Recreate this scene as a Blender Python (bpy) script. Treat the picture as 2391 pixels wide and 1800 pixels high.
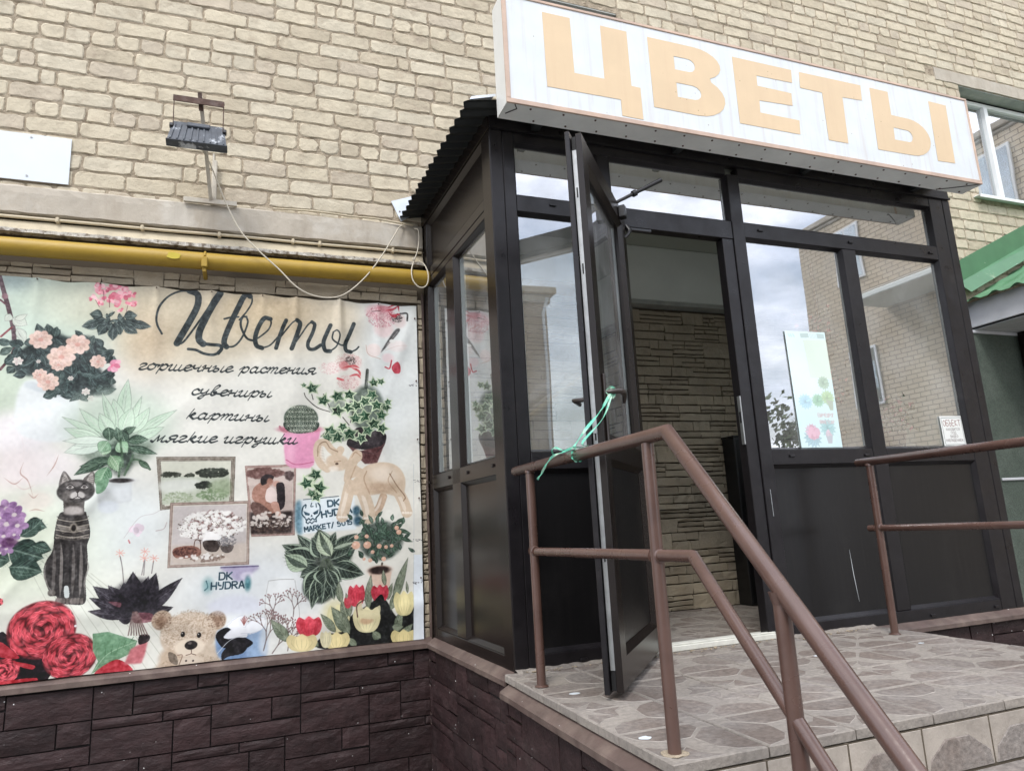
import bpy, bmesh, math, random
import numpy as np
from mathutils import Vector, Matrix

for o in list(bpy.data.objects): bpy.data.objects.remove(o)
SC = bpy.context.scene
COL = SC.collection
rnd = random.Random(11)

# ---------------------------------------------------------------- camera
CAM = Vector((-1.0874, -4.2680, 0.6264)); YAW, PITCH, ROLL, FPX = 0.3626, 0.1983, -0.0517, 1624.14
fw = Vector((math.sin(YAW)*math.cos(PITCH), math.cos(YAW)*math.cos(PITCH), math.sin(PITCH)))
rt0 = Vector((math.cos(YAW), -math.sin(YAW), 0)); up0 = rt0.cross(fw)
rt = rt0*math.cos(ROLL)+up0*math.sin(ROLL); up = -rt0*math.sin(ROLL)+up0*math.cos(ROLL)
cd = bpy.data.cameras.new('camera'); cam = bpy.data.objects.new('camera', cd); COL.objects.link(cam)
M = Matrix((rt, up, -fw)).transposed().to_4x4(); M.translation = CAM; cam.matrix_world = M
cd.sensor_width = 36; cd.sensor_fit = 'HORIZONTAL'; cd.lens = 36*FPX/2391; cd.clip_start = .05; cd.clip_end = 600
SC.camera = cam

# ---------------------------------------------------------------- sky, sun, exposure
SUN_EL, SUN_AZ = math.radians(52), math.radians(215)      # azimuth clockwise from +y: sun behind and left of the camera
W = bpy.data.worlds.new('World'); SC.world = W; W.use_nodes = True
nt = W.node_tree; nt.nodes.clear(); N = nt.nodes.new; LK = nt.links.new
out = N('ShaderNodeOutputWorld'); bg = N('ShaderNodeBackground'); LK(bg.outputs[0], out.inputs[0]); bg.inputs[1].default_value = .12
sky = N('ShaderNodeTexSky'); sky.sky_type = 'NISHITA'; sky.sun_disc = False; sky.sun_elevation = SUN_EL; sky.sun_rotation = SUN_AZ; sky.air_density = 1.3; sky.dust_density = 2.5
tc = N('ShaderNodeTexCoord'); mp = N('ShaderNodeMapping'); mp.inputs['Scale'].default_value = (1.6, 1.6, 4.2); LK(tc.outputs['Generated'], mp.inputs[0])
n1 = N('ShaderNodeTexNoise'); n1.inputs['Scale'].default_value = 1.9; n1.inputs['Detail'].default_value = 7; n1.inputs['Roughness'].default_value = .58; LK(mp.outputs[0], n1.inputs[0])
r1 = N('ShaderNodeValToRGB'); r1.color_ramp.elements[0].position = .30; r1.color_ramp.elements[1].position = .58; LK(n1.outputs[0], r1.inputs[0])
n2 = N('ShaderNodeTexNoise'); n2.inputs['Scale'].default_value = 2.6; n2.inputs['Detail'].default_value = 4; LK(mp.outputs[0], n2.inputs[0])
r2 = N('ShaderNodeValToRGB'); r2.color_ramp.elements[0].color = (10.6, 11.3, 13.2, 1); r2.color_ramp.elements[1].color = (15.6, 15.8, 16.6, 1); r2.color_ramp.elements[0].position = .35; r2.color_ramp.elements[1].position = .68; LK(n2.outputs[0], r2.inputs[0])
mx = N('ShaderNodeMix'); mx.data_type = 'RGBA'; LK(r1.outputs[0], mx.inputs[0]); LK(sky.outputs[0], mx.inputs[6]); LK(r2.outputs[0], mx.inputs[7]); LK(mx.outputs[2], bg.inputs[0])
sl = bpy.data.lights.new('sun', 'SUN'); sl.energy = 1.3; sl.angle = math.radians(14); sl.color = (1, .97, .93)
so = bpy.data.objects.new('sun', sl); COL.objects.link(so)
sd = Vector((math.sin(SUN_AZ)*math.cos(SUN_EL), math.cos(SUN_AZ)*math.cos(SUN_EL), math.sin(SUN_EL)))
so.rotation_euler = sd.to_track_quat('Z', 'Y').to_euler(); so.location = (-3, -8, 9)
SC.view_settings.view_transform = 'Standard'; SC.view_settings.look = 'None'; SC.view_settings.exposure = 0.74; SC.view_settings.gamma = 1
SC.cycles.max_bounces = 8; SC.cycles.transparent_max_bounces = 12; SC.cycles.use_denoising = True

# ---------------------------------------------------------------- materials
def lin(c): return tuple((v/12.92 if v <= .04045 else ((v+.055)/1.055)**2.4) for v in c)
MATS = {}
def mat(name, col, rough=.6, var=.0, nscale=12, namt=.0, bump=.0, bscale=40, col2=None, c2scale=3, c2lo=.45, c2hi=.65, metal=0, streak=0, spec=.5, streakcol=(.06, .05, .045), sscale=9, speck=0, speckcol=(.8, .8, .78), detail=4, rvar=0, stretch=(1, 1, 1), coat=0):
    """procedural paint: base colour, per-object variation, blotches of a second colour, runs, specks and fine relief"""
    m = bpy.data.materials.new(name); m.use_nodes = True; t = m.node_tree; b = t.nodes['Principled BSDF']; n = t.nodes.new; l = t.links.new
    tcn = n('ShaderNodeTexCoord'); geo = n('ShaderNodeNewGeometry'); mpn = n('ShaderNodeMapping'); mpn.inputs['Scale'].default_value = stretch; l(geo.outputs['Position'], mpn.inputs[0])
    P = mpn.outputs[0]; cur = None
    rgb = n('ShaderNodeRGB'); rgb.outputs[0].default_value = (*col, 1); cur = rgb.outputs[0]
    def mixc(fac, a, bcol, mode='MIX'):
        x = n('ShaderNodeMix'); x.data_type = 'RGBA'; x.blend_type = mode
        if hasattr(fac, 'node'): l(fac, x.inputs[0])
        else: x.inputs[0].default_value = fac
        l(a, x.inputs[6])
        if hasattr(bcol, 'node'): l(bcol, x.inputs[7])
        else: x.inputs[7].default_value = (*bcol, 1)
        return x.outputs[2]
    def noise(scale, det=detail, rough_=.55, vec=None):
        x = n('ShaderNodeTexNoise'); x.inputs['Scale'].default_value = scale; x.inputs['Detail'].default_value = det; x.inputs['Roughness'].default_value = rough_; l(vec or P, x.inputs[0]); return x.outputs[0]
    def ramp(v, lo, hi):
        x = n('ShaderNodeMapRange'); x.inputs[1].default_value = lo; x.inputs[2].default_value = hi; x.clamp = True; l(v, x.inputs[0]); return x.outputs[0]
    if col2: cur = mixc(ramp(noise(c2scale, 6, .65), c2lo, c2hi), cur, col2)
    if var:
        oi = n('ShaderNodeObjectInfo'); mr = n('ShaderNodeMapRange'); mr.inputs[3].default_value = 1-var; mr.inputs[4].default_value = 1+var*.7; l(oi.outputs['Random'], mr.inputs[0])
        vm = n('ShaderNodeVectorMath'); vm.operation = 'SCALE'; l(cur, vm.inputs[0]); l(mr.outputs[0], vm.inputs['Scale']); cur = vm.outputs[0]
    if namt:
        x = noise(nscale, 6, .6); mr = n('ShaderNodeMapRange'); mr.inputs[1].default_value = .3; mr.inputs[2].default_value = .7; mr.inputs[3].default_value = 1-namt; mr.inputs[4].default_value = 1+namt*.6; l(x, mr.inputs[0])
        vm = n('ShaderNodeVectorMath'); vm.operation = 'SCALE'; l(cur, vm.inputs[0]); l(mr.outputs[0], vm.inputs['Scale']); cur = vm.outputs[0]
    if streak:
        ms = n('ShaderNodeMapping'); ms.inputs['Scale'].default_value = (sscale, sscale, .7); l(geo.outputs['Position'], ms.inputs[0])
        x = noise(2.4, 5, .6, ms.outputs[0]); y = ramp(x, .5, .78); z = n('ShaderNodeMath'); z.operation = 'MULTIPLY'; l(y, z.inputs[0]); z.inputs[1].default_value = streak
        cur = mixc(z.outputs[0], cur, streakcol)
    if speck:
        v = n('ShaderNodeTexVoronoi'); v.inputs['Scale'].default_value = 26; l(geo.outputs['Position'], v.inputs[0])
        y = ramp(v.outputs['Distance'], .09+speck*.05, .05+speck*.03); q = ramp(noise(7, 2), .55, .6); z = n('ShaderNodeMath'); z.operation = 'MULTIPLY'; l(y, z.inputs[0]); l(q, z.inputs[1])
        cur = mixc(z.outputs[0], cur, speckcol)
    l(cur, b.inputs['Base Color']); b.inputs['Roughness'].default_value = rough; b.inputs['Metallic'].default_value = metal; b.inputs['Specular IOR Level'].default_value = spec
    if coat: b.inputs['Coat Weight'].default_value = coat; b.inputs['Coat Roughness'].default_value = .15
    if rvar:
        x = noise(nscale*.6, 5); mr = n('ShaderNodeMapRange'); mr.inputs[1].default_value = .3; mr.inputs[2].default_value = .7; mr.inputs[3].default_value = max(.02, rough-rvar); mr.inputs[4].default_value = min(1, rough+rvar); l(x, mr.inputs[0]); l(mr.outputs[0], b.inputs['Roughness'])
    if bump:
        bp = n('ShaderNodeBump'); bp.inputs['Strength'].default_value = 1; bp.inputs['Distance'].default_value = bump; l(noise(bscale, 8, .62), bp.inputs['Height']); l(bp.outputs[0], b.inputs['Normal'])
    MATS[name] = m; return m
def glass_mat(name, ior, tint, boost=1.0):
    m = bpy.data.materials.new(name); m.use_nodes = True; t = m.node_tree; t.nodes.clear(); n = t.nodes.new; l = t.links.new
    o = n('ShaderNodeOutputMaterial'); tr = n('ShaderNodeBsdfTransparent'); tr.inputs[0].default_value = (*tint, 1); g = n('ShaderNodeBsdfGlossy'); g.inputs['Roughness'].default_value = .004; g.inputs[0].default_value = (.97, .98, 1, 1)
    f = n('ShaderNodeFresnel'); gb = n('ShaderNodeNewGeometry'); ie = n('ShaderNodeMapRange'); ie.inputs[3].default_value = ior; ie.inputs[4].default_value = 1/ior; l(gb.outputs['Backfacing'], ie.inputs[0]); l(ie.outputs[0], f.inputs[0]); mu = n('ShaderNodeMath'); mu.operation = 'MULTIPLY'; mu.use_clamp = True; mu.inputs[1].default_value = boost; l(f.outputs[0], mu.inputs[0])
    mi = n('ShaderNodeMixShader'); l(mu.outputs[0], mi.inputs[0]); l(tr.outputs[0], mi.inputs[1]); l(g.outputs[0], mi.inputs[2])
    # thin film of dust
    geo = n('ShaderNodeNewGeometry'); nz = n('ShaderNodeTexNoise'); nz.inputs['Scale'].default_value = 5; nz.inputs['Detail'].default_value = 8; l(geo.outputs['Position'], nz.inputs[0]); mr = n('ShaderNodeMapRange'); mr.inputs[1].default_value = .4; mr.inputs[2].default_value = .8; mr.inputs[4].default_value = .26; mr.inputs[3].default_value = .07; l(nz.outputs[0], mr.inputs[0])
    d = n('ShaderNodeBsdfDiffuse'); d.inputs[0].default_value = (.55, .56, .55, 1); m2 = n('ShaderNodeMixShader'); l(mr.outputs[0], m2.inputs[0]); l(mi.outputs[0], m2.inputs[1]); l(d.outputs[0], m2.inputs[2]); l(m2.outputs[0], o.inputs[0])
    # slight waviness of the sheet
    nb = n('ShaderNodeTexNoise'); nb.inputs['Scale'].default_value = 1.6; nb.inputs['Detail'].default_value = 1; l(geo.outputs['Position'], nb.inputs[0]); bp = n('ShaderNodeBump'); bp.inputs['Distance'].default_value = .002; bp.inputs['Strength'].default_value = .6; l(nb.outputs[0], bp.inputs['Height']); l(bp.outputs[0], g.inputs['Normal'])
    MATS[name] = m; return m
BK = dict(rough=.9, nscale=7, namt=.14, bump=.009, bscale=24, c2scale=9, c2lo=.54, c2hi=.70, streak=.22, streakcol=(.33, .26, .175), sscale=3, detail=7)
mat('brick', (.51, .450, .335), var=.13, col2=(.40, .34, .25), **BK); mat('brick_pale', (.545, .488, .372), col2=(.43, .37, .275), **BK); mat('brick_dull', (.475, .412, .302), col2=(.38, .315, .235), **BK); mat('brick_rosy', (.49, .425, .325), col2=(.40, .33, .25), **BK)
mat('mortar', (.38, .315, .23), .95, nscale=18, namt=.3, bump=.02, bscale=26, col2=(.20, .155, .105), c2scale=11, c2lo=.52, c2hi=.66)
mat('band_concrete', (.44, .395, .325), .9, nscale=5, namt=.10, bump=.005, bscale=22, col2=(.50, .465, .40), c2scale=2.4, c2lo=.52, c2hi=.60, streak=.35, streakcol=(.22, .17, .12), sscale=4)
mat('cream_paint', (.52, .45, .32), .75, nscale=10, namt=.12, bump=.003, bscale=30, streak=.2, streakcol=(.2, .15, .1))
mat('peeling_edge', (.55, .52, .46), .8, nscale=60, namt=.5, bump=.004, bscale=80, col2=(.16, .13, .1), c2scale=30, c2lo=.5, c2hi=.58)
mat('yellow_pipe', (.36, .23, .022), .5, nscale=6, namt=.10, bump=.0015, bscale=30, streak=.25, streakcol=(.22, .13, .03))
mat('yellow_fresh', (.50, .40, .03), .5, nscale=20, namt=.1)
mat('facing_stone', (.43, .37, .275), .9, var=.2, nscale=10, namt=.22, bump=.012, bscale=24, col2=(.36, .30, .215), c2scale=5)
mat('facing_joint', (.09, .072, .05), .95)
mat('dark_frame', (.011, .0095, .011), .36, spec=.32, nscale=18, namt=.3, bump=.0006, bscale=60, col2=(.035, .032, .032), c2scale=5, c2lo=.6, c2hi=.95, rvar=.1)
mat('dark_panel', (.0085, .008, .0085), .30, spec=.32, nscale=90, namt=.15, col2=(.020, .019, .019), c2scale=3, c2lo=.55, c2hi=.9, streak=.2, streakcol=(.03, .028, .026), sscale=26, rvar=.02)
mat('brown_frame', (.0125, .0092, .0082), .26, spec=.28, nscale=150, namt=.12, col2=(.022, .017, .015), c2scale=1.6, c2lo=.5, c2hi=.9)
mat('rubber', (.008, .008, .009), .7)
mat('steel', (.36, .37, .37), .45, metal=.8, nscale=20, namt=.2, bump=.0005)
mat('zinc', (.62, .66, .7), .42, metal=.6, nscale=8, namt=.15)
mat('spacer', (.55, .58, .58), .4)
mat('rail_paint', (.098, .055, .043), .30, nscale=9, namt=.18, bump=.0009, bscale=30, col2=(.086, .046, .036), c2scale=5, c2lo=.5, c2hi=.62, streak=.0, coat=.3, detail=5, rvar=.10)
mat('tile_pale', (.290, .260, .226), .85, var=.09, nscale=55, namt=.24, bump=.004, bscale=70, streak=.0, col2=(.225, .2, .18), c2scale=3.5, c2lo=.42, c2hi=.75)
mat('tile_brown', (.180, .146, .124), .82, var=.14, nscale=50, namt=.36, bump=.005, bscale=60, col2=(.250, .224, .202), c2scale=2.6, c2lo=.42, c2hi=.62)
mat('tile_joint', (.315, .288, .258), .95, nscale=20, namt=.3)
mat('tile_wall', (.36, .32, .275), .85, var=.08, nscale=10, namt=.2, bump=.003, bscale=40, col2=(.22, .19, .16), c2scale=6, c2lo=.55, c2hi=.85, streak=.3, streakcol=(.14, .12, .1))
mat('plinth_stone', (.034, .0185, .0188), .55, spec=.3, var=.34, nscale=11, namt=.4, bump=.012, bscale=13, col2=(.046, .030, .029), c2scale=7, c2lo=.55, c2hi=.75, speck=.03, rvar=.14, stretch=(1, 1, 1.8))
mat('plinth_joint', (.012, .009, .009), .9)
mat('cap_brown', (.105, .072, .062), .5, nscale=14, namt=.28, bump=.001, col2=(.16, .12, .10), c2scale=6, speck=.08)
mat('sign_white', (.655, .695, .71), .38, nscale=8, namt=.05, streak=.5, streakcol=(.50, .43, .38), sscale=14, speck=.07, speckcol=(.25, .18, .12), bump=.0006, bscale=12)
mat('sign_side', (.70, .70, .66), .45, nscale=8, namt=.04, speck=.05, speckcol=(.3, .25, .2))
mat('sign_under', (.78, .80, .77), .5, nscale=5, namt=.12, bump=.003, bscale=6, streak=.0)
mat('sign_trim', (.50, .37, .29), .5, nscale=12, namt=.15, col2=(.66, .47, .34), c2scale=2)
mat('sign_letter', (.665, .505, .315), .45, nscale=5, namt=.05, streak=.25, streakcol=(.58, .40, .25), sscale=12, speck=.06, speckcol=(.3, .2, .1))
mat('black_sheet', (.018, .021, .021), .55, nscale=10, namt=.3, bump=.001)
mat('white_plate', (.64, .69, .72), .4, nscale=6, namt=.03)
mat('white_vinyl', (.78, .80, .80), .35, nscale=10, namt=.05)
mat('foam', (.75, .76, .74), .9, nscale=40, namt=.1, bump=.01, bscale=50)
mat('lamp_body', (.060, .070, .085), .45, nscale=30, namt=.3, col2=(.5, .53, .56), c2scale=10, c2lo=.56, c2hi=.64, bump=.001)
mat('rust', (.085, .045, .032), .8, nscale=30, namt=.4, bump=.002, col2=(.14, .10, .085), c2scale=14)
mat('arm_paint', (.52, .48, .40), .6, nscale=16, namt=.2, streak=.3, streakcol=(.2, .09, .04))
mat('cable', (.55, .50, .40), .5)
mat('black_plastic', (.010, .010, .011), .35)
mat('handle_brown', (.035, .026, .022), .3)
mat('ribbon', (.12, .52, .36), .4, nscale=30, namt=.2, col2=(.50, .68, .52), c2scale=14, c2lo=.48, c2hi=.6)
mat('green_metal', (.075, .19, .095), .42, nscale=8, namt=.12, col2=(.26, .34, .22), c2scale=5, c2lo=.62, c2hi=.74, speck=.1)
mat('fascia', (.55, .57, .60), .5, nscale=8, namt=.08)
mat('soffit', (.42, .44, .44), .5, nscale=8, namt=.06)
mat('green_plaster', (.075, .098, .080), .9, nscale=90, namt=.35, bump=.004, bscale=90, col2=(.10, .125, .105), c2scale=3)
mat('plaster', (.74, .77, .72), .85, nscale=3, namt=.06, bump=.002)
mat('ceiling_paint', (.42, .44, .38), .9, nscale=3, namt=.06)
mat('lintel', (.33, .35, .33), .95, nscale=10, namt=.14, bump=.004, bscale=30, col2=(.42, .42, .38), c2scale=4)
mat('asphalt', (.23, .225, .215), .95, nscale=30, namt=.2, bump=.006, bscale=80, col2=(.17, .165, .155), c2scale=.6)
mat('threshold', (.60, .60, .54), .6, nscale=20, namt=.15, streak=0)
mat('rust_strip', (.20, .085, .03), .85, nscale=30, namt=.4, bump=.003)
mat('curtain', (.30, .31, .33), .8, nscale=4, namt=.1)
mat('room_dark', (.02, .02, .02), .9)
mat('foliage', (.06, .10, .035), .6, var=.3, nscale=2, namt=.4)
mat('bark', (.08, .06, .045), .9, nscale=20, namt=.3)
glass_mat('glass', 2.4, (.86, .90, .88), 2.6)
glass_mat('glass_side', 2.4, (.82, .88, .86), 1.8)
glass_mat('window_glass', 2.4, (.7, .8, .8), 2.4)
def brick_far(name, c1, c2, cm):
    m = bpy.data.materials.new(name); m.use_nodes = True; t = m.node_tree; b = t.nodes['Principled BSDF']; n = t.nodes.new; l = t.links.new
    tcn = n('ShaderNodeTexCoord'); br = n('ShaderNodeTexBrick'); br.inputs['Color1'].default_value = (*c1, 1); br.inputs['Color2'].default_value = (*c2, 1); br.inputs['Mortar'].default_value = (*cm, 1)
    br.inputs['Scale'].default_value = 1; br.inputs['Brick Width'].default_value = .262; br.inputs['Row Height'].default_value = .102; br.inputs['Mortar Size'].default_value = .011; l(tcn.outputs['UV'], br.inputs[0])
    nz = n('ShaderNodeTexNoise'); nz.inputs['Scale'].default_value = .8; nz.inputs['Detail'].default_value = 6; l(tcn.outputs['Object'], nz.inputs[0]); mr = n('ShaderNodeMapRange'); mr.inputs[3].default_value = .8; mr.inputs[4].default_value = 1.15; l(nz.outputs[0], mr.inputs[0])
    vm = n('ShaderNodeVectorMath'); vm.operation = 'SCALE'; l(br.outputs[0], vm.inputs[0]); l(mr.outputs[0], vm.inputs['Scale']); l(vm.outputs[0], b.inputs['Base Color']); b.inputs['Roughness'].default_value = .9
    MATS[name] = m
brick_far('brick_far', (.62, .53, .40), (.56, .47, .35), (.28, .23, .17))
brick_far('brick_far_dark', (.33, .26, .19), (.28, .22, .16), (.15, .12, .09))

# ---------------------------------------------------------------- mesh helpers
class MB:
    def __init__(s): s.v = []; s.f = []; s.mi = []; s.sm = []
    def add(s, vs, fs, mi=0, sm=False):
        k = len(s.v); s.v += [tuple(v) for v in vs]
        for f in fs: s.f.append([k+i for i in f]); s.mi.append(mi); s.sm.append(sm)
    def box(s, x0, x1, y0, y1, z0, z1, mi=0, bev=0):
        if bev <= 0:
            s.add([(x0, y0, z0), (x1, y0, z0), (x1, y1, z0), (x0, y1, z0), (x0, y0, z1), (x1, y0, z1), (x1, y1, z1), (x0, y1, z1)],
                  [(0, 3, 2, 1), (4, 5, 6, 7), (0, 1, 5, 4), (1, 2, 6, 5), (2, 3, 7, 6), (3, 0, 4, 7)], mi); return
        bev = min(bev, (x1-x0)*.45, (y1-y0)*.45, (z1-z0)*.45)
        bm = bmesh.new(); bmesh.ops.create_cube(bm, size=1)
        for v in bm.verts: v.co = Vector(((x0+x1)/2+v.co.x*(x1-x0), (y0+y1)/2+v.co.y*(y1-y0), (z0+z1)/2+v.co.z*(z1-z0)))
        bmesh.ops.bevel(bm, geom=list(bm.edges), offset=bev, segments=1, affect='EDGES')
        bm.verts.index_update(); s.add([v.co[:] for v in bm.verts], [[v.index for v in f.verts] for f in bm.faces], mi); bm.free()
    def prism(s, poly, y0, y1, mi=0, axis='y', sm=False):
        """poly: list of 2-D points (x,z) for axis y, (x,y) for axis z, (y,z) for axis x"""
        def P(p, d): return (p[0], d, p[1]) if axis == 'y' else ((p[0], p[1], d) if axis == 'z' else (d, p[0], p[1]))
        n = len(poly); s.add([P(p, y0) for p in poly]+[P(p, y1) for p in poly], [list(range(n)), list(range(2*n-1, n-1, -1))], mi)
        s.add([P(p, y0) for p in poly]+[P(p, y1) for p in poly], [(i, i+n, (i+1) % n+n, (i+1) % n) for i in range(n)], mi, sm)
    def tube(s, pts, r, n=12, mi=0, caps=True, sm=True):
        pts = [Vector(p) for p in pts]; rs = r if isinstance(r, (list, tuple)) else [r]*len(pts)
        T = []
        for i in range(len(pts)):
            a = (pts[i]-pts[i-1]).normalized() if i else None; b = (pts[i+1]-pts[i]).normalized() if i < len(pts)-1 else None
            T.append(((a or b)+(b or a)).normalized())
        u = T[0].orthogonal().normalized(); rings = []
        for i, p in enumerate(pts):
            u = (u-T[i]*u.dot(T[i])).normalized(); w = T[i].cross(u)
            k = 1
            if 0 < i < len(pts)-1:
                c = (pts[i]-pts[i-1]).normalized().dot(T[i]); k = 1/max(c, .5)
            ring = []
            for j in range(n):
                a = 2*math.pi*j/n; d = u*math.cos(a)+w*math.sin(a)
                if k > 1.001:
                    bn = ((pts[i+1]-pts[i]).normalized()-(pts[i]-pts[i-1]).normalized()).normalized(); d = d+bn*(d.dot(bn))*(k-1)
                ring.append(p+d*rs[i])
            rings.append(ring)
        vs = [v for rg in rings for v in rg]; fs = []
        for i in range(len(rings)-1):
            for j in range(n): fs.append((i*n+j, i*n+(j+1) % n, (i+1)*n+(j+1) % n, (i+1)*n+j))
        s.add(vs, fs, mi, sm)
        if caps:
            s.add(rings[0], [list(range(n-1, -1, -1))], mi); s.add(rings[-1], [list(range(n))], mi)
    def xf(s, f): s.v = [tuple(f(Vector(v))) for v in s.v]; return s
    def mesh(s, name, mats):
        me = bpy.data.meshes.new(name); me.from_pydata(s.v, [], s.f)
        for m in (mats if isinstance(mats, (list, tuple)) else [mats]): me.materials.append(MATS[m])
        me.polygons.foreach_set('material_index', s.mi); me.polygons.foreach_set('use_smooth', s.sm); me.update(); return me
    def obj(s, name, mats, parent=None, loc=None, label=None, cat=None, group=None, kind=None):
        o = bpy.data.objects.new(name, s.mesh(name, mats)); COL.objects.link(o)
        if parent is not None: o.parent = parent
        if loc is not None: o.location = loc
        return tag(o, label, cat, group, kind)
def tag(o, label=None, cat=None, group=None, kind=None):
    for k, v in (('label', label), ('category', cat), ('group', group), ('kind', kind)):
        if v: o[k] = v
    return o
def empty(name, loc=(0, 0, 0), label=None, cat=None, group=None, kind=None, rz=0):
    o = bpy.data.objects.new(name, None); COL.objects.link(o); o.location = loc; o.rotation_euler = (0, 0, rz); o.empty_display_size = .2
    return tag(o, label, cat, group, kind)
def inst(name, me, parent, loc, rot=(0, 0, 0), scale=(1, 1, 1)):
    o = bpy.data.objects.new(name, me); COL.objects.link(o); o.parent = parent; o.location = loc; o.rotation_euler = rot; o.scale = scale; return o
def box(name, a, mats, parent=None, bev=.002, **k):
    m = MB(); m.box(*a, bev=bev); return m.obj(name, mats, parent, **k)
def sheet_uv(me, fn):
    uv = me.uv_layers.new(name='UVMap')
    for lp in me.loops: uv.data[lp.index].uv = fn(me.vertices[lp.vertex_index].co)
def image_mat(name, cv, rough=.5, bump=0, spec=.4):
    img = bpy.data.images.new(name, cv.w, cv.h, alpha=False)
    px = np.ones((cv.h, cv.w, 4), np.float32); px[..., :3] = np.clip(cv.a[::-1], 0, 1); img.pixels.foreach_set(px.ravel()); img.update(); img.pack()
    m = bpy.data.materials.new(name); m.use_nodes = True; t = m.node_tree; b = t.nodes['Principled BSDF']; n = t.nodes.new; l = t.links.new
    im = n('ShaderNodeTexImage'); im.image = img; im.extension = 'EXTEND'; tcn = n('ShaderNodeTexCoord'); l(tcn.outputs['UV'], im.inputs[0])
    nz = n('ShaderNodeTexNoise'); nz.inputs['Scale'].default_value = 3; nz.inputs['Detail'].default_value = 8; l(tcn.outputs['Object'], nz.inputs[0]); mr = n('ShaderNodeMapRange'); mr.inputs[1].default_value = .3; mr.inputs[2].default_value = .7; mr.inputs[3].default_value = .88; mr.inputs[4].default_value = 1.0; l(nz.outputs[0], mr.inputs[0])
    vm = n('ShaderNodeVectorMath'); vm.operation = 'SCALE'; l(im.outputs[0], vm.inputs[0]); l(mr.outputs[0], vm.inputs['Scale']); l(vm.outputs[0], b.inputs['Base Color'])
    b.inputs['Roughness'].default_value = rough; b.inputs['Specular IOR Level'].default_value = spec; MATS[name] = m

F = -1.263                                     # front plane of the porch
# ================================================================ ground
g = MB(); g.add([(-60, -60, -.95), (60, -60, -.95), (60, 40, -.95), (-60, 40, -.95)], [(0, 1, 2, 3)]); g.obj('ground', 'asphalt', kind='structure')

# ================================================================ apartment building: wall, bricks, openings
B = empty('apartment_building', (0, 0, 0), label='beige brick apartment building behind the banner, the sign and the glazed porch', cat='building')
OPEN = [(.80, 1.60, 3.30, 4.64), (5.50, 6.93, 3.53, 4.74), (9.2, 10.6, 3.53, 4.74)]
def wall_sheet(name, m, x0, x1, z0, z1, opens, y, depth):
    xs = sorted({x0, x1, *[v for o in opens for v in o[:2]]}); zs = sorted({z0, z1, *[v for o in opens for v in o[2:]]}); mb = MB()
    for i in range(len(xs)-1):
        for j in range(len(zs)-1):
            cx, cz = (xs[i]+xs[i+1])/2, (zs[j]+zs[j+1])/2
            if any(o[0] < cx < o[1] and o[2] < cz < o[3] for o in opens): continue
            mb.add([(xs[i], y, zs[j]), (xs[i+1], y, zs[j]), (xs[i+1], y, zs[j+1]), (xs[i], y, zs[j+1])], [(0, 1, 2, 3)])
    for a, b, c, d in opens:
        mb.add([(a, y, c), (b, y, c), (b, y, d), (a, y, d), (a, y+depth, c), (b, y+depth, c), (b, y+depth, d), (a, y+depth, d)], [(0, 4, 5, 1), (1, 5, 6, 2), (3, 2, 6, 7), (0, 3, 7, 4)])
    return mb.obj(name, m, B)
wall_sheet('wall', 'mortar', -8, 12, 2.40, 9.0, OPEN, 0.0, .14)
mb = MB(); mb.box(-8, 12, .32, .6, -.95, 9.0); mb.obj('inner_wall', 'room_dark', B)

def brick_mesh(w, h, seed, k=14):
    r = random.Random(seed); hw, hh = w/2, h/2; pts = []
    cr = [r.uniform(.005, .022) if r.random() > .22 else r.uniform(.022, .034) for _ in range(4)]
    per = [(-hw, -hh), (hw, -hh), (hw, hh), (-hw, hh)]
    for i in range(4):
        p, q, o = per[i], per[(i+1) % 4], per[i-1]; c = cr[i]
        a = Vector((p[0]-o[0], p[1]-o[1])).normalized(); b = Vector((q[0]-p[0], q[1]-p[1])).normalized()
        pts.append((p[0]-a.x*c, p[1]-a.y*c)); pts.append((p[0]-a.x*c*.3+b.x*c*.3, p[1]-a.y*c*.3+b.y*c*.3)); pts.append((p[0]+b.x*c, p[1]+b.y*c))
        if i % 2 == 0 and w > .2:
            for t in (.2, .36, .5, .66, .82): pts.append((p[0]+(q[0]-p[0])*t, p[1]+(q[1]-p[1])*t))
        else: pts.append((p[0]+(q[0]-p[0])*.5, p[1]+(q[1]-p[1])*.5))
    pts = [(x+r.uniform(-.0036, .0034), z+r.uniform(-.0034, .003)) for x, z in pts]; n = len(pts)
    ins = [(x*(1-.0055/hw*r.uniform(.4, 1.6)), z*(1-.0055/hh*r.uniform(.4, 1.6))) for x, z in pts]
    m = MB(); tl = r.uniform(-.012, .012); tz = r.uniform(-.03, .03)
    vs = [(x, .004, z) for x, z in pts]+[(x, -.0012+x*tl, z) for x, z in pts]+[(x, -.0062+x*tl+z*tz+r.uniform(-.0012, .0012), z) for x, z in ins]
    fs = [(i, (i+1) % n, n+(i+1) % n, n+i) for i in range(n)]+[(n+i, n+(i+1) % n, 2*n+(i+1) % n, 2*n+i) for i in range(n)]+[tuple(range(2*n, 3*n))]
    m.add(vs, fs); return m
STR = [brick_mesh(.249, .089, 100+i) for i in range(24)]; HDR = [brick_mesh(.119, .089, 300+i) for i in range(14)]
STRM = [m.mesh('brick', 'brick') for m in STR]; HDRM = [m.mesh('brick', 'brick') for m in HDR]
slots = []
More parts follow.
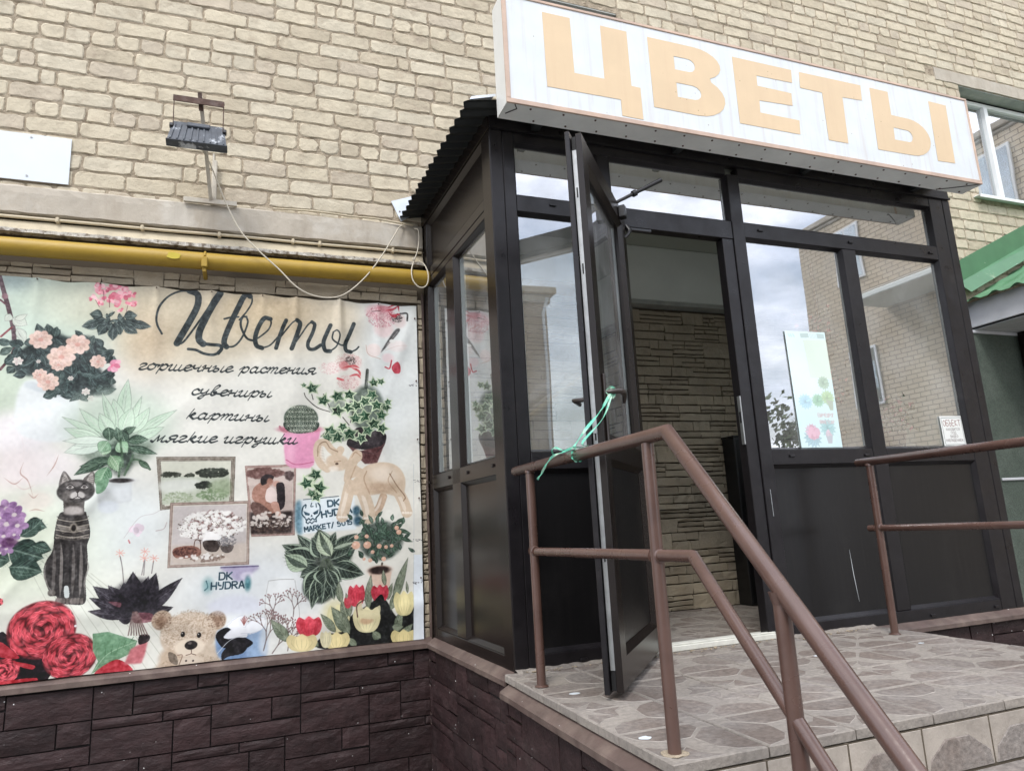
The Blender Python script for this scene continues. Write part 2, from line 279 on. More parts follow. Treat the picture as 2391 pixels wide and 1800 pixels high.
for n in range(-10, 54):
    zc = 3.56+.051+.102*n; r = random.Random(n*7+3); header = n % 5 == 0; pitch = .1315 if header else .263
    off = {0: -.054, 1: .06, 2: .19, 3: .11, 4: .235}[n % 5]+r.uniform(-.02, .02); x = -2.374-off-4*.263
    while x < 11.9:
        p = pitch
        if not header and r.random() < .035: p = .085                        # a closer piece here and there
        a, b = x+.006+r.uniform(-.002, .002), x+p-.006+r.uniform(-.002, .002); x += p
        for o in OPEN:
            if o[2] < zc+.03 and zc-.03 < o[3]:
                if a < o[0] < b: b = o[0]-.002
                elif a < o[1] < b: a = o[1]+.002
                elif o[0] <= a and b <= o[1]: b = a
        if 5.2 < (a+b)/2 < 7.3 and 4.745 < zc < 4.88: continue                # concrete lintel band over the window
        if b-a < .03: continue
        slots.append((a, b, zc+r.uniform(-.0015, .0015), r.random()))
def seen(a, b, z):
    c = Vector(((a+b)/2, 0, z)); d = c-CAM; q = d.dot(fw)
    if q <= 0: return 0
    sx, sy = FPX*d.dot(rt)/q, FPX*d.dot(up)/q
    if abs(sx) > 1195+30 or abs(sy) > 900+20: return 0
    t = (-1.541-CAM.y)/d.y; h = CAM+d*t
    if 0 < h.x < 3.17 and 2.57 < h.z < 3.16: return 0                        # behind the sign
    t = (F-CAM.y)/d.y; h = CAM+d*t
    if 0 < h.x < 3.23 and h.z < 2.7: return 0                                # behind the porch
    return (b-a)*.089*(-d.y)/q**3
order = sorted(range(len(slots)), key=lambda i: -seen(*slots[i][:3])); single = set(i for i in order[:300] if seen(*slots[i][:3]) > 0)
rest = MB()
for i, (a, b, z, q) in enumerate(slots):
    full = b-a > .18; nom = .249 if full else .119; k = int(q*997)
    if i in single:
        inst('brick', (STRM if full else HDRM)[k % (24 if full else 14)], B, ((a+b)/2, 0, z), (0, 0, 0), ((b-a)/nom, 1, 1))
    elif (a < 8.5 and z < 6.9):
        s = (STR if full else HDR)[k % (24 if full else 14)]; sx = (b-a)/nom
        rest.add([(x*sx+(a+b)/2, y, zz+z) for x, y, zz in s.v], s.f, mi=(0, 0, 0, 1, 1, 2, 3)[k % 7])
rest.obj('brick', ['brick', 'brick_pale', 'brick_dull', 'brick_rosy'], B, kind='stuff')

# concrete band, thin conduit, cream board and its worn lip above the gas pipe
def slab(name, prof, x0, x1, m, parent=B, n=60, jit=.0, seed=1):
    """bar along x with profile (y,z) and a slightly uneven outline"""
    r = random.Random(seed); k = len(prof); vs = []; xs = [x0+(x1-x0)*i/n for i in range(n+1)]
    for x in xs:
        for j, (y, z) in enumerate(prof): vs.append((x, y+r.uniform(-jit, jit), z+r.uniform(-jit, jit)))
    fs = [(i*k+j, i*k+(j+1) % k, (i+1)*k+(j+1) % k, (i+1)*k+j) for i in range(n) for j in range(k)]+[tuple(range(k-1, -1, -1)), tuple(range(n*k, n*k+k))]
    mb = MB(); mb.add(vs, fs); return mb.obj(name, m, parent)
slab('concrete_band', [(.02, 2.622), (-.012, 2.612), (-.030, 2.598), (-.034, 2.560), (-.034, 2.448), (-.020, 2.440), (.02, 2.440)], -8, -.062, 'band_concrete', jit=.003, n=160, seed=4)
slab('cream_board', [(.02, 2.405), (-.022, 2.400), (-.045, 2.338), (-.045, 2.325), (.02, 2.325)], -8, -.062, 'cream_paint', jit=.0015, n=90, seed=7)
slab('board_lip', [(-.046, 2.342), (-.062, 2.339), (-.062, 2.318), (-.020, 2.316), (-.020, 2.324), (-.046, 2.324)], -8, -.064, 'peeling_edge', jit=.0022, n=240, seed=9)
mb = MB(); mb.box(-8, -.062, .0, .03, 2.10, 2.45); mb.obj('recess_shade_strip', 'facing_joint', B)  # dark backing: shade of the recess and under the pipe put into its colour
co = empty('conduit', (0, 0, 0), label='thin painted conduit running along the wall above the yellow pipe', cat='conduit')
mb = MB(); mb.tube([(-8+i*.4, -.036-.002*math.sin(i*1.7), 2.413+.003*math.sin(i*2.3)) for i in range(20)]+[(-.07, -.036, 2.412)], .0095, 8); mb.obj('pipe', 'cream_paint', co)
for x in (-2.13, -1.71, -1.30, -.88, -.72, -.26): mb = MB(); mb.box(x-.009, x+.009, -.052, -.01, 2.398, 2.428, bev=.004); mb.obj('clip', 'cream_paint', co)

# yellow gas pipe
gp = empty('gas_pipe', (-4, -.1, 2.217), label='yellow painted gas pipe running under the concrete band above the flower banner', cat='pipe')
mb = MB(); mb.tube([(-8+i*.5, -.1, 2.217) for i in range(14)]+[(-1.0, -.1, 2.216), (1.2, -.1, 2.214)], .049, 28); p = mb.obj('pipe', 'yellow_pipe', gp); p.matrix_parent_inverse = Matrix.Translation((4, .1, -2.217))
mb = MB()
mb.prism([(-1.53+.035*math.cos(t*.35)*(1+.2*math.sin(t*1.3)), 2.218+.020*math.sin(t*.35)) for t in range(18)], -.1515, -.1475, sm=False)
o = mb.obj('paint_spot', 'yellow_fresh', gp); o.matrix_parent_inverse = Matrix.Translation((4, .1, -2.217))
mb = MB(); mb.tube([(-1.368, -.1+.053*math.cos(a), 2.217+.053*math.sin(a)) for a in np.linspace(-2.6, 2.9, 16)], .006, 6); mb.box(-1.384, -1.352, -.165, -.145, 2.16, 2.222, bev=.004); mb.box(-1.378, -1.358, -.15, .0, 2.135, 2.165, bev=.003)
o = mb.obj('bracket', 'yellow_pipe', gp); o.matrix_parent_inverse = Matrix.Translation((4, .1, -2.217))

# facing stones: strip over and beside the banner, back wall inside the porch
def ledge_mesh(w, h, seed):
    r = random.Random(seed); m = MB(); nx = max(2, min(5, int(w/.05)))
    top = [(-w/2+w*i/nx, h/2-r.uniform(0, .004)) for i in range(nx+1)]; bot = [(-w/2+w*i/nx, -h/2+r.uniform(0, .004)) for i in range(nx+1)]
    dp = r.uniform(.006, .017); vs = []; 
    for (x, z) in bot: vs.append((x, 0, z))
    for (x, z) in bot: vs.append((x*.985, -dp*r.uniform(.4, 1), z+.003))
    for (x, z) in top: vs.append((x*.985, -dp*r.uniform(.7, 1.25), z-.003))
    for (x, z) in top: vs.append((x, 0, z))
    sk = [r.uniform(-.012, .012)*min(1, w/.1) for _ in range(2)]; k = nx+1
    vs = [(x+(sk[0]*(1-(x/w+.5))+sk[1]*(x/w+.5))*(z/h), y, z+r.uniform(-.0012, .0012)) for x, y, z in vs]; fs = []
    for j in range(3):
        for i in range(nx): fs.append((j*k+i, j*k+i+1, (j+1)*k+i+1, (j+1)*k+i))
    for i, s in ((0, 1), (nx, -1)):
        q = [i, k+i, 2*k+i, 3*k+i]; fs.append(q[::-1] if s == 1 else q)
    m.add(vs, fs); return m
def ledge_field(x0, x1, z0, z1, seed, parent, limit):
    r = random.Random(seed); left = MB(); cnt = 0; z = z0
    while z < z1-.008:
        H = min(r.choice([.075, .10, .125, .06]), z1-z); x = x0-r.uniform(0, .2)
        while x < x1:
            wd = r.uniform(.09, .40); k = max(1, int(H/r.choice([.03, .045, .06, .10]))); hs = [r.uniform(.7, 1.4) for _ in range(k)]; t = sum(hs); zz = z
            for h in hs:
                h = h/t*H; segs = [wd] if r.random() < .5 else [wd*r.uniform(.3, .7)]; 
                if len(segs) == 1 and segs[0] < wd: segs.append(wd-segs[0])
                xx = x
                for sg in segs:
                    a, b = max(xx, x0), min(xx+sg, x1); xx += sg
                    if b-a < .02 or zz+h > z1+.001: continue
                    m = ledge_mesh(b-a-.0025, h-.0022, r.random()); c = ((a+b)/2, -.004+r.uniform(-.002, .003), zz+h/2); rot = r.uniform(-.02, .02)*min(1, .12/(b-a))
                    if cnt < limit: o = m.obj('facing_stone', 'facing_stone', parent, loc=c); o.rotation_euler = (0, rot, 0); cnt += 1
                    else: left.add([(v[0]+c[0], v[1]+c[1], v[2]+c[2]) for v in m.v], m.f)
                zz += h
            x += wd
        z += H
    if left.v: left.obj('facing_stone', 'facing_stone', parent, kind='stuff')
FS = box('facing_backing', (-8, 3.17, .006, .05, -.95, 2.44), 'facing_joint', B, bev=0)
ledge_field(-2.75, -.10, 2.070, 2.166, 5, B, 50)
ledge_field(1.30, 2.40, 0, 2.135, 8, B, 220)
ledge_field(-.104, -.074, .0, 2.10, 9, B, 28)
ledge_field(.05, 1.30, 0, 2.135, 10, B, 0); ledge_field(2.40, 3.16, 0, 2.135, 12, B, 0)
box('corner_strip', (-.074, -.060, -.012, .004, .0, 2.14), 'cap_brown', B, bev=.002)
# plaster beam over the shop wall (inside the porch)
box('plaster_beam', (.02, 3.15, -.095, .004, 2.183, 2.60), 'plaster', B, bev=.006)
box('beam_soffit', (.02, 3.15, -.10, .004, 2.150, 2.181), 'lintel', B, bev=.002)

# windows of the building
def window(x0, x1, z0, z1, y, parent, mull=None, label=None, light=True):
    w = empty('window', (0, 0, 0)); w.parent = parent
    t = .045; 
    m = MB()
    m.box(x0, x1, y, y+.06, z1-t, z1, bev=.004); m.box(x0, x1, y, y+.06, z0, z0+t, bev=.004); m.box(x0, x0+t, y, y+.06, z0+t, z1-t, bev=.004); m.box(x1-t, x1, y, y+.06, z0+t, z1-t, bev=.004)
    m.obj('frame', 'white_vinyl', w)
    xs = [x0+t]+(mull or [])+[x1-t]
    for q in (mull or []): m = MB(); m.box(q-.026, q+.026, y-.012, y+.05, z0+t, z1-t, bev=.004); m.obj('mullion', 'white_vinyl', w)
    for a, b in zip(xs[:-1], xs[1:]):
        m = MB(); m.add([(a, y+.03, z0+t), (b, y+.03, z0+t), (b, y+.03, z1-t), (a, y+.03, z1-t)], [(0, 1, 2, 3)]); m.obj('pane', 'window_glass', w)
    return w
wr = window(5.56, 6.90, 3.55, 4.70, .12, B, [6.02])
m = MB()
pts = [(5.62+i*.013, .21+.018*math.sin(i*.9)) for i in range(30)]
m.add([(x, y, 3.56) for x, y in pts]+[(x, y, 4.68) for x, y in pts], [(i, i+1, 30+i+1, 30+i) for i in range(29)], sm=True); m.obj('curtain', 'curtain', wr)
m = MB(); m.box(5.40, 7.0, -.075, .12, 3.505, 3.513); m.box(5.40, 7.0, -.078, -.07, 3.482, 3.513); m.obj('window_sill', 'white_vinyl', B)
m = MB(); r = random.Random(4)
for i in range(46):
    x = 5.6+r.random()*1.3; m.box(x, x+r.uniform(.02, .06), .06-r.uniform(0, .05), .118, 3.514, 3.514+r.uniform(.01, .04), bev=.006)
m.obj('foam', 'foam', B)
for x, l in ((6.18, .20), (6.29, .09)): m = MB(); m.box(x, x+.022, -.086, -.0805, 3.51-l, 3.53, bev=.002); m.obj('foam_tape', 'white_vinyl', B)
window(.82, 1.58, 3.32, 4.62, .12, B, [1.2]); window(9.26, 10.54, 3.56, 4.70, .12, B, [9.8])
slab('lintel', [(.0, 4.882), (-.012, 4.876), (-.012, 4.746), (.12, 4.741), (.12, 4.882)], 5.18, 7.4, 'band_concrete', jit=.003, n=30, seed=3)
m = MB(); m.box(.805, 1.595, .002, .138, 4.628, 4.638); m.obj('lintel', 'lintel', B)
m = MB(); m.box(5.50, 6.93, .002, .138, 4.731, 4.7395); m.obj('lintel', 'lintel', B)

# dark stone plinth: capped pieces under the banner and the porch
def plinth_mesh(w, h, seed):
    r = random.Random(seed); m = MB(); nx, nz = 4, 3; vs = []
    for j in range(nz+1):
        for i in range(nx+1):
            e = i in (0, nx) or j in (0, nz); vs.append((-w/2+w*i/nx, (-.003 if e else -.0075)+r.uniform(-.0016, .0016), -h/2+h*j/nz))
    k = len(vs); bd = [i for i in range(nx+1)]+[(j+1)*(nx+1)-1 for j in range(1, nz+1)]+[nz*(nx+1)+i for i in range(nx-1, -1, -1)]+[j*(nx+1) for j in range(nz-1, 0, -1)]
    vs += [(vs[b][0]*1.005, .006, vs[b][2]*1.01) for b in bd]; n = len(bd)
    fs = [(j*(nx+1)+i, j*(nx+1)+i+1, (j+1)*(nx+1)+i+1, (j+1)*(nx+1)+i) for j in range(nz) for i in range(nx)]+[(k+i, k+(i+1) % n, bd[(i+1) % n], bd[i]) for i in range(n)]
    m.add(vs, fs); return m
def plinth_rects(L, H, off=0):
    out = []; per = 1.0; ch = .205; rows = int(H/ch)+2
    for k in range(rows):
        z1 = .045-k*ch; x = -per*2+off+(.37*k) % per
        while x < L+per:
            for a, b, c, d in ((0, .32, 0, .05), (.32, .55, 0, .05), (0, .37, .05, ch), (.37, .55, .05, ch), (.55, .85, 0, .118), (.85, 1.0, 0, .112), (.55, 1.0, .118, ch)):
                if (a, b) == (.55, 1.0): out.append((x+.55, x+1.0, z1-ch, z1-.118))
                else: out.append((x+a, x+b, z1-d, z1-c))
            x += per
    res = []
    for a, b, z0, z1 in out:
        a, b, z0, z1 = max(a, 0), min(b, L), max(z0, -H), min(z1, 0)
        if b-a > .015 and z1-z0 > .012: res.append((a, b, z0, z1))
    return res
def plinth(parent, origin, ang, L, H, seed, off=0):
    """stones along a wall: origin at the top left seen from outside, ang = heading of the wall"""
    r = random.Random(seed); c, s = math.cos(ang), math.sin(ang)
    for a, b, z0, z1 in plinth_rects(L, H, off):
        g_ = .0035; m = plinth_mesh(b-a-g_*2, z1-z0-g_*2, r.random()); u = (a+b)/2
        o = m.obj('plinth_stone', 'plinth_stone', parent, loc=(origin[0]+c*u, origin[1]+s*u, origin[2]+(z0+z1)/2)); o.rotation_euler = (r.uniform(-.012, .012), 0, ang+r.uniform(-.008, .008))
box('plinth_backing', (-8, -.06, -.018, .3, -.95, -.02), 'plinth_joint', B, bev=0)
plinth(B, (-2.80, -.026, -.056), 0, 2.735, .74, 21, off=-.38)
slab('drip_cap', [(.0, .010), (-.046, -.016), (-.056, -.024), (-.056, -.050), (-.049, -.050), (-.040, -.030), (.0, -.020)], -8, -.066, 'cap_brown', jit=.0006, n=60, seed=2)

# ---------------------------------------------------------------- printed sheets (painted with numpy)
class Canvas:
    """small software painter for the flat prints (banner, poster, notices); colours are sRGB 0..1"""
    def __init__(s, w, h, col, seed=3):
        s.w, s.h = w, h
        s.a = np.empty((h, w, 3), np.float32); s.a[:] = col
        s.r = np.random.default_rng(seed)
    def _put(s, x0, y0, m, col, al=1.0):
        if m.size == 0: return
        v = s.a[y0:y0+m.shape[0], x0:x0+m.shape[1]]
        k = (m*al)[..., None]
        v *= 1-k; v += k*(np.asarray(col, np.float32) if not callable(col) else col(v, m))
    def _box(s, x0, y0, x1, y1):
        return max(0, int(x0)), max(0, int(y0)), min(s.w, int(x1)+2), min(s.h, int(y1)+2)
    @staticmethod
    def cr(p, n=6, closed=False):
        p = np.asarray(p, float).reshape(-1, 2)
        if len(p) < 3: return p
        q = np.vstack([p[-1:], p, p[:2]]) if closed else np.vstack([2*p[0]-p[1], p, 2*p[-1]-p[-2]])
        out = []
        for i in range(1, len(q)-2):
            for t in np.linspace(0, 1, n, endpoint=False):
                a, b, c, d = q[i-1], q[i], q[i+1], q[i+2]
                out.append(.5*((2*b)+(c-a)*t+(2*a-5*b+4*c-d)*t*t+(3*b-a-3*c+d)*t**3))
        if not closed: out.append(q[-2])
        return np.array(out)
    def mask(s, p):
        p = np.asarray(p, float).reshape(-1, 2)
        x0, y0, x1, y1 = s._box(p[:, 0].min(), p[:, 1].min(), p[:, 0].max(), p[:, 1].max())
        if x1 <= x0 or y1 <= y0: return 0, 0, np.zeros((0, 0), np.float32)
        X = np.arange(x0, x1)+.5; Y = np.arange(y0, y1)+.5
        m = np.zeros((y1-y0, x1-x0), bool)
        for (ax, ay), (bx, by) in zip(p, np.roll(p, -1, 0)):
            if ay == by: continue
            rows = np.nonzero((Y >= min(ay, by)) & (Y < max(ay, by)))[0]
            if len(rows) == 0: continue
            xc = ax+(Y[rows]-ay)*(bx-ax)/(by-ay)
            m[rows] ^= X[None, :] > xc[:, None]
        return x0, y0, m.astype(np.float32)
    @staticmethod
    def soft(m, k):
        k = int(k)
        if k < 1: return m
        m = np.pad(m, k)
        for ax in (0, 1):
            for _ in range(2):
                c = np.cumsum(np.concatenate([np.zeros_like(np.take(m, [0], ax)), m], ax), ax)
                n = m.shape[ax]; lo = np.clip(np.arange(n)-k, 0, n); hi = np.clip(np.arange(n)+k+1, 0, n)
                m = (np.take(c, hi, ax)-np.take(c, lo, ax))/(2*k+1)
        return m
    def poly(s, p, col, al=1, sm=0, blur=0):
        p = np.asarray(p, float).reshape(-1, 2)
        if sm: p = s.cr(p, 5, True)
        x0, y0, m = s.mask(p)
        if blur and m.size:
            m = s.soft(m, blur); x0 -= int(blur); y0 -= int(blur)
            cx, cy = max(0, -x0), max(0, -y0)
            m = m[cy:, cx:]; x0 += cx; y0 += cy
            m = m[:s.h-y0, :s.w-x0]
        s._put(x0, y0, m, col, al)
    def blob(s, cx, cy, rx, ry, col, al=1, rot=0, soft=.3):
        R = max(rx, ry)*(1+soft)
        x0, y0, x1, y1 = s._box(cx-R, cy-R, cx+R, cy+R)
        if x1 <= x0 or y1 <= y0: return
        X, Y = np.meshgrid(np.arange(x0, x1)+.5-cx, np.arange(y0, y1)+.5-cy)
        c, n = math.cos(rot), math.sin(rot)
        d = np.sqrt(((X*c+Y*n)/rx)**2+((-X*n+Y*c)/ry)**2)
        m = np.clip((1+soft-d)/(2*soft+1e-3), 0, 1)
        s._put(x0, y0, (m*m*(3-2*m)).astype(np.float32), col, al)
    def stroke(s, p, w, col, al=1, sm=1, nib=None, taper=0):
        """w: width, nib=(angle, thin fraction) for calligraphy, taper: thin ends"""
        p = np.asarray(p, float).reshape(-1, 2)
        if sm: p = s.cr(p, 7)
        n = len(p)
        if n < 2: return
        x0, y0, x1, y1 = s._box(p[:, 0].min()-w, p[:, 1].min()-w, p[:, 0].max()+w, p[:, 1].max()+w)
        if x1 <= x0 or y1 <= y0: return
        M = np.zeros((y1-y0, x1-x0), np.float32)
        d = np.diff(p, axis=0); ang = np.arctan2(d[:, 1], d[:, 0])
        ws = np.full(n-1, w/2.0)
        if nib is not None:
            k = np.abs(np.sin(ang-nib[0])); ws *= nib[1]+(1-nib[1])*k**1.5
            ws = np.convolve(np.pad(ws, 2, mode='edge'), np.ones(5)/5, 'valid')
        if taper:
            t = (np.arange(n-1)+.5)/(n-1); ws *= np.clip(np.minimum(t, 1-t)*2/taper if taper < 1 else 1-t, .12, 1)
        for i in range(n-1):
            a, b, r = p[i], p[i+1], ws[i]
            u0, v0 = max(x0, int(min(a[0], b[0])-r-2)), max(y0, int(min(a[1], b[1])-r-2))
            u1, v1 = min(x1, int(max(a[0], b[0])+r+3)), min(y1, int(max(a[1], b[1])+r+3))
            if u1 <= u0 or v1 <= v0: continue
            X = np.arange(u0, u1)[None, :]+.5-a[0]; Y = np.arange(v0, v1)[:, None]+.5-a[1]
            L = float(d[i]@d[i])+1e-9
            t = np.clip((X*d[i, 0]+Y*d[i, 1])/L, 0, 1)
            q = np.hypot(X-t*d[i, 0], Y-t*d[i, 1])
            sub = M[v0-y0:v1-y0, u0-x0:u1-x0]
            np.maximum(sub, np.clip(r+.6-q, 0, 1), out=sub)
        s._put(x0, y0, M, col, al)
    def leaf(s, x0, y0, x1, y1, w, dark, light, style=0, al=1):
        a, b = np.array([x0, y0], float), np.array([x1, y1], float)
        d = b-a; n = np.array([-d[1], d[0]])/(np.hypot(*d)+1e-6)
        bend = s.r.uniform(-.12, .12)*w
        t = np.linspace(0, 1, 9); prof = np.sin(np.pi*t**.8)*w/2
        mid = a+np.outer(t, d)+np.outer(np.sin(np.pi*t)*bend, n)
        L, R = mid+n*prof[:, None]*s.r.uniform(.85, 1.1), mid-n*prof[:, None]*s.r.uniform(.85, 1.1)
        dk, lt = np.array(dark, float), np.array(light, float)
        s.poly(np.vstack([L, R[::-1]]), lt if style in (1, 3) else dk, al)
        if style == 1:                                    # light margin, dark inside
            q = .78; s.poly(np.vstack([mid+n*prof[:, None]*q, (mid-n*prof[:, None]*q)[::-1]]), dk, al)
        if style == 3:                                    # variegated: dark blotch at the heart
            q = .5; s.poly(np.vstack([mid[1:-1]+n*prof[1:-1, None]*q*s.r.uniform(.6, 1.2, (7, 1)), (mid[1:-1]-n*prof[1:-1, None]*q*s.r.uniform(.6, 1.2, (7, 1)))[::-1]]), dk, al)
        if style == 0: s.poly(np.vstack([L, mid[::-1]]), dk*.6+lt*.4, al*.55)
        if style == 2:                                    # long pale streak down the middle
            q = .33; s.poly(np.vstack([mid+n*prof[:, None]*q, (mid-n*prof[:, None]*q)[::-1]]), lt, al*.8)
        for e_ in (L, R): s.stroke(e_, 1.5, dk*.55, al*.5, sm=0)
        for k in range(3): s.stroke(mid[1:-1]+n*prof[1:-1, None]*s.r.uniform(-.85, .85), s.r.uniform(1.2, max(1.4, w*.09)), (dk*.55 if s.r.random() < .5 else lt*1.05), al*.35, sm=0, taper=.9)
        s.stroke(mid, max(1.2, w*.05), lt*.75+.1, al*.8, sm=0)
        for k in range(2, 8):
            for sg in (1, -1):
                e = mid[k]+n*sg*prof[k]*.8+d/np.hypot(*d)*w*.18
                s.stroke([mid[k-1], e], 1.3, lt if style != 3 else dk, al*.45, sm=0)
    def petals(s, cx, cy, r, n, cols, r0=.2, al=1):
        for i in range(n):
            t = s.r.uniform(0, 6.28); q = r*s.r.uniform(r0, 1)
            c = np.array(cols[s.r.integers(len(cols))])*s.r.uniform(.93, 1.06)
            s.blob(cx+math.cos(t)*q*.75, cy+math.sin(t)*q*.6, r*.36, r*.26, c, al, s.r.uniform(0, 3), .18)
    def flower(s, cx, cy, r, n, cols, heart=None):
        t0 = s.r.uniform(0, 6)
        for ring in (1, .62):
            for i in range(n):
                t = t0+i*6.283/n+(ring < 1)*.5; c = np.array(cols[i % len(cols)])*(1 if ring == 1 else .95)
                s.blob(cx+math.cos(t)*r*.55*ring, cy+math.sin(t)*r*.5*ring, r*.5*ring, r*.36*ring, c, 1, t, .12)
                s.stroke([(cx+math.cos(t)*r*.2, cy+math.sin(t)*r*.2), (cx+math.cos(t)*r*.8*ring, cy+math.sin(t)*r*.75*ring)], 1.2, c*.75, .5, 0)
        if heart is not None: s.blob(cx, cy, r*.22, r*.2, heart)
    def rose(s, cx, cy, r, base=(.70, .22, .27)):
        b = np.array(base); rn = s.r; s.blob(cx, cy, r*.88, r*.82, b*.8, 1, 0, .05)
        for f, n in ((.70, 6), (.58, 6), (.46, 5), (.36, 5), (.26, 4), (.17, 4), (.09, 3)):
            t0 = rn.uniform(0, 6)
            for i in range(n):
                t = t0+i*6.283/n+rn.uniform(-.15, .15); px, py = cx+math.cos(t)*r*f*.86, cy+math.sin(t)*r*f*.74; w = r*(.14+.44*f); sh = rn.uniform(.9, 1.1)
                s.blob(px-math.cos(t)*w*.05, py-math.sin(t)*w*.05, w*.66, w*1.06, b*.30, .85, t, .16)
                s.blob(px, py, w*.56, w*.96, b*sh*(.62+.4*f), 1, t, .06); s.blob(px+math.cos(t)*w*.24, py+math.sin(t)*w*.24, w*.30, w*.70, b*1.3*sh+.05, .75, t, .45)
                s.stroke([(px+math.cos(t+u)*w*(.56 if abs(u) < .4 else .66), py+math.sin(t+u)*w*(.56 if abs(u) < .4 else .66)) for u in (-.9, -.45, 0, .45, .9)], 3.4, b*1.35+.14, .75, taper=.9)
        s.blob(cx, cy, r*.05, r*.05, b*.4)
    def ivy(s, cx, cy, r, rot, pale=(.78, .84, .7), dark=(.13, .3, .2)):
        for q, c in ((1, pale), (.72, dark)):
            pts = []
            for i, m in enumerate((1, .45, .85, .42, .7, .35, .7, .42, .85, .45)):
                t = rot+i*6.283/10; pts.append((cx+math.cos(t)*r*m*q, cy+math.sin(t)*r*m*q*.9))
            s.poly(pts, np.array(c)*s.r.uniform(.85, 1.1))
        for i in (0, 2, 8): 
            t = rot+i*6.283/10; s.stroke([(cx, cy), (cx+math.cos(t)*r*.7, cy+math.sin(t)*r*.63)], 1.3, pale, .8, 0)
    def speck(s, cx, cy, rx, ry, n, col, rad=1.6, al=.7):
        for _ in range(n):
            t = s.r.uniform(0, 6.28); q = math.sqrt(s.r.uniform(0, 1))
            x, y = cx+math.cos(t)*q*rx, cy+math.sin(t)*q*ry
            s.blob(x, y, rad*s.r.uniform(.6, 1.5), rad*s.r.uniform(.5, 1.2), col, al, 0, .3)
    def noise(s, amp, cell):
        g = s.r.normal(0, 1, (s.h//cell+3, s.w//cell+3)).astype(np.float32)
        yi = np.linspace(0, g.shape[0]-1.001, s.h); xi = np.linspace(0, g.shape[1]-1.001, s.w)
        y0 = yi.astype(int); x0 = xi.astype(int); fy = (yi-y0)[:, None]; fx = (xi-x0)[None, :]
        f = (g[y0][:, x0]*(1-fy)*(1-fx)+g[y0+1][:, x0]*fy*(1-fx)+g[y0][:, x0+1]*(1-fy)*fx+g[y0+1][:, x0+1]*fy*fx)
        s.a *= 1+amp*f[..., None]

    def blur(s, k):
        for c in range(3):
            b = s.soft(s.a[..., c], k); s.a[..., c] = b[k:-k, k:-k]/np.maximum(1e-3, s._bw(k))
    def _bw(s, k):
        if not hasattr(s, '_w'): s._w = {}
        if k not in s._w: s._w[k] = s.soft(np.ones((s.h, s.w), np.float32), k)[k:-k, k:-k]
        return s._w[k]
    def photo(s):
        """faded print: soft large tones, photographic grain inside the pictures, less colour"""
        base = s.a.copy(); s.blur(14); low = s.a.copy(); s.a = base
        det = s.r.normal(0, 1, (s.h, s.w)).astype(np.float32); det = s.soft(det, 2)[2:-2, 2:-2]*4+s.soft(s.r.normal(0, 1, (s.h, s.w)).astype(np.float32), 5)[5:-5, 5:-5]*9
        dark = np.clip((.84-s.a.mean(2))*2.2, 0, 1)
        s.a += (det*dark*.06)[..., None]
        s.a = s.a*.9+low*.1
        g = s.a.mean(2, keepdims=True); s.a = g+(s.a-g)*.84; s.a = np.clip((s.a-.5)*1.08+.46, .02, 1)
        s.noise(.012, 9)

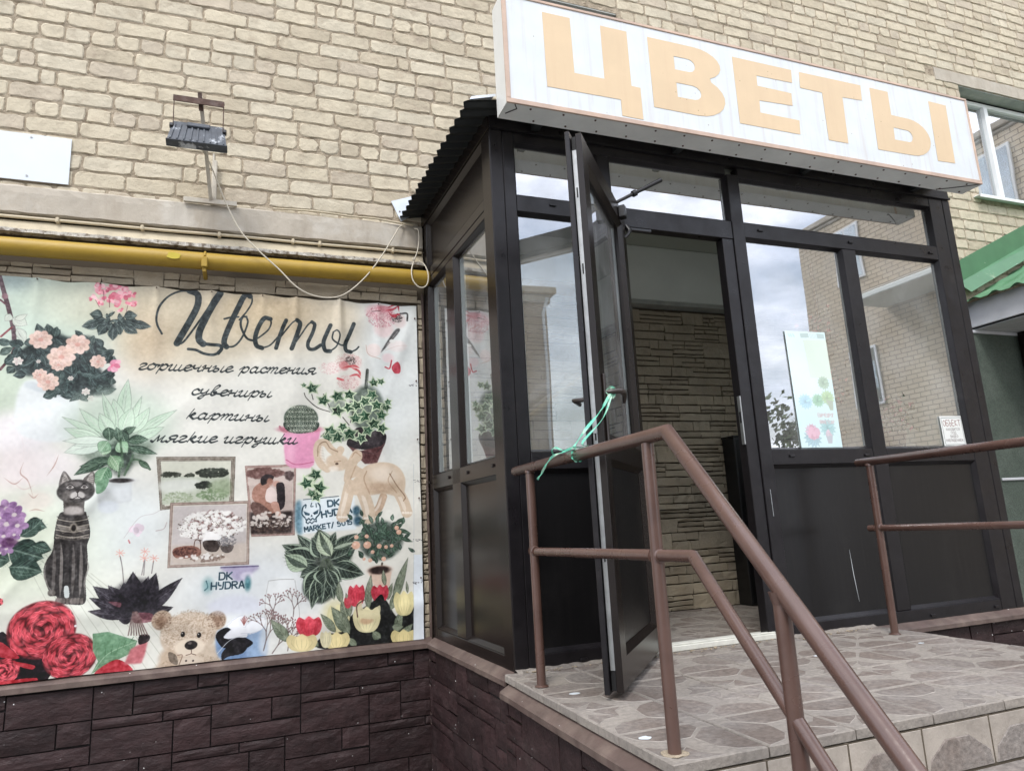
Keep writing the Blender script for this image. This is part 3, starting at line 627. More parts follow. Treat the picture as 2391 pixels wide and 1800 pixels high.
CYR = {  # hand-drawn slanted letters: strokes in x-heights, then the advance
 'г': ([(0,.75),(.15,1),(.4,1),(.48,.78),(.3,.55),(.08,.3),(.1,.05),(.35,0),(.62,.2)],), 'о': ([(.35,1),(.05,.7),(.05,.2),(.3,0),(.55,.3),(.55,.75),(.35,1),(.5,.85),(.8,.85)],),
 'р': ([(-.05,.5),(.28,1.05),(.16,.3),(.05,-.65)],[(.18,.55),(.5,1),(.7,.7),(.6,.2),(.4,0),(.2,.15)]), 'ш': ([(-.08,.7),(.15,1),(.05,.2),(.2,0),(.4,.25),(.5,1)],[(.5,1),(.42,.2),(.58,0),(.78,.25),(.9,1)],[(.9,1),(.82,.2),(.95,0),(1.18,.25)]),
 'е': ([(.03,.4),(.4,.6),(.5,.85),(.35,1),(.1,.75),(.05,.3),(.25,0),(.65,.28)],), 'ч': ([(-.08,.7),(.12,1),(.08,.6),(.25,.45),(.52,.65)],[(.62,1),(.5,.2),(.62,0),(.85,.22)]),
 'н': ([(-.08,.7),(.15,1),(.03,0)],[(.08,.5),(.5,.56)],[(.62,1),(.5,.2),(.62,0),(.85,.22)]), 'ы': ([(-.08,.7),(.13,1),(.05,.2),(.2,0),(.42,.2),(.4,.5),(.2,.55),(.08,.35)],[(.78,1),(.66,.2),(.78,0),(1,.22)]),
 'а': ([(.52,.85),(.3,1),(.05,.6),(.08,.12),(.27,0),(.5,.4),(.58,1)],[(.58,1),(.5,.2),(.6,0),(.84,.22)]), 'с': ([(.5,.8),(.35,1),(.08,.7),(.08,.25),(.28,0),(.64,.25)],),
 'т': ([(-.08,.7),(.15,1),(.03,0)],[(.07,.4),(.35,1),(.46,.8),(.35,0)],[(.38,.4),(.65,1),(.78,.8),(.68,.15),(.8,0),(1.02,.2)]), 'и': ([(-.08,.7),(.15,1),(.05,.2),(.2,0),(.45,.3),(.57,1)],[(.57,1),(.47,.2),(.6,0),(.84,.22)]),
 'я': ([(-.03,.1),(.12,0),(.34,.45)],[(.6,.5),(.3,.45),(.13,.75),(.33,1),(.67,1),(.55,.2),(.67,0),(.9,.22)]), 'у': ([(-.08,.7),(.12,1),(.06,.5),(.2,.28),(.45,.5),(.6,1)],[(.6,1),(.45,-.1),(.22,-.6),(.03,-.5),(.2,-.15),(.78,.25)]),
 'в': ([(.05,.5),(.35,1.1),(.55,1.6),(.42,1.78),(.2,1.3),(.1,.3),(.25,0),(.5,.25),(.42,.62),(.25,.55),(.4,.35),(.8,.3)],), 'к': ([(.3,1.7),(.04,0)],[(.1,.4),(.42,.98),(.52,.8),(.3,.55),(.2,.5),(.45,.1),(.55,0),(.82,.22)]),
 'м': ([(-.1,.1),(.06,0),(.32,1)],[(.32,1),(.35,.08)],[(.37,.12),(.75,1)],[(.75,1),(.64,.2),(.77,0),(1.0,.22)])}
CADV = dict(zip('горшечныастяукмив', (.66,.8,.86,1.2,.66,.86,.86,1.02,.86,.64,1.04,.92,.8,.84,1.02,.86,.82)))
LAT = {  # stencil capitals, unit box
 'D': ([(0,0),(0,1)],[(.12,1),(.45,.95),(.6,.7),(.6,.3),(.45,.05),(.12,0)]), 'K': ([(0,0),(0,1)],[(.55,1),(.14,.52)],[(.14,.48),(.6,0)]), 'H': ([(0,0),(0,1)],[(.12,.5),(.45,.5)],[(.58,0),(.58,1)]),
 'Y': ([(0,1),(.04,.6),(.3,.5)],[(.6,1),(.5,.1),(.2,0)]), 'R': ([(0,0),(0,1)],[(.12,1),(.5,.95),(.55,.62),(.14,.5)],[(.3,.42),(.6,0)]), 'A': ([(0,0),(.24,1)],[(.34,1),(.6,0)],[(.2,.33),(.42,.33)]),
 'M': ([(0,0),(0,1),(.28,.4)],[(.36,.45),(.62,1),(.62,0)]), 'E': ([(0,0),(0,1)],[(.1,1),(.5,1)],[(.1,.5),(.42,.5)],[(.1,0),(.5,0)]), 'T': ([(0,1),(.6,1)],[(.3,.88),(.3,0)]), '/': ([(0,-.1),(.35,1.05)],),
 '5': ([(.5,1),(.08,1),(.06,.58),(.4,.6),(.52,.3),(.4,0),(.04,.04)],), '0': ([(.28,1),(.03,.8),(.03,.2),(.25,0)],[(.34,0),(.56,.2),(.56,.8),(.36,1)]), '1': ([(.1,.8),(.3,1),(.3,0)],), 'I': ([(.1,0),(.1,1)],),
 'О': ([(.3,1),(.02,.75),(.02,.25),(.3,0),(.58,.25),(.58,.75),(.3,1)],), 'Б': ([(.55,1),(.02,1),(.02,0),(.42,0),(.55,.27),(.4,.52),(.04,.52)],), 'Ъ': ([(-.08,1),(.12,1),(.12,0),(.42,0),(.55,.27),(.4,.5),(.14,.5)],), 'Е': ([(.5,1),(0,1),(0,0),(.5,0)],[(0,.52),(.4,.52)]), 'К': ([(0,0),(0,1)],[(.5,1),(.02,.5),(.55,0)]), 'Т': ([(0,1),(.6,1)],[(.3,1),(.3,0)]),
 'Ы': ([(0,1),(0,0),(.25,0),(.34,.25),(.25,.5),(.02,.5)],[(.55,0),(.55,1)]), 'Н': ([(0,0),(0,1)],[(0,.5),(.5,.5)],[(.5,0),(.5,1)]), 'Ч': ([(0,1),(.02,.55),(.48,.5)],[(.5,1),(.5,0)]), 'П': ([(0,0),(0,1),(.5,1),(.5,0)],), 'А': ([(0,0),(.28,1),(.56,0)],[(.1,.35),(.46,.35)]), 'С': ([(.5,.85),(.28,1),(.03,.7),(.03,.3),(.28,0),(.5,.15)],), 'И': ([(0,1),(0,0),(.5,1),(.5,0)],), 'Я': ([(0,0),(.25,.48)],[(.5,0),(.5,1),(.2,1),(.05,.75),(.2,.48),(.5,.48)]), 'Р': ([(0,0),(0,1),(.35,1),(.5,.75),(.35,.48),(0,.48)],), 'Г': ([(0,0),(0,1),(.48,1)],), 'Ш': ([(0,1),(0,0),(.7,0),(.7,1)],[(.35,0),(.35,1)]), 'Щ': ([(0,1),(0,0),(.7,0),(.7,1)],[(.35,0),(.35,1)],[(.7,0),(.8,-.2)]), 'Х': ([(0,0),(.5,1)],[(0,1),(.5,0)]), 'Д': ([(.05,0),(.15,1),(.45,1),(.5,0)],[(-.05,-.2),(-.05,0),(.6,0),(.6,-.2)]), 'В': ([(0,0),(0,1),(.35,.95),(.38,.6),(0,.52),(.45,.45),(.45,.05),(0,0)],), 'Ю': ([(0,0),(0,1)],[(0,.5),(.2,.5)],[(.4,1),(.2,.7),(.2,.3),(.4,0),(.6,.3),(.6,.7),(.4,1)]), 'Л': ([(0,0),(.18,1),(.5,1),(.5,0)],), 'М': ([(0,0),(0,1),(.3,.4),(.6,1),(.6,0)],)}
def write(cv, text, p0, p1, xh, col, w, table=CYR, adv=None, slant=.32, nib=(-.9, .3), al=1, smooth=1):
    """letters of `text` from p0 to p1 (baseline ends, px), x-height xh px"""
    ad = [(.55 if c == ' ' else (CADV.get(c, .8) if table is CYR else {'I': .4, '/': .55, '1': .5, 'Ш': .95, 'Щ': .98, 'Ю': .85}.get(c, .82))) for c in text]
    p0, p1 = np.array(p0, float), np.array(p1, float)
    L = np.hypot(*(p1-p0)); ux = (p1-p0)/L; uy = np.array([ux[1], -ux[0]]); k = L/sum(ad); x = 0
    for c, a in zip(text, ad):
        for st in table.get(c, ()):
            pts = [p0+ux*(x+px)*k+(uy+ux*slant)*py*xh for px, py in st]
            cv.stroke(pts, w, col, al, sm=smooth, nib=nib)
        x += a

HEX = lambda h: np.array([h//1000000, h//1000 % 1000, h % 1000], np.float32)/255   # colour written as rrrgggbbb
def play(cv, ops):
    full = {'P': [1, 0, 0], 'S': [1, 0, 0], 'B': [1, 0, .3], 'L': [0, 1], 'K': [1.6, .7]}; need = {'P': 3, 'S': 4, 'B': 5, 'L': 5, 'K': 6}
    for o in ops:
        k = o[0]
        if k in full: o = list(o)+full[k][len(o)-need[k]:]
        if k == 'P': cv.poly(o[1], HEX(o[2]), o[3], o[4], o[5])
        elif k == 'S': cv.stroke(o[1], max(o[2], 1.4), HEX(o[3]), o[4], taper=o[5])
        elif k == 'B': cv.blob(o[1][0], o[1][1], o[2], o[3], HEX(o[4]), o[5], o[6], o[7])
        elif k == 'L': cv.leaf(*o[1], o[2], HEX(o[3]), HEX(o[4]), o[5], o[6])
        elif k == 'T': cv.petals(*o[1], o[2], o[3], [HEX(c) for c in o[4]])
        elif k == 'F': cv.flower(*o[1], o[2], o[3], [HEX(c) for c in o[4]], HEX(o[5]) if o[5] else None)
        elif k == 'R': cv.rose(*o[1], o[2], HEX(o[3]))
        elif k == 'I': cv.ivy(*o[1], o[2], o[3])
        elif k == 'K': cv.speck(*o[1], o[2], o[3], o[4], HEX(o[5]), o[6], o[7])
        elif k == 'W': write(cv, o[1], o[2], o[3], o[4], HEX(o[5]), o[6], LAT if o[7] else CYR, None, o[8], (-.9, .3) if not o[7] else None, 1, 1)

ART = [["B",[171,113],361,199,198216198,0.9,0,0.5],
["B",[101,39],52,33,140158160,0.6,0,0.9],
["B",[268,92],123,85,206212190,0.6,0,0.6],
["B",[768,106],411,151,206190160,0.95,0,0.6],
["B",[632,131],199,199,208194166,0.8,0,0.6],
["B",[946,90],192,82,200176138,0.55,0,0.7],
["B",[498,241],76,95,205176140,0.5,0,0.8],
["B",[1124,120],91,91,214202178,0.7,0,0.8],
["B",[1368,247],119,411,219225224,0.8,0,0.5],
["B",[422,858],213,132,220226224,0.9,0,0.6],
["B",[881,1096],251,131,214221226,0.7,0,0.6],
["B",[180,917],213,168,216224198,0.8,0,0.6],
["B",[355,1187],183,213,216222206,0.5,0,0.6],
["B",[97,391],95,114,190208182,0.7,0,0.6],
["S",[164,874,265,1077,387,1291],2,176178160,0.55],
["S",[191,889,296,1084,420,1294],2,176178160,0.55],
["S",[217,905,328,1091,453,1298],2,176178160,0.55],
["S",[244,921,360,1099,487,1302],2,176178160,0.55],
["S",[271,937,392,1106,521,1306],2,176178160,0.55],
["S",[298,953,425,1114,555,1310],2,176178160,0.55],
["S",[325,969,458,1121,590,1314],2,176178160,0.55],
["S",[353,985,491,1129,625,1318],2,176178160,0.55],
["S",[380,1001,525,1137,660,1322],2,176178160,0.55],
["S",[100,515,130,511,160,556,169,629,134,665],4.3,196160150,0.4,0.7],
["S",[179,547,186,570,198,552],4.3,196160150,0.4,0.7],
["S",[226,552,238,564,249,543],4.3,196160150,0.4,0.7],
["S",[162,638,176,675,228,694],4.3,196160150,0.4,0.7],
["S",[261,612,256,649,277,677],4.3,196160150,0.4,0.7],
["S",[136,692,177,728,214,711],4.3,196160150,0.4,0.7],
["B",[148,552],104,71,232226226,0.85,0,0.4],
["B",[210,657],109,57,230222220,0.8,0,0.4],
["B",[136,666],91,66,228216212,0.6,0,0.5],
["B",[214,766],46,30,226214202,0.7,0,0.4],
["S",[172,643,166,677,188,702,205,751],3.6,170120105,0.55,0.8],
["S",[267,619,257,654,238,688],3.6,170120105,0.55,0.8],
["S",[122,690,152,711,175,692],3.6,170120105,0.55,0.8],
["S",[191,741,207,756,219,744],3.6,170120105,0.55,0.8],
["S",[197,797,216,793,241,800],3.6,170120105,0.55,0.8],
["S",[56,18,82,100,97,152,112,210,118,260],13,98074080],
["S",[79,231,95,211,106,198],6.2,140070076],
["S",[120,262,110,301,86,342],8.1,104066070],
["S",[82,119,67,106],5.7,120080088],
["B",[79,93],8.5,10.4,150110118],
["L",[98,152,85,177],24,196206190,226230216],
["L",[105,167,148,188],38,200208192,228232218],
["L",[111,171,145,150],19,200206190,228232218],
["L",[121,200,149,247],28,196204190,226230216],
["L",[70,245,114,253],26,60080076,130150140],
["L",[82,292,115,267],24,70088080,130150140],
["P",[166,375,275,401,315,458,290,571,160,556,137,455],226230228,0.95,1,4],
["P",[170,380,272,411,277,434,168,403],196204206,0.7,1,3],
["L",[406,159,416,174],35,54066066,128146138,1],
["L",[391,164,383,183],35,54066066,128146138,1],
["L",[399,153,401,162],35,54066066,128146138],
["L",[407,165,419,186],35,54066066,128146138,1],
["L",[382,159,364,174],35,54066066,128146138],
["L",[413,154,433,162],35,54066066,128146138],
["L",[394,170,389,197],35,54066066,128146138],
["L",[387,150,375,154],35,54066066,128146138],
["L",[422,163,451,181],35,54066066,128146138,1],
["L",[374,167,345,189],35,54066066,128146138,1],
["L",[409,145,424,144],35,54066066,128146138],
["L",[409,175,422,206],35,54066066,128146138,1],
["L",[369,153,335,161],35,54066066,128146138],
["L",[432,154,476,162],35,54066066,128146138],
["L",[378,177,355,211],35,54066066,128146138],
["L",[391,140,384,133],35,54066066,128146138],
["L",[431,172,473,200],35,54066066,128146138,1],
["L",[355,164,304,183],35,54066066,128146138,1],
["L",[429,141,469,134],35,54066066,128146138],
["L",[398,185,399,228],35,54066066,128146138,1],
["L",[364,142,325,138],35,54066066,128146138],
["L",[451,160,516,175],35,54066066,128146138],
["T",[349,51],24,7,[232132150,242164176,222104128,246190196]],
["T",[377,85],24,7,[232132150,242164176,222104128,246190196]],
["T",[408,31],24,7,[232132150,242164176,222104128,246190196]],
["T",[436,60],24,7,[232132150,242164176,222104128,246190196]],
["T",[451,95],21,7,[232132150,242164176,222104128,246190196]],
["T",[348,35],20,7,[232132150,242164176,222104128,246190196]],
["T",[374,39],22,7,[232132150,242164176,222104128,246190196]],
["T",[400,37],23,7,[232132150,242164176,222104128,246190196]],
["T",[426,40],19,7,[232132150,242164176,222104128,246190196]],
["T",[358,60],16,7,[232132150,242164176,222104128,246190196]],
["T",[389,68],25,7,[232132150,242164176,222104128,246190196]],
["T",[419,66],27,7,[232132150,242164176,222104128,246190196]],
["T",[449,59],19,7,[232132150,242164176,222104128,246190196]],
["T",[330,78],17,7,[232132150,242164176,222104128,246190196]],
["T",[356,96],16,7,[232132150,242164176,222104128,246190196]],
["T",[412,100],21,7,[232132150,242164176,222104128,246190196]],
["T",[446,90],17,7,[232132150,242164176,222104128,246190196]],
["T",[417,118],12,7,[232132150,242164176,222104128,246190196]],
["T",[464,89],8.5,7,[232132150,242164176,222104128,246190196]],
["S",[362,55,366,90],1.9,120070080,0.7],
["S",[339,87,353,112],1.9,120070080,0.7],
["S",[381,84,383,110],1.9,120070080,0.7],
["S",[438,101,435,122],1.9,120070080,0.7],
["P",[117,296,157,256,205,195,264,222,334,218,370,267,365,326,410,384,396,418,313,424,255,401,217,369,133,352],44056056,0.95,1,5],
["L",[141,333,164,353],21,46060060,112134128],
["L",[144,252,187,245],30,56072070,112134128],
["L",[182,258,209,229],28,46060060,112134128],
["L",[368,359,413,349],31,56072070,112134128],
["L",[101,304,130,290],24,56072070,112134128],
["L",[178,339,219,338],28,56072070,112134128],
["L",[133,264,122,302],28,46060060,112134128],
["L",[231,354,275,368],31,46060060,112134128],
["L",[405,262,372,285],27,56072070,112134128],
["L",[202,332,233,333],21,46060060,112134128],
["L",[285,408,312,430],23,56072070,112134128],
["L",[229,282,186,277],29,46060060,112134128],
["L",[297,365,275,391],24,56072070,112134128],
["L",[196,349,225,331],24,38050052,112134128],
["L",[272,252,260,282],23,46060060,112134128],
["L",[302,346,290,381],26,38050052,112134128],
["L",[261,271,267,309],27,56072070,112134128],
["L",[219,288,263,301],31,46060060,112134128],
["L",[335,248,351,291],31,38050052,112134128],
["L",[389,355,396,324],22,56072070,112134128],
["L",[225,201,197,217],22,38050052,112134128],
["L",[245,328,238,292],26,56072070,112134128],
["L",[235,394,270,420],30,38050052,112134128],
["L",[414,338,377,339],24,46060060,112134128],
["L",[272,321,234,311],26,46060060,112134128],
["L",[353,394,336,357],28,56072070,112134128],
["L",[221,344,216,380],26,38050052,112134128],
["L",[335,405,318,432],23,46060060,112134128],
["L",[259,362,245,392],24,56072070,112134128],
["L",[348,362,357,328],25,38050052,112134128],
["L",[223,394,247,431],30,56072070,112134128],
["L",[249,301,273,337],30,56072070,112134128],
["L",[195,231,175,200],25,38050052,112134128],
["L",[351,344,330,314],25,38050052,112134128],
["L",[278,376,275,421],32,46060060,112134128],
["L",[166,315,145,289],23,38050052,112134128],
["L",[266,315,236,333],25,38050052,112134128],
["L",[287,311,293,354],31,46060060,112134128],
["L",[376,414,358,379],27,46060060,112134128],
["L",[271,246,263,283],26,38050052,112134128],
["L",[179,267,206,292],25,38050052,112134128],
["L",[282,265,309,295],27,38050052,112134128],
["L",[232,230,255,252],22,38050052,112134128],
["L",[262,324,291,354],28,38050052,112134128],
["L",[214,281,221,314],24,38050052,112134128],
["L",[211,431,244,411],27,56072070,112134128],
["L",[323,247,325,277],21,56072070,112134128],
["L",[266,259,233,265],22,38050052,112134128],
["L",[240,314,207,303],23,56072070,112134128],
["L",[337,232,335,265],22,56072070,112134128],
["L",[216,336,177,344],28,38050052,112134128],
["L",[358,402,392,404],22,56072070,112134128],
["L",[267,255,258,291],27,56072070,112134128],
["L",[209,371,219,342],22,46060060,112134128],
["L",[164,316,201,293],30,38050052,112134128],
["L",[159,317,170,281],27,38050052,112134128],
["L",[342,339,296,345],31,56072070,112134128],
["L",[257,377,245,335],31,56072070,112134128],
["L",[375,348,343,363],24,56072070,112134128],
["L",[268,323,232,325],24,46060060,112134128],
["L",[213,318,255,328],29,56072070,112134128],
["L",[364,392,346,366],21,38050052,112134128],
["L",[243,199,212,222],26,46060060,112134128],
["L",[369,258,338,224],31,38050052,112134128],
["L",[308,281,324,310],23,46060060,112134128],
["L",[144,256,106,244],28,38050052,112134128],
["L",[270,380,292,358],22,56072070,112134128],
["L",[158,358,123,361],25,38050052,112134128],
["L",[217,223,205,193],22,38050052,112134128],
["L",[287,268,324,253],27,46060060,112134128],
["L",[186,307,188,347],29,38050052,112134128],
["L",[376,287,351,308],22,46060060,112134128],
["L",[304,225,286,198],22,46060060,112134128],
["L",[270,289,243,314],26,56072070,112134128],
["L",[160,327,124,320],25,46060060,112134128],
["L",[383,311,393,270],29,46060060,112134128],
["L",[394,362,407,333],22,38050052,112134128],
["L",[228,371,220,413],31,38050052,112134128],
["L",[194,272,224,302],30,38050052,112134128],
["L",[181,350,215,341],25,46060060,112134128],
["L",[286,347,281,311],25,46060060,112134128],
["L",[148,321,185,305],28,56072070,112134128],
["L",[97,323,125,298],28,56072070,112134128],
["L",[194,287,211,323],28,46060060,112134128],
["L",[205,298,228,275],22,56072070,112134128],
["L",[310,347,355,355],31,56072070,112134128],
["L",[362,285,401,268],28,38050052,112134128],
["L",[235,378,261,412],29,56072070,112134128],
["L",[200,371,194,340],23,46060060,112134128],
["L",[333,344,308,312],27,38050052,112134128],
["L",[229,265,195,273],24,38050052,112134128],
["L",[402,316,406,283],23,46060060,112134128],
["L",[411,333,369,353],31,46060060,112134128],
["L",[251,316,235,287],23,46060060,112134128],
["L",[295,429,259,425],25,46060060,112134128],
["L",[311,262,320,232],22,56072070,112134128],
["L",[104,252,139,262],25,46060060,112134128],
["L",[226,362,257,330],31,46060060,112134128],
["L",[177,306,147,329],27,46060060,112134128],
["L",[195,225,176,182],27,48062060,116136128],
["L",[210,215,204,181],27,48062060,116136128],
["L",[227,224,233,189],27,48062060,116136128],
["L",[318,239,300,210],27,48062060,116136128],
["L",[336,248,342,213],27,48062060,116136128],
["L",[402,384,405,359],27,48062060,116136128],
["L",[370,409,420,398],27,48062060,116136128],
["L",[313,419,339,443],27,48062060,116136128],
["L",[124,334,106,353],27,48062060,116136128],
["L",[146,314,107,320],27,48062060,116136128],
["L",[353,257,387,266],27,48062060,116136128],
["L",[337,405,286,444],27,48062060,116136128],
["F",[190,236],33,8,[228196178,236206192,220182166],214160146],
["F",[296,247],36,8,[228196178,236206192,220182166],214160146],
["F",[252,293],40,8,[228196178,236206192,220182166],214160146],
["F",[360,305],24,8,[228196178,236206192,220182166],214160146],
["F",[197,356],21,8,[228196178,236206192,220182166],214160146],
["F",[221,379],31,8,[228196178,236206192,220182166],214160146],
["F",[246,320],22,8,[228196178,236206192,220182166],214160146],
["F",[132,312],15,6,[232226214,224206198],0],
["F",[189,311],6.6,6,[232226214,224206198],0],
["F",[284,365],8.5,6,[232226214,224206198],0],
["F",[331,410],13,6,[232226214,224206198],0],
["F",[347,433],10.4,6,[232226214,224206198],0],
["T",[412,317],29,14,[236150176,244176194,228120150]],
["B",[439,519],157,114,196214194,0.75,0,0.4],
["B",[431,605],109,57,70092074,0.5,0,0.25],
["B",[445,633],38,57,40054046,0.8],
["L",[443,523,454,363],43,188212186,222234216],
["L",[431,544,413,432],43,188212186,222234216],
["L",[456,541,498,421],28,188212186,222234216],
["L",[488,555,609,469],28,188212186,222234216],
["L",[478,572,572,529],33,188212186,222234216],
["L",[421,538,379,413],28,188212186,222234216],
["L",[401,553,316,467],33,188212186,222234216],
["L",[387,562,269,496],24,188212186,222234216],
["L",[389,573,276,533],38,188212186,222234216],
["L",[464,552,525,460],47,188212186,222234216],
["L",[448,552,470,461],52,188212186,222234216],
["L",[419,558,374,481],43,188212186,222234216],
["L",[404,572,281,613],52,206220204,228236222],
["L",[404,572,307,590],33,206220204,228236222],
["L",[404,572,275,575],28,206220204,228236222],
["L",[420,633,314,687],38,52074060,150180150],
["L",[425,643,328,659],28,52074060,150180150],
["L",[464,596,554,621],28,52074060,150180150],
["L",[463,577,526,572],33,52074060,150180150],
["L",[445,557,486,529],28,52074060,150180150],
["L",[402,529,409,576],38,52074060,150180150],
["L",[444,538,464,591],33,52074060,150180150],
["L",[410,670,385,735],24,52074060,150180150],
["L",[438,576,427,529],28,52074060,150180150],
["L",[384,651,345,669],24,52074060,150180150],
["L",[409,661,385,735],52,96140104,190220184],
["L",[409,590,391,623],33,170204166,214230204],
["L",[415,624,443,680],52,112150112,206224190],
["L",[434,581,465,615],43,150190150,206224200],
["L",[404,576,382,614],43,120160124,196220190],
["S",[455,662,449,624,442,576],6.6,84110084,0.9],
["S",[460,690,479,643,508,644,535,673],6.6,84110084,0.9],
["S",[444,699,446,648],6.6,84110084,0.9],
["S",[468,672,482,624],6.6,84110084,0.9],
["L",[500,644,537,673],19,60084064,140170140],
["P",[381,732,391,717,483,704,484,776,435,784,391,791],196200198,1,0,2],
["P",[410,723,481,717,483,776,444,782],222226226,0.8,0,6],
["B",[449,709],43,11.2,206208206],
["B",[449,708],36,7.6,60054054],
["P",[383,711,416,703,405,740,382,748],110150116,1,1],
["T",[507,867],30,12,[226208216,214196206,232224230]],
["S",[593,851,585,871,562,877],2.5,170140140,0.6],
["S",[468,895,510,832,555,819,582,794,570,748],2,170150150,0.4],
["S",[482,903,486,912],4.1,180060070,0.7],
["B",[418,793],30,20,212218224,0.7],
["P",[272,870,273,899,269,927,255,955,250,987,260,1025,272,1054,271,1062,291,1065,292,1084,324,1091,370,1091,367,1029,369,981,368,948,364,913,370,885,368,855,358,816,351,805,292,803,278,822],62058057,1,1],
["P",[289,769,294,813,351,815,350,771],84078074],
["P",[300,789,339,790,349,813,297,811],188180174,0.9,1,3],
["P",[277,739,273,714,280,679,288,674,302,692,312,713,301,735],120114110,1,1],
["P",[283,729,281,704,288,682,299,700,305,717],196188180,0.8,1],
["P",[341,706,354,686,366,676,374,687,373,722,367,749],110104100,1,1],
["P",[350,709,365,681,371,707,364,736],190182174,0.8,1],
["S",[282,689,294,696],1.5,80074072,0.7],
["S",[357,694,370,690],1.5,80074072,0.7],
["S",[284,695,296,701],1.5,80074072,0.7],
["S",[358,700,370,697],1.5,80074072,0.7],
["S",[286,701,297,706],1.5,80074072,0.7],
["S",[359,706,370,704],1.5,80074072,0.7],
["S",[288,707,299,711],1.5,80074072,0.7],
["S",[361,712,371,710],1.5,80074072,0.7],
["S",[290,713,300,716],1.5,80074072,0.7],
["S",[362,718,371,717],1.5,80074072,0.7],
["S",[292,719,302,721],1.5,80074072,0.7],
["S",[363,724,372,723],1.5,80074072,0.7],
["B",[323,739],54,38,70066064,1,0,0.06],
["B",[313,716],25,9.1,150144140,0.7],
["B",[302,754],17,18,150142136,0.5],
["B",[328,754],21,15,212206200,0.9,0,0.2],
["B",[305,724],12,6.6,198192186,1,0,0.15],
["B",[305,724],5.1,5.1,90084082],
["S",[294,724,305,716,317,724],2.5,40036036],
["B",[346,725],12,6.6,198192186,1,0,0.15],
["B",[346,725],5.1,5.1,90084082],
["S",[334,726,345,717,357,725],2.5,40036036],
["P",[320,739,333,738,328,747],60050050],
["S",[328,747,328,755,316,763],2,40036036],
["S",[328,755,341,763],2,40036036],
["S",[309,764,329,766,348,763],5.1,40036036,0.8],
["S",[276,818,320,828,363,821],2.5,92086080,0.85],
["S",[276,826,320,836,364,829],2.5,186176160,0.85],
["S",[276,834,321,844,364,837],2.5,92086080,0.85],
["S",[276,843,321,853,365,846],2.5,186176160,0.85],
["S",[276,851,322,861,365,854],2.5,92086080,0.85],
["S",[276,859,322,869,366,862],2.5,186176160,0.85],
["S",[276,867,323,877,366,871],2.5,92086080,0.85],
["S",[277,875,323,886,367,879],2.5,186176160,0.85],
["S",[277,884,324,894,367,887],2.5,92086080,0.85],
["B",[324,856],11.2,16,170160146],
["B",[324,856],6.1,10.2,50044042],
["S",[314,853,278,846],1.5,206196180,0.7],
["S",[333,854,365,849],1.5,206196180,0.7],
["S",[314,855,281,850],1.5,206196180,0.7],
["S",[333,856,363,853],1.5,206196180,0.7],
["S",[314,857,284,854],1.5,206196180,0.7],
["S",[334,857,361,857],1.5,206196180,0.7],
["S",[314,858,287,858],1.5,206196180,0.7],
["S",[334,859,359,861],1.5,206196180,0.7],
["S",[314,860,290,862],1.5,206196180,0.7],
["S",[334,861,357,865],1.5,206196180,0.7],
["S",[314,862,292,866],1.5,206196180,0.7],
["S",[334,863,355,868],1.5,206196180,0.7],
["S",[314,864,295,870],1.5,206196180,0.7],
["S",[334,865,353,872],1.5,206196180,0.7],
["S",[276,881,279,887],2,196186170,0.7],
["S",[280,881,282,887],2,196186170,0.7],
["S",[284,881,286,887],2,196186170,0.7],
["S",[288,881,290,887],2,196186170,0.7],
["S",[292,881,294,887],2,196186170,0.7],
["S",[296,882,298,888],2,196186170,0.7],
["S",[299,882,301,888],2,196186170,0.7],
["S",[303,882,305,888],2,196186170,0.7],
["S",[307,882,309,888],2,196186170,0.7],
["S",[311,883,313,888],2,196186170,0.7],
["S",[315,883,317,889],2,196186170,0.7],
["S",[319,883,321,889],2,196186170,0.7],
["S",[322,883,324,889],2,196186170,0.7],
["S",[326,883,328,889],2,196186170,0.7],
["S",[330,884,332,889],2,196186170,0.7],
["S",[334,884,336,890],2,196186170,0.7],
["S",[338,884,340,890],2,196186170,0.7],
["S",[342,884,344,890],2,196186170,0.7],
["S",[346,884,348,890],2,196186170,0.7],
["S",[349,885,352,890],2,196186170,0.7],
["S",[353,885,355,891],2,196186170,0.7],
["S",[357,885,359,891],2,196186170,0.7],
["S",[361,885,363,891],2,196186170,0.7],
["S",[365,885,367,891],2,196186170,0.7],
["S",[291,900,297,957,299,1024,300,1066],8.6,176168160,0.6,0.6],
["S",[324,902,330,959,332,1026,333,1068],8.6,176168160,0.38,0.6],
["S",[346,903,351,961,353,1028,354,1070],8.6,176168160,0.52,0.6],
["S",[271,899,277,956,279,1022,280,1064],8.6,176168160,0.38,0.6],
["S",[299,910,304,977,307,1043],3.6,30028028,0.7,0.6],
["S",[316,911,321,978,324,1044],3.6,30028028,0.7,0.6],
["S",[338,912,343,979,346,1046],3.6,30028028,0.7,0.6],
["S",[355,913,361,981,363,1047],3.6,30028028,0.7,0.6],
["S",[256,955,253,992,264,1030,275,1045],4.6,150144138,0.7,0.6],
["S",[364,952,372,981,364,1024,369,1071],4.1,150144138,0.7,0.6],
["P",[309,1038,320,1037,325,1068,313,1069],206212208,1,1],
["B",[294,1078],6.1,9.1,120112106],
["S",[298,1074,299,1086],1.5,36032032,0.9],
["B",[303,1079],6.1,9.1,120112106],
["S",[307,1075,308,1087],1.5,36032032,0.9],
["B",[312,1080],6.1,9.1,120112106],
["S",[316,1076,317,1088],1.5,36032032,0.9],
["B",[322,1081],6.1,9.1,120112106],
["S",[325,1076,327,1089],1.5,36032032,0.9],
["B",[333,1082],6.1,9.1,120112106],
["S",[336,1077,338,1089],1.5,36032032,0.9],
["B",[342,1082],6.1,9.1,120112106],
["S",[346,1078,347,1090],1.5,36032032,0.9],
["B",[351,1083],6.1,9.1,120112106],
["S",[355,1079,356,1091],1.5,36032032,0.9],
["B",[361,1084],6.1,9.1,120112106],
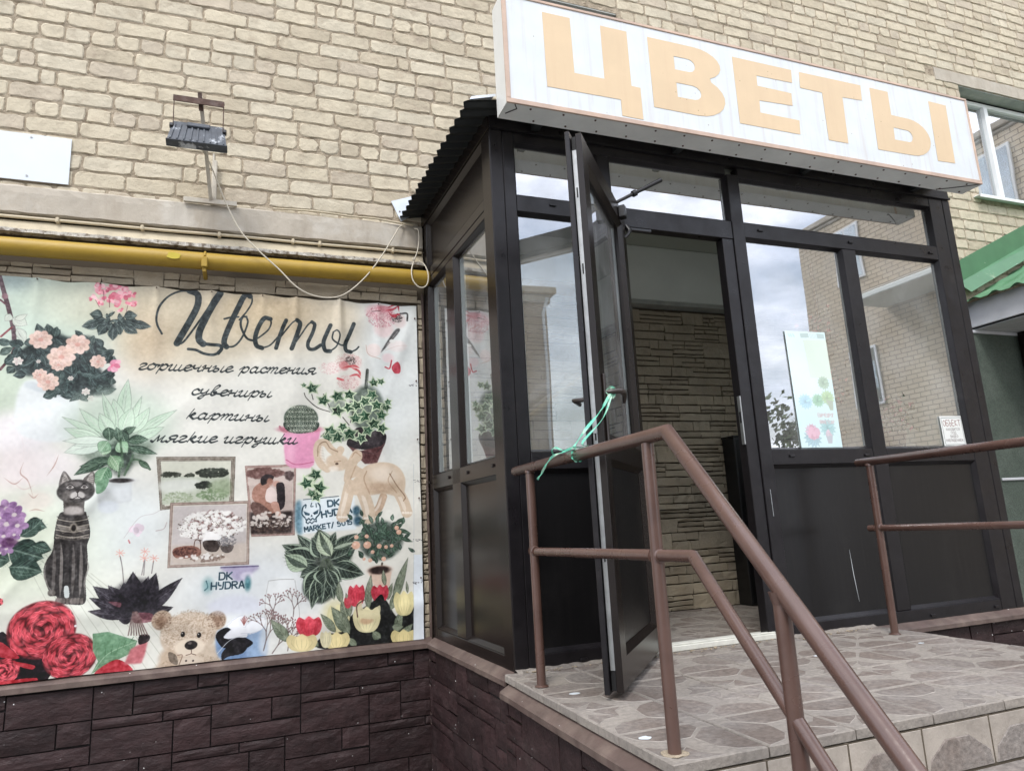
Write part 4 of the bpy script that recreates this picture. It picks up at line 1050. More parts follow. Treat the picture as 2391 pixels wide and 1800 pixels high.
["S",[365,1080,367,1092],1.5,36032032,0.9],
["B",[272,1052],6.1,9.1,110104098],
["B",[281,1053],6.1,9.1,110104098],
["L",[187,847,249,850],56,44066058,124150132],
["L",[181,875,235,825],46,44066058,124150132],
["L",[155,911,247,945],96,44066058,124150132],
["L",[159,967,246,987],76,44066058,124150132],
["L",[216,905,267,922],46,44066058,124150132],
["L",[125,937,158,948],56,44066058,124150132],
["F",[137,787],30,5,[156118160,172134176,140100148],206196190],
["F",[159,807],31,5,[156118160,172134176,140100148],206196190],
["F",[141,835],36,5,[156118160,172134176,140100148],206196190],
["F",[170,841],30,5,[156118160,172134176,140100148],206196190],
["F",[136,872],25,5,[156118160,172134176,140100148],206196190],
["F",[164,869],20,5,[156118160,172134176,140100148],206196190],
["F",[147,910],22,5,[156118160,172134176,140100148],206196190],
["F",[130,900],20,5,[156118160,172134176,140100148],206196190],
["B",[153,892],23,15,86040084,0.8],
["P",[150,1158,214,1213,286,1212,281,1314,163,1313],30020028,1,1],
["R",[259,1161],104,178060070],
["R",[340,1247],82,178060070],
["R",[171,1271],45,178060070],
["R",[139,1069],15,178060070],
["P",[152,1185,199,1225,204,1239,164,1232,156,1225],176044056,1,1],
["P",[193,1246,246,1263,242,1274,210,1262],196056066,1,1],
["B",[349,1158],3.6,3.6,235235235],
["P",[397,1186,440,1185,524,1220,514,1254,471,1272,441,1288,400,1306,417,1271,400,1237],112154118],
["S",[404,1302,444,1251,520,1222],2.5,170200166,0.8],
["S",[420,1281,417,1239],1.5,84126092,0.8],
["S",[420,1281,445,1274],1.5,150184150,0.6],
["S",[435,1270,436,1233],1.5,84126092,0.8],
["S",[435,1270,457,1268],1.5,150184150,0.6],
["S",[451,1260,455,1226],1.5,84126092,0.8],
["S",[451,1260,470,1262],1.5,150184150,0.6],
["S",[467,1250,474,1220],1.5,84126092,0.8],
["S",[467,1250,483,1256],1.5,150184150,0.6],
["S",[483,1239,493,1213],1.5,84126092,0.8],
["S",[483,1239,495,1250],1.5,150184150,0.6],
["S",[499,1229,513,1207],1.5,84126092,0.8],
["S",[499,1229,508,1244],1.5,150184150,0.6],
["P",[162,1300,197,1299,224,1298,256,1300,261,1308,163,1313],196050060],
["P",[409,1308,437,1283,475,1272,516,1309,464,1309],196052064,1,1],
["P",[506,1244,555,1218,548,1262,539,1290,489,1289],204116122,1,0,2],
["P",[530,1204,557,1206,556,1225,529,1232],46036040,1,1],
["L",[497,1130,389,1042],56,46042050,100094104],
["L",[496,1135,382,1077],41,46042050,100094104],
["L",[496,1141,382,1117],36,46042050,100094104],
["L",[503,1139,431,1105],41,46042050,100094104],
["L",[504,1130,432,1043],56,46042050,100094104],
["L",[514,1125,500,1005],61,46042050,100094104],
["L",[521,1127,546,1023],56,46042050,100094104],
["L",[524,1126,568,1014],56,46042050,100094104],
["L",[535,1129,647,1035],41,46042050,100094104],
["L",[534,1133,634,1058],46,46042050,100094104],
["L",[532,1143,623,1126],41,46042050,100094104],
["L",[527,1144,587,1138],36,46042050,100094104],
["L",[508,1139,461,1103],46,46042050,100094104],
["L",[510,1129,475,1037],71,46042050,100094104],
["L",[519,1133,534,1061],71,46042050,100094104],
["L",[517,1137,522,1089],76,46042050,100094104],
["L",[524,1137,567,1087],61,46042050,100094104],
["L",[508,1146,464,1146],36,46042050,100094104],
["B",[513,1088],66,56,38034042,0.9],
["P",[511,1136,561,1140,564,1164,513,1164],120060070,0.8,1],
["P",[435,1093,470,1099,466,1113],130080088,0.8,1],
["S",[475,1037,468,988,460,953],3,120110110,0.8],
["S",[526,1016,529,992,531,972],3,120110110,0.8],
["S",[555,1013,557,994,559,974],3,120110110,0.8],
["S",[532,1017,533,963],3,120110110,0.8],
["S",[460,942,473,943],4.1,232164150,0.9,1],
["S",[460,942,469,952],4.1,232164150,0.9,1],
["S",[460,942,457,954],4.1,232164150,0.9,1],
["S",[460,942,448,947],4.1,232164150,0.9,1],
["S",[460,942,448,937],4.1,232164150,0.9,1],
["S",[460,942,456,931],4.1,232164150,0.9,1],
["S",[460,942,468,934],4.1,232164150,0.9,1],
["S",[532,942,546,943],4.1,232164150,0.9,1],
["S",[532,942,541,952],4.1,232164150,0.9,1],
["S",[532,942,530,953],4.1,232164150,0.9,1],
["S",[532,942,520,946],4.1,232164150,0.9,1],
["S",[532,942,520,936],4.1,232164150,0.9,1],
["S",[532,942,529,930],4.1,232164150,0.9,1],
["S",[532,942,541,933],4.1,232164150,0.9,1],
["S",[531,963,544,963],4.1,232164150,0.9,1],
["S",[531,963,540,972],4.1,232164150,0.9,1],
["S",[531,963,528,974],4.1,232164150,0.9,1],
["S",[531,963,519,967],4.1,232164150,0.9,1],
["S",[531,963,518,957],4.1,232164150,0.9,1],
["S",[531,963,527,951],4.1,232164150,0.9,1],
["S",[531,963,539,954],4.1,232164150,0.9,1],
["S",[560,965,574,966],4.1,232164150,0.9,1],
["S",[560,965,569,975],4.1,232164150,0.9,1],
["S",[560,965,557,977],4.1,232164150,0.9,1],
["S",[560,965,548,970],4.1,232164150,0.9,1],
["S",[560,965,547,959],4.1,232164150,0.9,1],
["S",[560,965,556,954],4.1,232164150,0.9,1],
["S",[560,965,568,957],4.1,232164150,0.9,1],
["S",[507,1130,497,1201],3.6,110084080,0.8],
["S",[508,1131,505,1201],3.6,110084080,0.8],
["S",[510,1131,513,1202],3.6,110084080,0.8],
["S",[512,1131,521,1203],3.6,110084080,0.8],
["S",[514,1131,529,1204],3.6,110084080,0.8],
["S",[516,1131,537,1205],3.6,110084080,0.8],
["S",[517,1131,545,1205],3.6,110084080,0.8],
["S",[519,1132,553,1206],3.6,110084080,0.8],
["P",[552,631,802,633,801,788,571,810],150140126],
["S",[554,632,801,634],1.5,90080070,0.7],
["S",[801,634,799,786],1.5,90080070,0.7],
["S",[799,786,573,809],1.5,90080070,0.7],
["S",[573,809,554,632],1.5,90080070,0.7],
["S",[559,639,795,641],1.5,90080070,0.7],
["S",[795,641,793,780],1.5,90080070,0.7],
["S",[793,780,578,803],1.5,90080070,0.7],
["S",[578,803,559,639],1.5,90080070,0.7],
["S",[565,645,789,647],1.5,90080070,0.7],
["S",[789,647,787,773],1.5,90080070,0.7],
["S",[787,773,583,797],1.5,90080070,0.7],
["S",[583,797,565,645],1.5,90080070,0.7],
["P",[566,646,788,648,787,773,584,797],216214200],
["P",[567,647,787,649,785,771,585,795],212212194],
["P",[569,699,644,698,687,702,784,696,785,787,577,792],190196176],
["P",[571,712,683,709,674,746,580,753],214216206,0.9,1,6],
["K",[601,692],30,8.1,70,62066056,4,0.8],
["K",[658,696],15,6.1,30,70074062,3.5,0.8],
["K",[731,689],51,15,170,52058048,5,0.8],
["K",[703,730],25,12,90,44050042,4,0.8],
["K",[733,763],51,20,140,120144104,3.5,0.6],
["K",[623,770],46,20,120,150164132,3,0.6],
["P",[717,726,784,712,786,770,733,753],140158120,0.6,1,5],
["P",[601,786,853,788,855,1005,601,1000],172152140],
["S",[602,788,852,789],1.5,120098088,0.7],
["S",[852,789,853,1003],1.5,120098088,0.7],
["S",[853,1003,602,998],1.5,120098088,0.7],
["S",[602,998,602,788],1.5,120098088,0.7],
["S",[608,794,846,795],1.5,120098088,0.7],
["S",[846,795,847,996],1.5,120098088,0.7],
["S",[847,996,607,993],1.5,120098088,0.7],
["S",[607,993,608,794],1.5,120098088,0.7],
["P",[611,797,843,798,845,994,610,990],216214200],
["P",[612,799,842,800,843,992,611,989],196188184],
["P",[611,928,846,931,846,995,612,990],204190176,0.9,0,5],
["K",[732,868],107,51,260,86070062,3,0.65],
["K",[732,862],96,48,120,112060056,4,0.5],
["K",[732,868],109,48,170,232230224,6.5,0.9],
["K",[732,868],107,46,120,120104084,1.6,0.8],
["K",[733,906],25,18,24,236234230,9,0.95],
["P",[709,918,758,921,755,951,734,956,712,944],70058054,1,1],
["P",[763,936,802,936,798,956,783,962,768,955],96086082,1,1],
["K",[782,922],30,18,90,130128130,2.6,0.8],
["P",[618,938,672,931,701,948,692,968,626,969],150104090,1,1],
["K",[654,950],36,14,70,90056050,3],
["S",[679,947,682,916,697,917,701,948],2.5,100070060],
["K",[725,975],56,10.2,50,120096084,4,0.6],
["K",[701,968],71,8.1,20,236232226,5,0.9],
["P",[833,666,1006,664,1004,914,860,912],180150140],
["S",[835,668,1005,666],1.5,128100090,0.7],
["S",[1005,666,1002,912],1.5,128100090,0.7],
["S",[1002,912,861,911],1.5,128100090,0.7],
["S",[861,911,835,668],1.5,128100090,0.7],
["S",[840,674,999,672],1.5,128100090,0.7],
["S",[999,672,997,906],1.5,128100090,0.7],
["S",[997,906,866,905],1.5,128100090,0.7],
["S",[866,905,840,674],1.5,128100090,0.7],
["P",[842,675,998,673,995,904,868,904],216214200],
["P",[843,677,996,675,994,903,869,902],198180170],
["P",[842,676,995,675,993,734,846,735],206190180],
["K",[901,694],60,17,200,118084078,6],
["K",[982,703],13,15,60,84066064,5],
["P",[852,828,996,829,994,905,859,903],56044042,1,0,3],
["P",[864,745,887,726,911,731,926,762,922,796,936,826,922,835,898,810,870,794,859,774],168122104,1,1],
["P",[887,711,906,697,930,704,925,719,906,731,890,735],44034036,1,1],
["B",[918,724],11.1,13,170122104],
["P",[908,751,925,743,940,762,943,797,922,799,904,786],222204196,1,1],
["B",[940,732],12,11.1,196154138],
["P",[940,732,963,730,969,763,967,813,946,822,942,772],40030034,1,1],
["P",[922,799,945,797,955,832,965,852,946,851,932,826],196150132,1,1],
["P",[860,794,889,800,922,831,918,850,876,843,858,818],112084076,1,1],
["K",[927,860],70,30,60,226216206,6,0.9],
["K",[928,880],65,25,160,88070062,3],
["B",[592,1164],30,31,184162138,1,0,0.1],
["B",[592,1168],17,19,140108086,0.7],
["B",[757,1180],30,31,184162138,1,0,0.1],
["B",[757,1183],17,19,140108086,0.7],
["B",[681,1315],102,41,206186164,1,0,0.1],
["B",[674,1216],85,71,203184162,1,0,0.06],
["B",[625,1285],36,36,196174150],
["B",[745,1293],36,39,204186164],
["K",[673,1199],84,61,700,164138112,2.2,0.35],
["K",[673,1208],81,61,500,232218200,2.2,0.4],
["K",[756,1179],28,29,120,120092074,2.2,0.4],
["K",[593,1165],28,29,120,120092074,2.2,0.4],
["K",[681,1310],96,30,200,160136112,2.2,0.35],
["B",[678,1256],45,28,226210188,1,0,0.12],
["B",[682,1250],19,14,34028028,1,0,0.1],
["B",[678,1244],7.1,3.6,150140136,0.6],
["S",[683,1262,683,1276,668,1280],2,90060050],
["S",[683,1276,698,1282],2,90060050],
["B",[656,1214],6.6,8.6,26020020,1,0,0.1],
["B",[654,1211],2,2,220220220,0.8],
["B",[705,1221],6.6,8.6,26020020,1,0,0.1],
["B",[703,1218],2,2,220220220,0.8],
["B",[678,1302],36,18,214198178],
["B",[669,1297],3,3,40030030],
["B",[690,1299],3,3,40030030],
["P",[616,1265,639,1277,644,1306,621,1294],96084072,0.8,1],
["S",[649,1306,657,1279,643,1277],2.5,120090074,0.8],
["P",[757,1226,795,1205,884,1204,901,1190,913,1316,779,1309],120150190,1,1,3],
["P",[863,1222,912,1216,913,1306,855,1305],158184214,0.8,1,8],
["P",[756,1226,790,1205,834,1234,873,1262,845,1279,816,1271,777,1267],28026032,1,1],
["P",[778,1282,815,1254,854,1270,840,1293,797,1298,778,1307],34032036,1,1],
["P",[781,1233,814,1207,848,1220,853,1241,824,1240,796,1242],232234238,1,1],
["S",[781,1233,814,1207,848,1220,853,1241,824,1240,796,1242],1.5,180186200,0.7],
["P",[790,1200,823,1178,847,1190,863,1227,834,1229],232234238,1,1],
["S",[790,1200,823,1178,847,1190,863,1227,834,1229],1.5,180186200,0.7],
["P",[843,1210,872,1188,911,1186,902,1220,863,1232],232234238,1,1],
["S",[843,1210,872,1188,911,1186,902,1220,863,1232],1.5,180186200,0.7],
["P",[804,1186,832,1172,852,1181,848,1210],232234238,1,1],
["S",[804,1186,832,1172,852,1181,848,1210],1.5,180186200,0.7],
["S",[843,1202,833,1184],2.5,150080074,0.8],
["S",[843,1202,837,1180],2.5,150080074,0.8],
["S",[843,1202,841,1176],2.5,150080074,0.8],
["S",[843,1202,845,1173],2.5,150080074,0.8],
["S",[843,1202,850,1177],2.5,150080074,0.8],
["S",[843,1202,854,1182],2.5,150080074,0.8],
["S",[762,1285,804,1245,866,1233],2,206212214,0.9],
["P",[766,1009,884,1012,862,1038,846,1056,812,1056,794,1033],168158190,0.85,1,4],
["S",[766,1009,884,1012],5,96086124,0.9],
["B",[848,1042],20,13,226222232,0.6],
["P",[728,1125,801,1101,883,1118,883,1164,755,1157],206208226,0.5,1,8],
["B",[852,1068],10.1,23,44110120,0.8,0,0.6],
["B",[726,1065],15,23,60130134,0.5,0,0.8],
["S",[721,1050,726,1070,717,1080],3.6,50100110,0.8],
["W","DK",[761,1049],[808,1050],23,40072088,4.6,1,0],
["W","HYDRA",[737,1079],[846,1081],22,40072088,4.6,1,0],
["P",[1017,791,1211,784,1218,904,1024,911],222232236,0.95,0,3],
["P",[1005,809,1023,800,1028,909,1006,893],70120144,0.8,1,5],
["B",[1219,838],13,17,30070092,0.9,0,0.5],
["B",[1224,874],15,17,30070092,0.9,0,0.5],
["S",[1032,791,1095,787,1155,783],3,60080090,0.8],
["W","DK",[1118,819],[1165,815],21,40072088,5.5,1,0],
["W","HYDRA",[1097,857],[1208,842],21,40072088,5.5,1,0],
["W","MARKET/ 5015",[1038,904],[1208,884],16,40072088,4,1,0],
["S",[1038,855,1028,841,1031,818,1040,809],4.5,40072088],
["S",[1083,805,1090,817,1088,842,1077,856],4.5,40072088],
["S",[1042,811,1040,820],3.5,40072088],
["S",[1061,804,1058,816,1066,816],3,40072088],
["S",[1076,806,1077,819],3,40072088],
["P",[1032,831,1055,841,1053,848,1039,846],40072088],
["P",[1085,827,1065,839,1070,846,1082,842],40072088],
["P",[1061,844,1057,853,1065,851],40072088],
["S",[1040,859,1046,863,1051,858,1058,864,1064,858,1071,863,1077,857],4,40072088],
["S",[1042,871,1049,876,1055,870,1062,876,1068,870,1078,869],3.5,40072088],
["S",[1041,860,1044,872],3,40072088],
["S",[1077,859,1077,871],3,40072088],
["B",[1315,78],55,35,226190192,0.95,0.2,0.25],
["B",[1329,140],38,37,230206204,0.9],
["B",[1391,105],27,30,216200196,0.9],
["K",[1320,93],59,46,420,190096112,1.8,0.5],
["K",[1381,95],23,18,160,70060060,2,0.6],
["B",[1336,60],32,14,214120134,0.6],
["S",[1341,55,1382,39,1391,68],7.3,196058074,0.9,0.6],
["S",[1346,70,1371,90,1386,73],7.3,196058074,0.9,0.6],
["S",[1335,66,1366,59,1387,44],7.3,196058074,0.9,0.6],
["S",[1361,85,1391,78],7.3,196058074,0.9,0.6],
["S",[1283,73,1315,70],3.2,110060066],
["S",[1396,75,1422,74,1422,103],6.9,72072072],
["P",[1372,145,1391,148,1333,220,1316,234],84082082,1,1,1],
["S",[1382,150,1343,202],2.3,150148146,0.7],
["B",[1288,230],28,27,232216210,0.9,0,0.2],
["B",[1379,210],37,23,230218214,0.8],
["S",[1259,210,1268,246,1313,264],2.3,190150130,0.7],
["S",[1333,228,1379,210,1419,206],1.8,200176166,0.6],
["B",[1361,190],11.9,7.3,226226220],
["B",[1343,258],23,18,232206208,0.8],
["P",[1357,294,1378,273,1391,288,1389,316,1367,318],200066082,1,1],
["S",[1332,295,1349,299,1357,268],5.5,190052066,0.9],
["B",[1200,274],37,27,230216206,0.9],
["B",[1138,306],37,23,234222214,0.9],
["B",[1200,359],38,30,232214206,0.9],
["B",[1224,283],18,23,226206200,0.9],
["K",[1191,274],50,27,260,204150144,1.7,0.5],
["K",[1200,274],21,16,120,80066064,2,0.6],
["K",[1124,306],41,23,160,214160160,1.6,0.5],
["K",[1190,359],41,27,200,206140140,1.6,0.5],
["B",[1176,295],18,18,220110114,0.6],
["S",[1166,305,1210,294,1234,303],8.2,212084090,0.9,0.6],
["S",[1200,299,1229,313,1238,333],8.2,212084090,0.9,0.6],
["S",[1195,334,1224,328,1238,343],8.2,212084090,0.9,0.6],
["S",[1152,345,1171,350],8.2,212084090,0.9,0.6],
["S",[1263,310,1257,378],11.9,74080074],
["S",[1266,312,1260,373],3.2,140144134,0.8],
["B",[1261,457],64,87,58076064,0.7,0,0.15],
["B",[1152,453],32,27,66084072,0.5,0,0.2],
["B",[1152,560],50,23,60076064,0.7,0,0.15],
["P",[1185,594,1223,531,1290,541,1331,556,1326,595,1308,609,1241,613],52044048,1,1],
["P",[1189,598,1236,618,1313,602,1328,585,1296,667,1251,667,1213,627],104066066,1,0,1],
["S",[1231,618,1284,628,1318,604],4.1,70044046,0.8],
["S",[1032,402,1041,421,1078,454,1124,471],3.2,60056050,0.9],
["S",[1059,406,1064,425],3.2,60056050,0.9],
["S",[1101,405,1124,454],3.2,60056050,0.9],
["S",[1171,492,1194,521],3.2,60056050,0.9],
["S",[1199,433,1209,472,1199,511],3.2,60056050,0.9],
["S",[1092,564,1106,550],3.2,60056050,0.9],
["I",[1059,384],40,5.8],
["I",[1101,430],40,5.0],
["I",[1150,412],42,0.55],
["I",[1150,468],42,6.2],
["I",[1195,404],38,1.02],
["I",[1192,453],38,0.47],
["I",[1287,359],32,4.6],
["I",[1316,354],26,3.9],
["I",[1281,405],38,2.8],
["I",[1298,444],40,2.2],
["I",[1335,451],33,2.7],
["I",[1315,484],38,4.8],
["I",[1252,487],45,3.3],
["I",[1285,516],42,0.83],
["I",[1316,533],37,0.08],
["I",[1218,497],38,4.7],
["I",[1223,448],36,4.3],
["I",[1252,432],36,5.6],
["I",[1124,545],45,6.3],
["I",[1152,567],42,3.5],
["I",[1195,553],46,0.87],
["I",[1241,570],36,3.0],
["I",[1115,569],32,4.9],
["I",[1171,526],32,1.65],
["I",[1265,541],36,2.5],
["I",[1340,431],26,0.83],
["I",[1031,373],17,3.4],
["I",[1075,703],42,3.0],
["I",[1043,735],42,4.4],
["I",[1088,752],45,5.0],
["I",[1076,782],35,6.1],
["I",[1061,771],28,4.2],
["P",[961,547,1015,552,1093,533,1078,612,1067,667,1052,679,989,678,970,661,964,610],228150184,1,0,2],
["P",[970,555,1006,559,998,662,974,657],238178202,0.7,0,8],
["B",[1019,536],76,15,196110130],
["S",[948,526,955,538,970,545],7.3,190120134],
["S",[971,647,1007,665,1066,657],3.2,196090130,0.8],
["B",[1022,495],60,48,58076062,1,0,0.05],
["P",[968,507,1078,507,1074,541,1015,552,972,540],54070058,1,1],
["S",[1004,450,972,493,980,540],2.7,36050042,0.8],
["S",[989,455,998,455],1.5,206210190,0.75],
["S",[989,455,995,463],1.5,206210190,0.75],
["S",[989,455,987,464],1.5,206210190,0.75],
["S",[989,455,981,459],1.5,206210190,0.75],
["S",[989,455,981,451],1.5,206210190,0.75],
["S",[989,455,987,446],1.5,206210190,0.75],
["S",[989,455,995,448],1.5,206210190,0.75],
["S",[980,472,989,472],1.5,206210190,0.75],
["S",[980,472,985,480],1.5,206210190,0.75],
["S",[980,472,978,482],1.5,206210190,0.75],
["S",[980,472,972,476],1.5,206210190,0.75],
["S",[980,472,972,468],1.5,206210190,0.75],
["S",[980,472,978,463],1.5,206210190,0.75],
["S",[980,472,985,465],1.5,206210190,0.75],
["S",[974,489,982,489],1.5,206210190,0.75],
["S",[974,489,979,497],1.5,206210190,0.75],
["S",[974,489,972,499],1.5,206210190,0.75],
["S",[974,489,966,494],1.5,206210190,0.75],
["S",[974,489,965,485],1.5,206210190,0.75],
["S",[974,489,972,480],1.5,206210190,0.75],
["S",[974,489,979,482],1.5,206210190,0.75],
["S",[973,507,981,506],1.5,206210190,0.75],
["S",[973,507,978,514],1.5,206210190,0.75],
["S",[973,507,971,516],1.5,206210190,0.75],
["S",[973,507,965,511],1.5,206210190,0.75],
["S",[973,507,965,502],1.5,206210190,0.75],
["S",[973,507,971,497],1.5,206210190,0.75],
["S",[973,507,978,499],1.5,206210190,0.75],
["S",[977,523,986,523],1.5,206210190,0.75],
["S",[977,523,983,531],1.5,206210190,0.75],
["S",[977,523,975,533],1.5,206210190,0.75],
["S",[977,523,969,528],1.5,206210190,0.75],
["S",[977,523,969,519],1.5,206210190,0.75],
["S",[977,523,975,514],1.5,206210190,0.75],
["S",[977,523,983,516],1.5,206210190,0.75],
["S",[986,540,995,540],1.5,206210190,0.75],
["S",[986,540,991,548],1.5,206210190,0.75],
["S",[986,540,984,550],1.5,206210190,0.75],
["S",[986,540,978,544],1.5,206210190,0.75],
["S",[986,540,978,536],1.5,206210190,0.75],
["S",[986,540,984,531],1.5,206210190,0.75],
["S",[986,540,991,533],1.5,206210190,0.75],
["S",[1009,450,986,493,992,540],2.7,36050042,0.8],
["S",[999,455,1003,463],1.5,206210190,0.75],
["S",[999,455,996,464],1.5,206210190,0.75],
["S",[999,455,990,458],1.5,206210190,0.75],
["S",[999,455,991,450],1.5,206210190,0.75],
["S",[999,455,997,446],1.5,206210190,0.75],
["S",[999,455,1005,448],1.5,206210190,0.75],
["S",[999,455,1007,456],1.5,206210190,0.75],
["S",[992,472,997,480],1.5,206210190,0.75],
["S",[992,472,989,481],1.5,206210190,0.75],
["S",[992,472,983,476],1.5,206210190,0.75],
["S",[992,472,984,467],1.5,206210190,0.75],
["S",[992,472,991,463],1.5,206210190,0.75],
["S",[992,472,998,465],1.5,206210190,0.75],
["S",[992,472,1001,473],1.5,206210190,0.75],
["S",[987,489,992,497],1.5,206210190,0.75],
["S",[987,489,985,498],1.5,206210190,0.75],
["S",[987,489,979,493],1.5,206210190,0.75],
["S",[987,489,980,484],1.5,206210190,0.75],
["S",[987,489,986,480],1.5,206210190,0.75],
["S",[987,489,994,483],1.5,206210190,0.75],
["S",[987,489,996,490],1.5,206210190,0.75],
["S",[987,506,992,514],1.5,206210190,0.75],
["S",[987,506,984,515],1.5,206210190,0.75],
["S",[987,506,978,510],1.5,206210190,0.75],
["S",[987,506,979,501],1.5,206210190,0.75],
["S",[987,506,986,497],1.5,206210190,0.75],
["S",[987,506,993,500],1.5,206210190,0.75],
["S",[987,506,996,508],1.5,206210190,0.75],
["S",[990,523,995,531],1.5,206210190,0.75],
["S",[990,523,987,532],1.5,206210190,0.75],
["S",[990,523,982,527],1.5,206210190,0.75],
["S",[990,523,982,518],1.5,206210190,0.75],
["S",[990,523,989,514],1.5,206210190,0.75],
["S",[990,523,996,517],1.5,206210190,0.75],
["S",[990,523,999,525],1.5,206210190,0.75],
["S",[996,540,1001,548],1.5,206210190,0.75],
["S",[996,540,993,549],1.5,206210190,0.75],
["S",[996,540,988,544],1.5,206210190,0.75],
["S",[996,540,989,535],1.5,206210190,0.75],
["S",[996,540,995,531],1.5,206210190,0.75],
["S",[996,540,1003,534],1.5,206210190,0.75],
["S",[996,540,1005,542],1.5,206210190,0.75],
["S",[1014,450,1001,493,1004,540],2.7,36050042,0.8],
["S",[1008,455,1004,464],1.5,206210190,0.75],
["S",[1008,455,999,457],1.5,206210190,0.75],
["S",[1008,455,1001,449],1.5,206210190,0.75],
["S",[1008,455,1008,445],1.5,206210190,0.75],
["S",[1008,455,1015,449],1.5,206210190,0.75],
["S",[1008,455,1017,457],1.5,206210190,0.75],
["S",[1008,455,1012,463],1.5,206210190,0.75],
["S",[1004,472,1000,481],1.5,206210190,0.75],
["S",[1004,472,995,475],1.5,206210190,0.75],
["S",[1004,472,997,466],1.5,206210190,0.75],
["S",[1004,472,1004,463],1.5,206210190,0.75],
["S",[1004,472,1011,466],1.5,206210190,0.75],
["S",[1004,472,1013,474],1.5,206210190,0.75],
["S",[1004,472,1008,481],1.5,206210190,0.75],
["S",[1001,489,998,498],1.5,206210190,0.75],
["S",[1001,489,993,492],1.5,206210190,0.75],
["S",[1001,489,994,484],1.5,206210190,0.75],
["S",[1001,489,1001,480],1.5,206210190,0.75],
["S",[1001,489,1008,483],1.5,206210190,0.75],
["S",[1001,489,1010,491],1.5,206210190,0.75],
["S",[1001,489,1005,498],1.5,206210190,0.75],
["S",[1001,506,997,515],1.5,206210190,0.75],
["S",[1001,506,992,509],1.5,206210190,0.75],
["S",[1001,506,994,501],1.5,206210190,0.75],
["S",[1001,506,1001,497],1.5,206210190,0.75],
["S",[1001,506,1008,500],1.5,206210190,0.75],
["S",[1001,506,1010,508],1.5,206210190,0.75],
["S",[1001,506,1005,515],1.5,206210190,0.75],
["S",[1003,523,999,532],1.5,206210190,0.75],
["S",[1003,523,994,526],1.5,206210190,0.75],
["S",[1003,523,996,518],1.5,206210190,0.75],
["S",[1003,523,1003,514],1.5,206210190,0.75],
["S",[1003,523,1010,517],1.5,206210190,0.75],
["S",[1003,523,1012,525],1.5,206210190,0.75],
["S",[1003,523,1007,532],1.5,206210190,0.75],
["S",[1007,540,1003,549],1.5,206210190,0.75],
["S",[1007,540,998,543],1.5,206210190,0.75],
["S",[1007,540,1000,535],1.5,206210190,0.75],
["S",[1007,540,1007,531],1.5,206210190,0.75],
["S",[1007,540,1014,534],1.5,206210190,0.75],
["S",[1007,540,1016,543],1.5,206210190,0.75],
["S",[1007,540,1011,549],1.5,206210190,0.75],
["S",[1019,450,1015,493,1017,540],2.7,36050042,0.8],
["S",[1017,455,1008,456],1.5,206210190,0.75],
["S",[1017,455,1010,448],1.5,206210190,0.75],
["S",[1017,455,1018,445],1.5,206210190,0.75],
["S",[1017,455,1025,449],1.5,206210190,0.75],
["S",[1017,455,1026,458],1.5,206210190,0.75],
["S",[1017,455,1020,464],1.5,206210190,0.75],
["S",[1017,455,1012,463],1.5,206210190,0.75],
["S",[1016,472,1007,473],1.5,206210190,0.75],
["S",[1016,472,1009,466],1.5,206210190,0.75],
["S",[1016,472,1017,463],1.5,206210190,0.75],
["S",[1016,472,1023,467],1.5,206210190,0.75],
["S",[1016,472,1025,475],1.5,206210190,0.75],
["S",[1016,472,1019,481],1.5,206210190,0.75],
["S",[1016,472,1011,480],1.5,206210190,0.75],
["S",[1015,489,1006,491],1.5,206210190,0.75],
["S",[1015,489,1009,483],1.5,206210190,0.75],
["S",[1015,489,1016,480],1.5,206210190,0.75],
["S",[1015,489,1023,484],1.5,206210190,0.75],
["S",[1015,489,1024,492],1.5,206210190,0.75],
["S",[1015,489,1019,498],1.5,206210190,0.75],
["S",[1015,489,1011,497],1.5,206210190,0.75],
["S",[1015,506,1006,508],1.5,206210190,0.75],
["S",[1015,506,1009,500],1.5,206210190,0.75],
["S",[1015,506,1016,497],1.5,206210190,0.75],
["S",[1015,506,1023,501],1.5,206210190,0.75],
["S",[1015,506,1024,509],1.5,206210190,0.75],
["S",[1015,506,1019,515],1.5,206210190,0.75],
["S",[1015,506,1011,514],1.5,206210190,0.75],
["S",[1016,523,1007,525],1.5,206210190,0.75],
["S",[1016,523,1009,517],1.5,206210190,0.75],
["S",[1016,523,1017,514],1.5,206210190,0.75],
["S",[1016,523,1024,518],1.5,206210190,0.75],
["S",[1016,523,1025,526],1.5,206210190,0.75],
["S",[1016,523,1019,532],1.5,206210190,0.75],
["S",[1016,523,1011,532],1.5,206210190,0.75],
["S",[1017,540,1008,542],1.5,206210190,0.75],
["S",[1017,540,1011,534],1.5,206210190,0.75],
["S",[1017,540,1018,531],1.5,206210190,0.75],
["S",[1017,540,1025,535],1.5,206210190,0.75],
["S",[1017,540,1026,543],1.5,206210190,0.75],
["S",[1017,540,1020,549],1.5,206210190,0.75],
["S",[1017,540,1013,549],1.5,206210190,0.75],
["S",[1024,450,1030,493,1029,540],2.7,36050042,0.8],
["S",[1026,455,1020,448],1.5,206210190,0.75],
["S",[1026,455,1028,445],1.5,206210190,0.75],
["S",[1026,455,1034,450],1.5,206210190,0.75],
["S",[1026,455,1035,459],1.5,206210190,0.75],
["S",[1026,455,1029,464],1.5,206210190,0.75],
["S",[1026,455,1021,462],1.5,206210190,0.75],
["S",[1026,455,1017,455],1.5,206210190,0.75],
["S",[1028,472,1022,465],1.5,206210190,0.75],
["S",[1028,472,1030,463],1.5,206210190,0.75],
["S",[1028,472,1036,467],1.5,206210190,0.75],
["S",[1028,472,1037,476],1.5,206210190,0.75],
["S",[1028,472,1031,481],1.5,206210190,0.75],
["S",[1028,472,1023,480],1.5,206210190,0.75],
["S",[1028,472,1019,472],1.5,206210190,0.75],
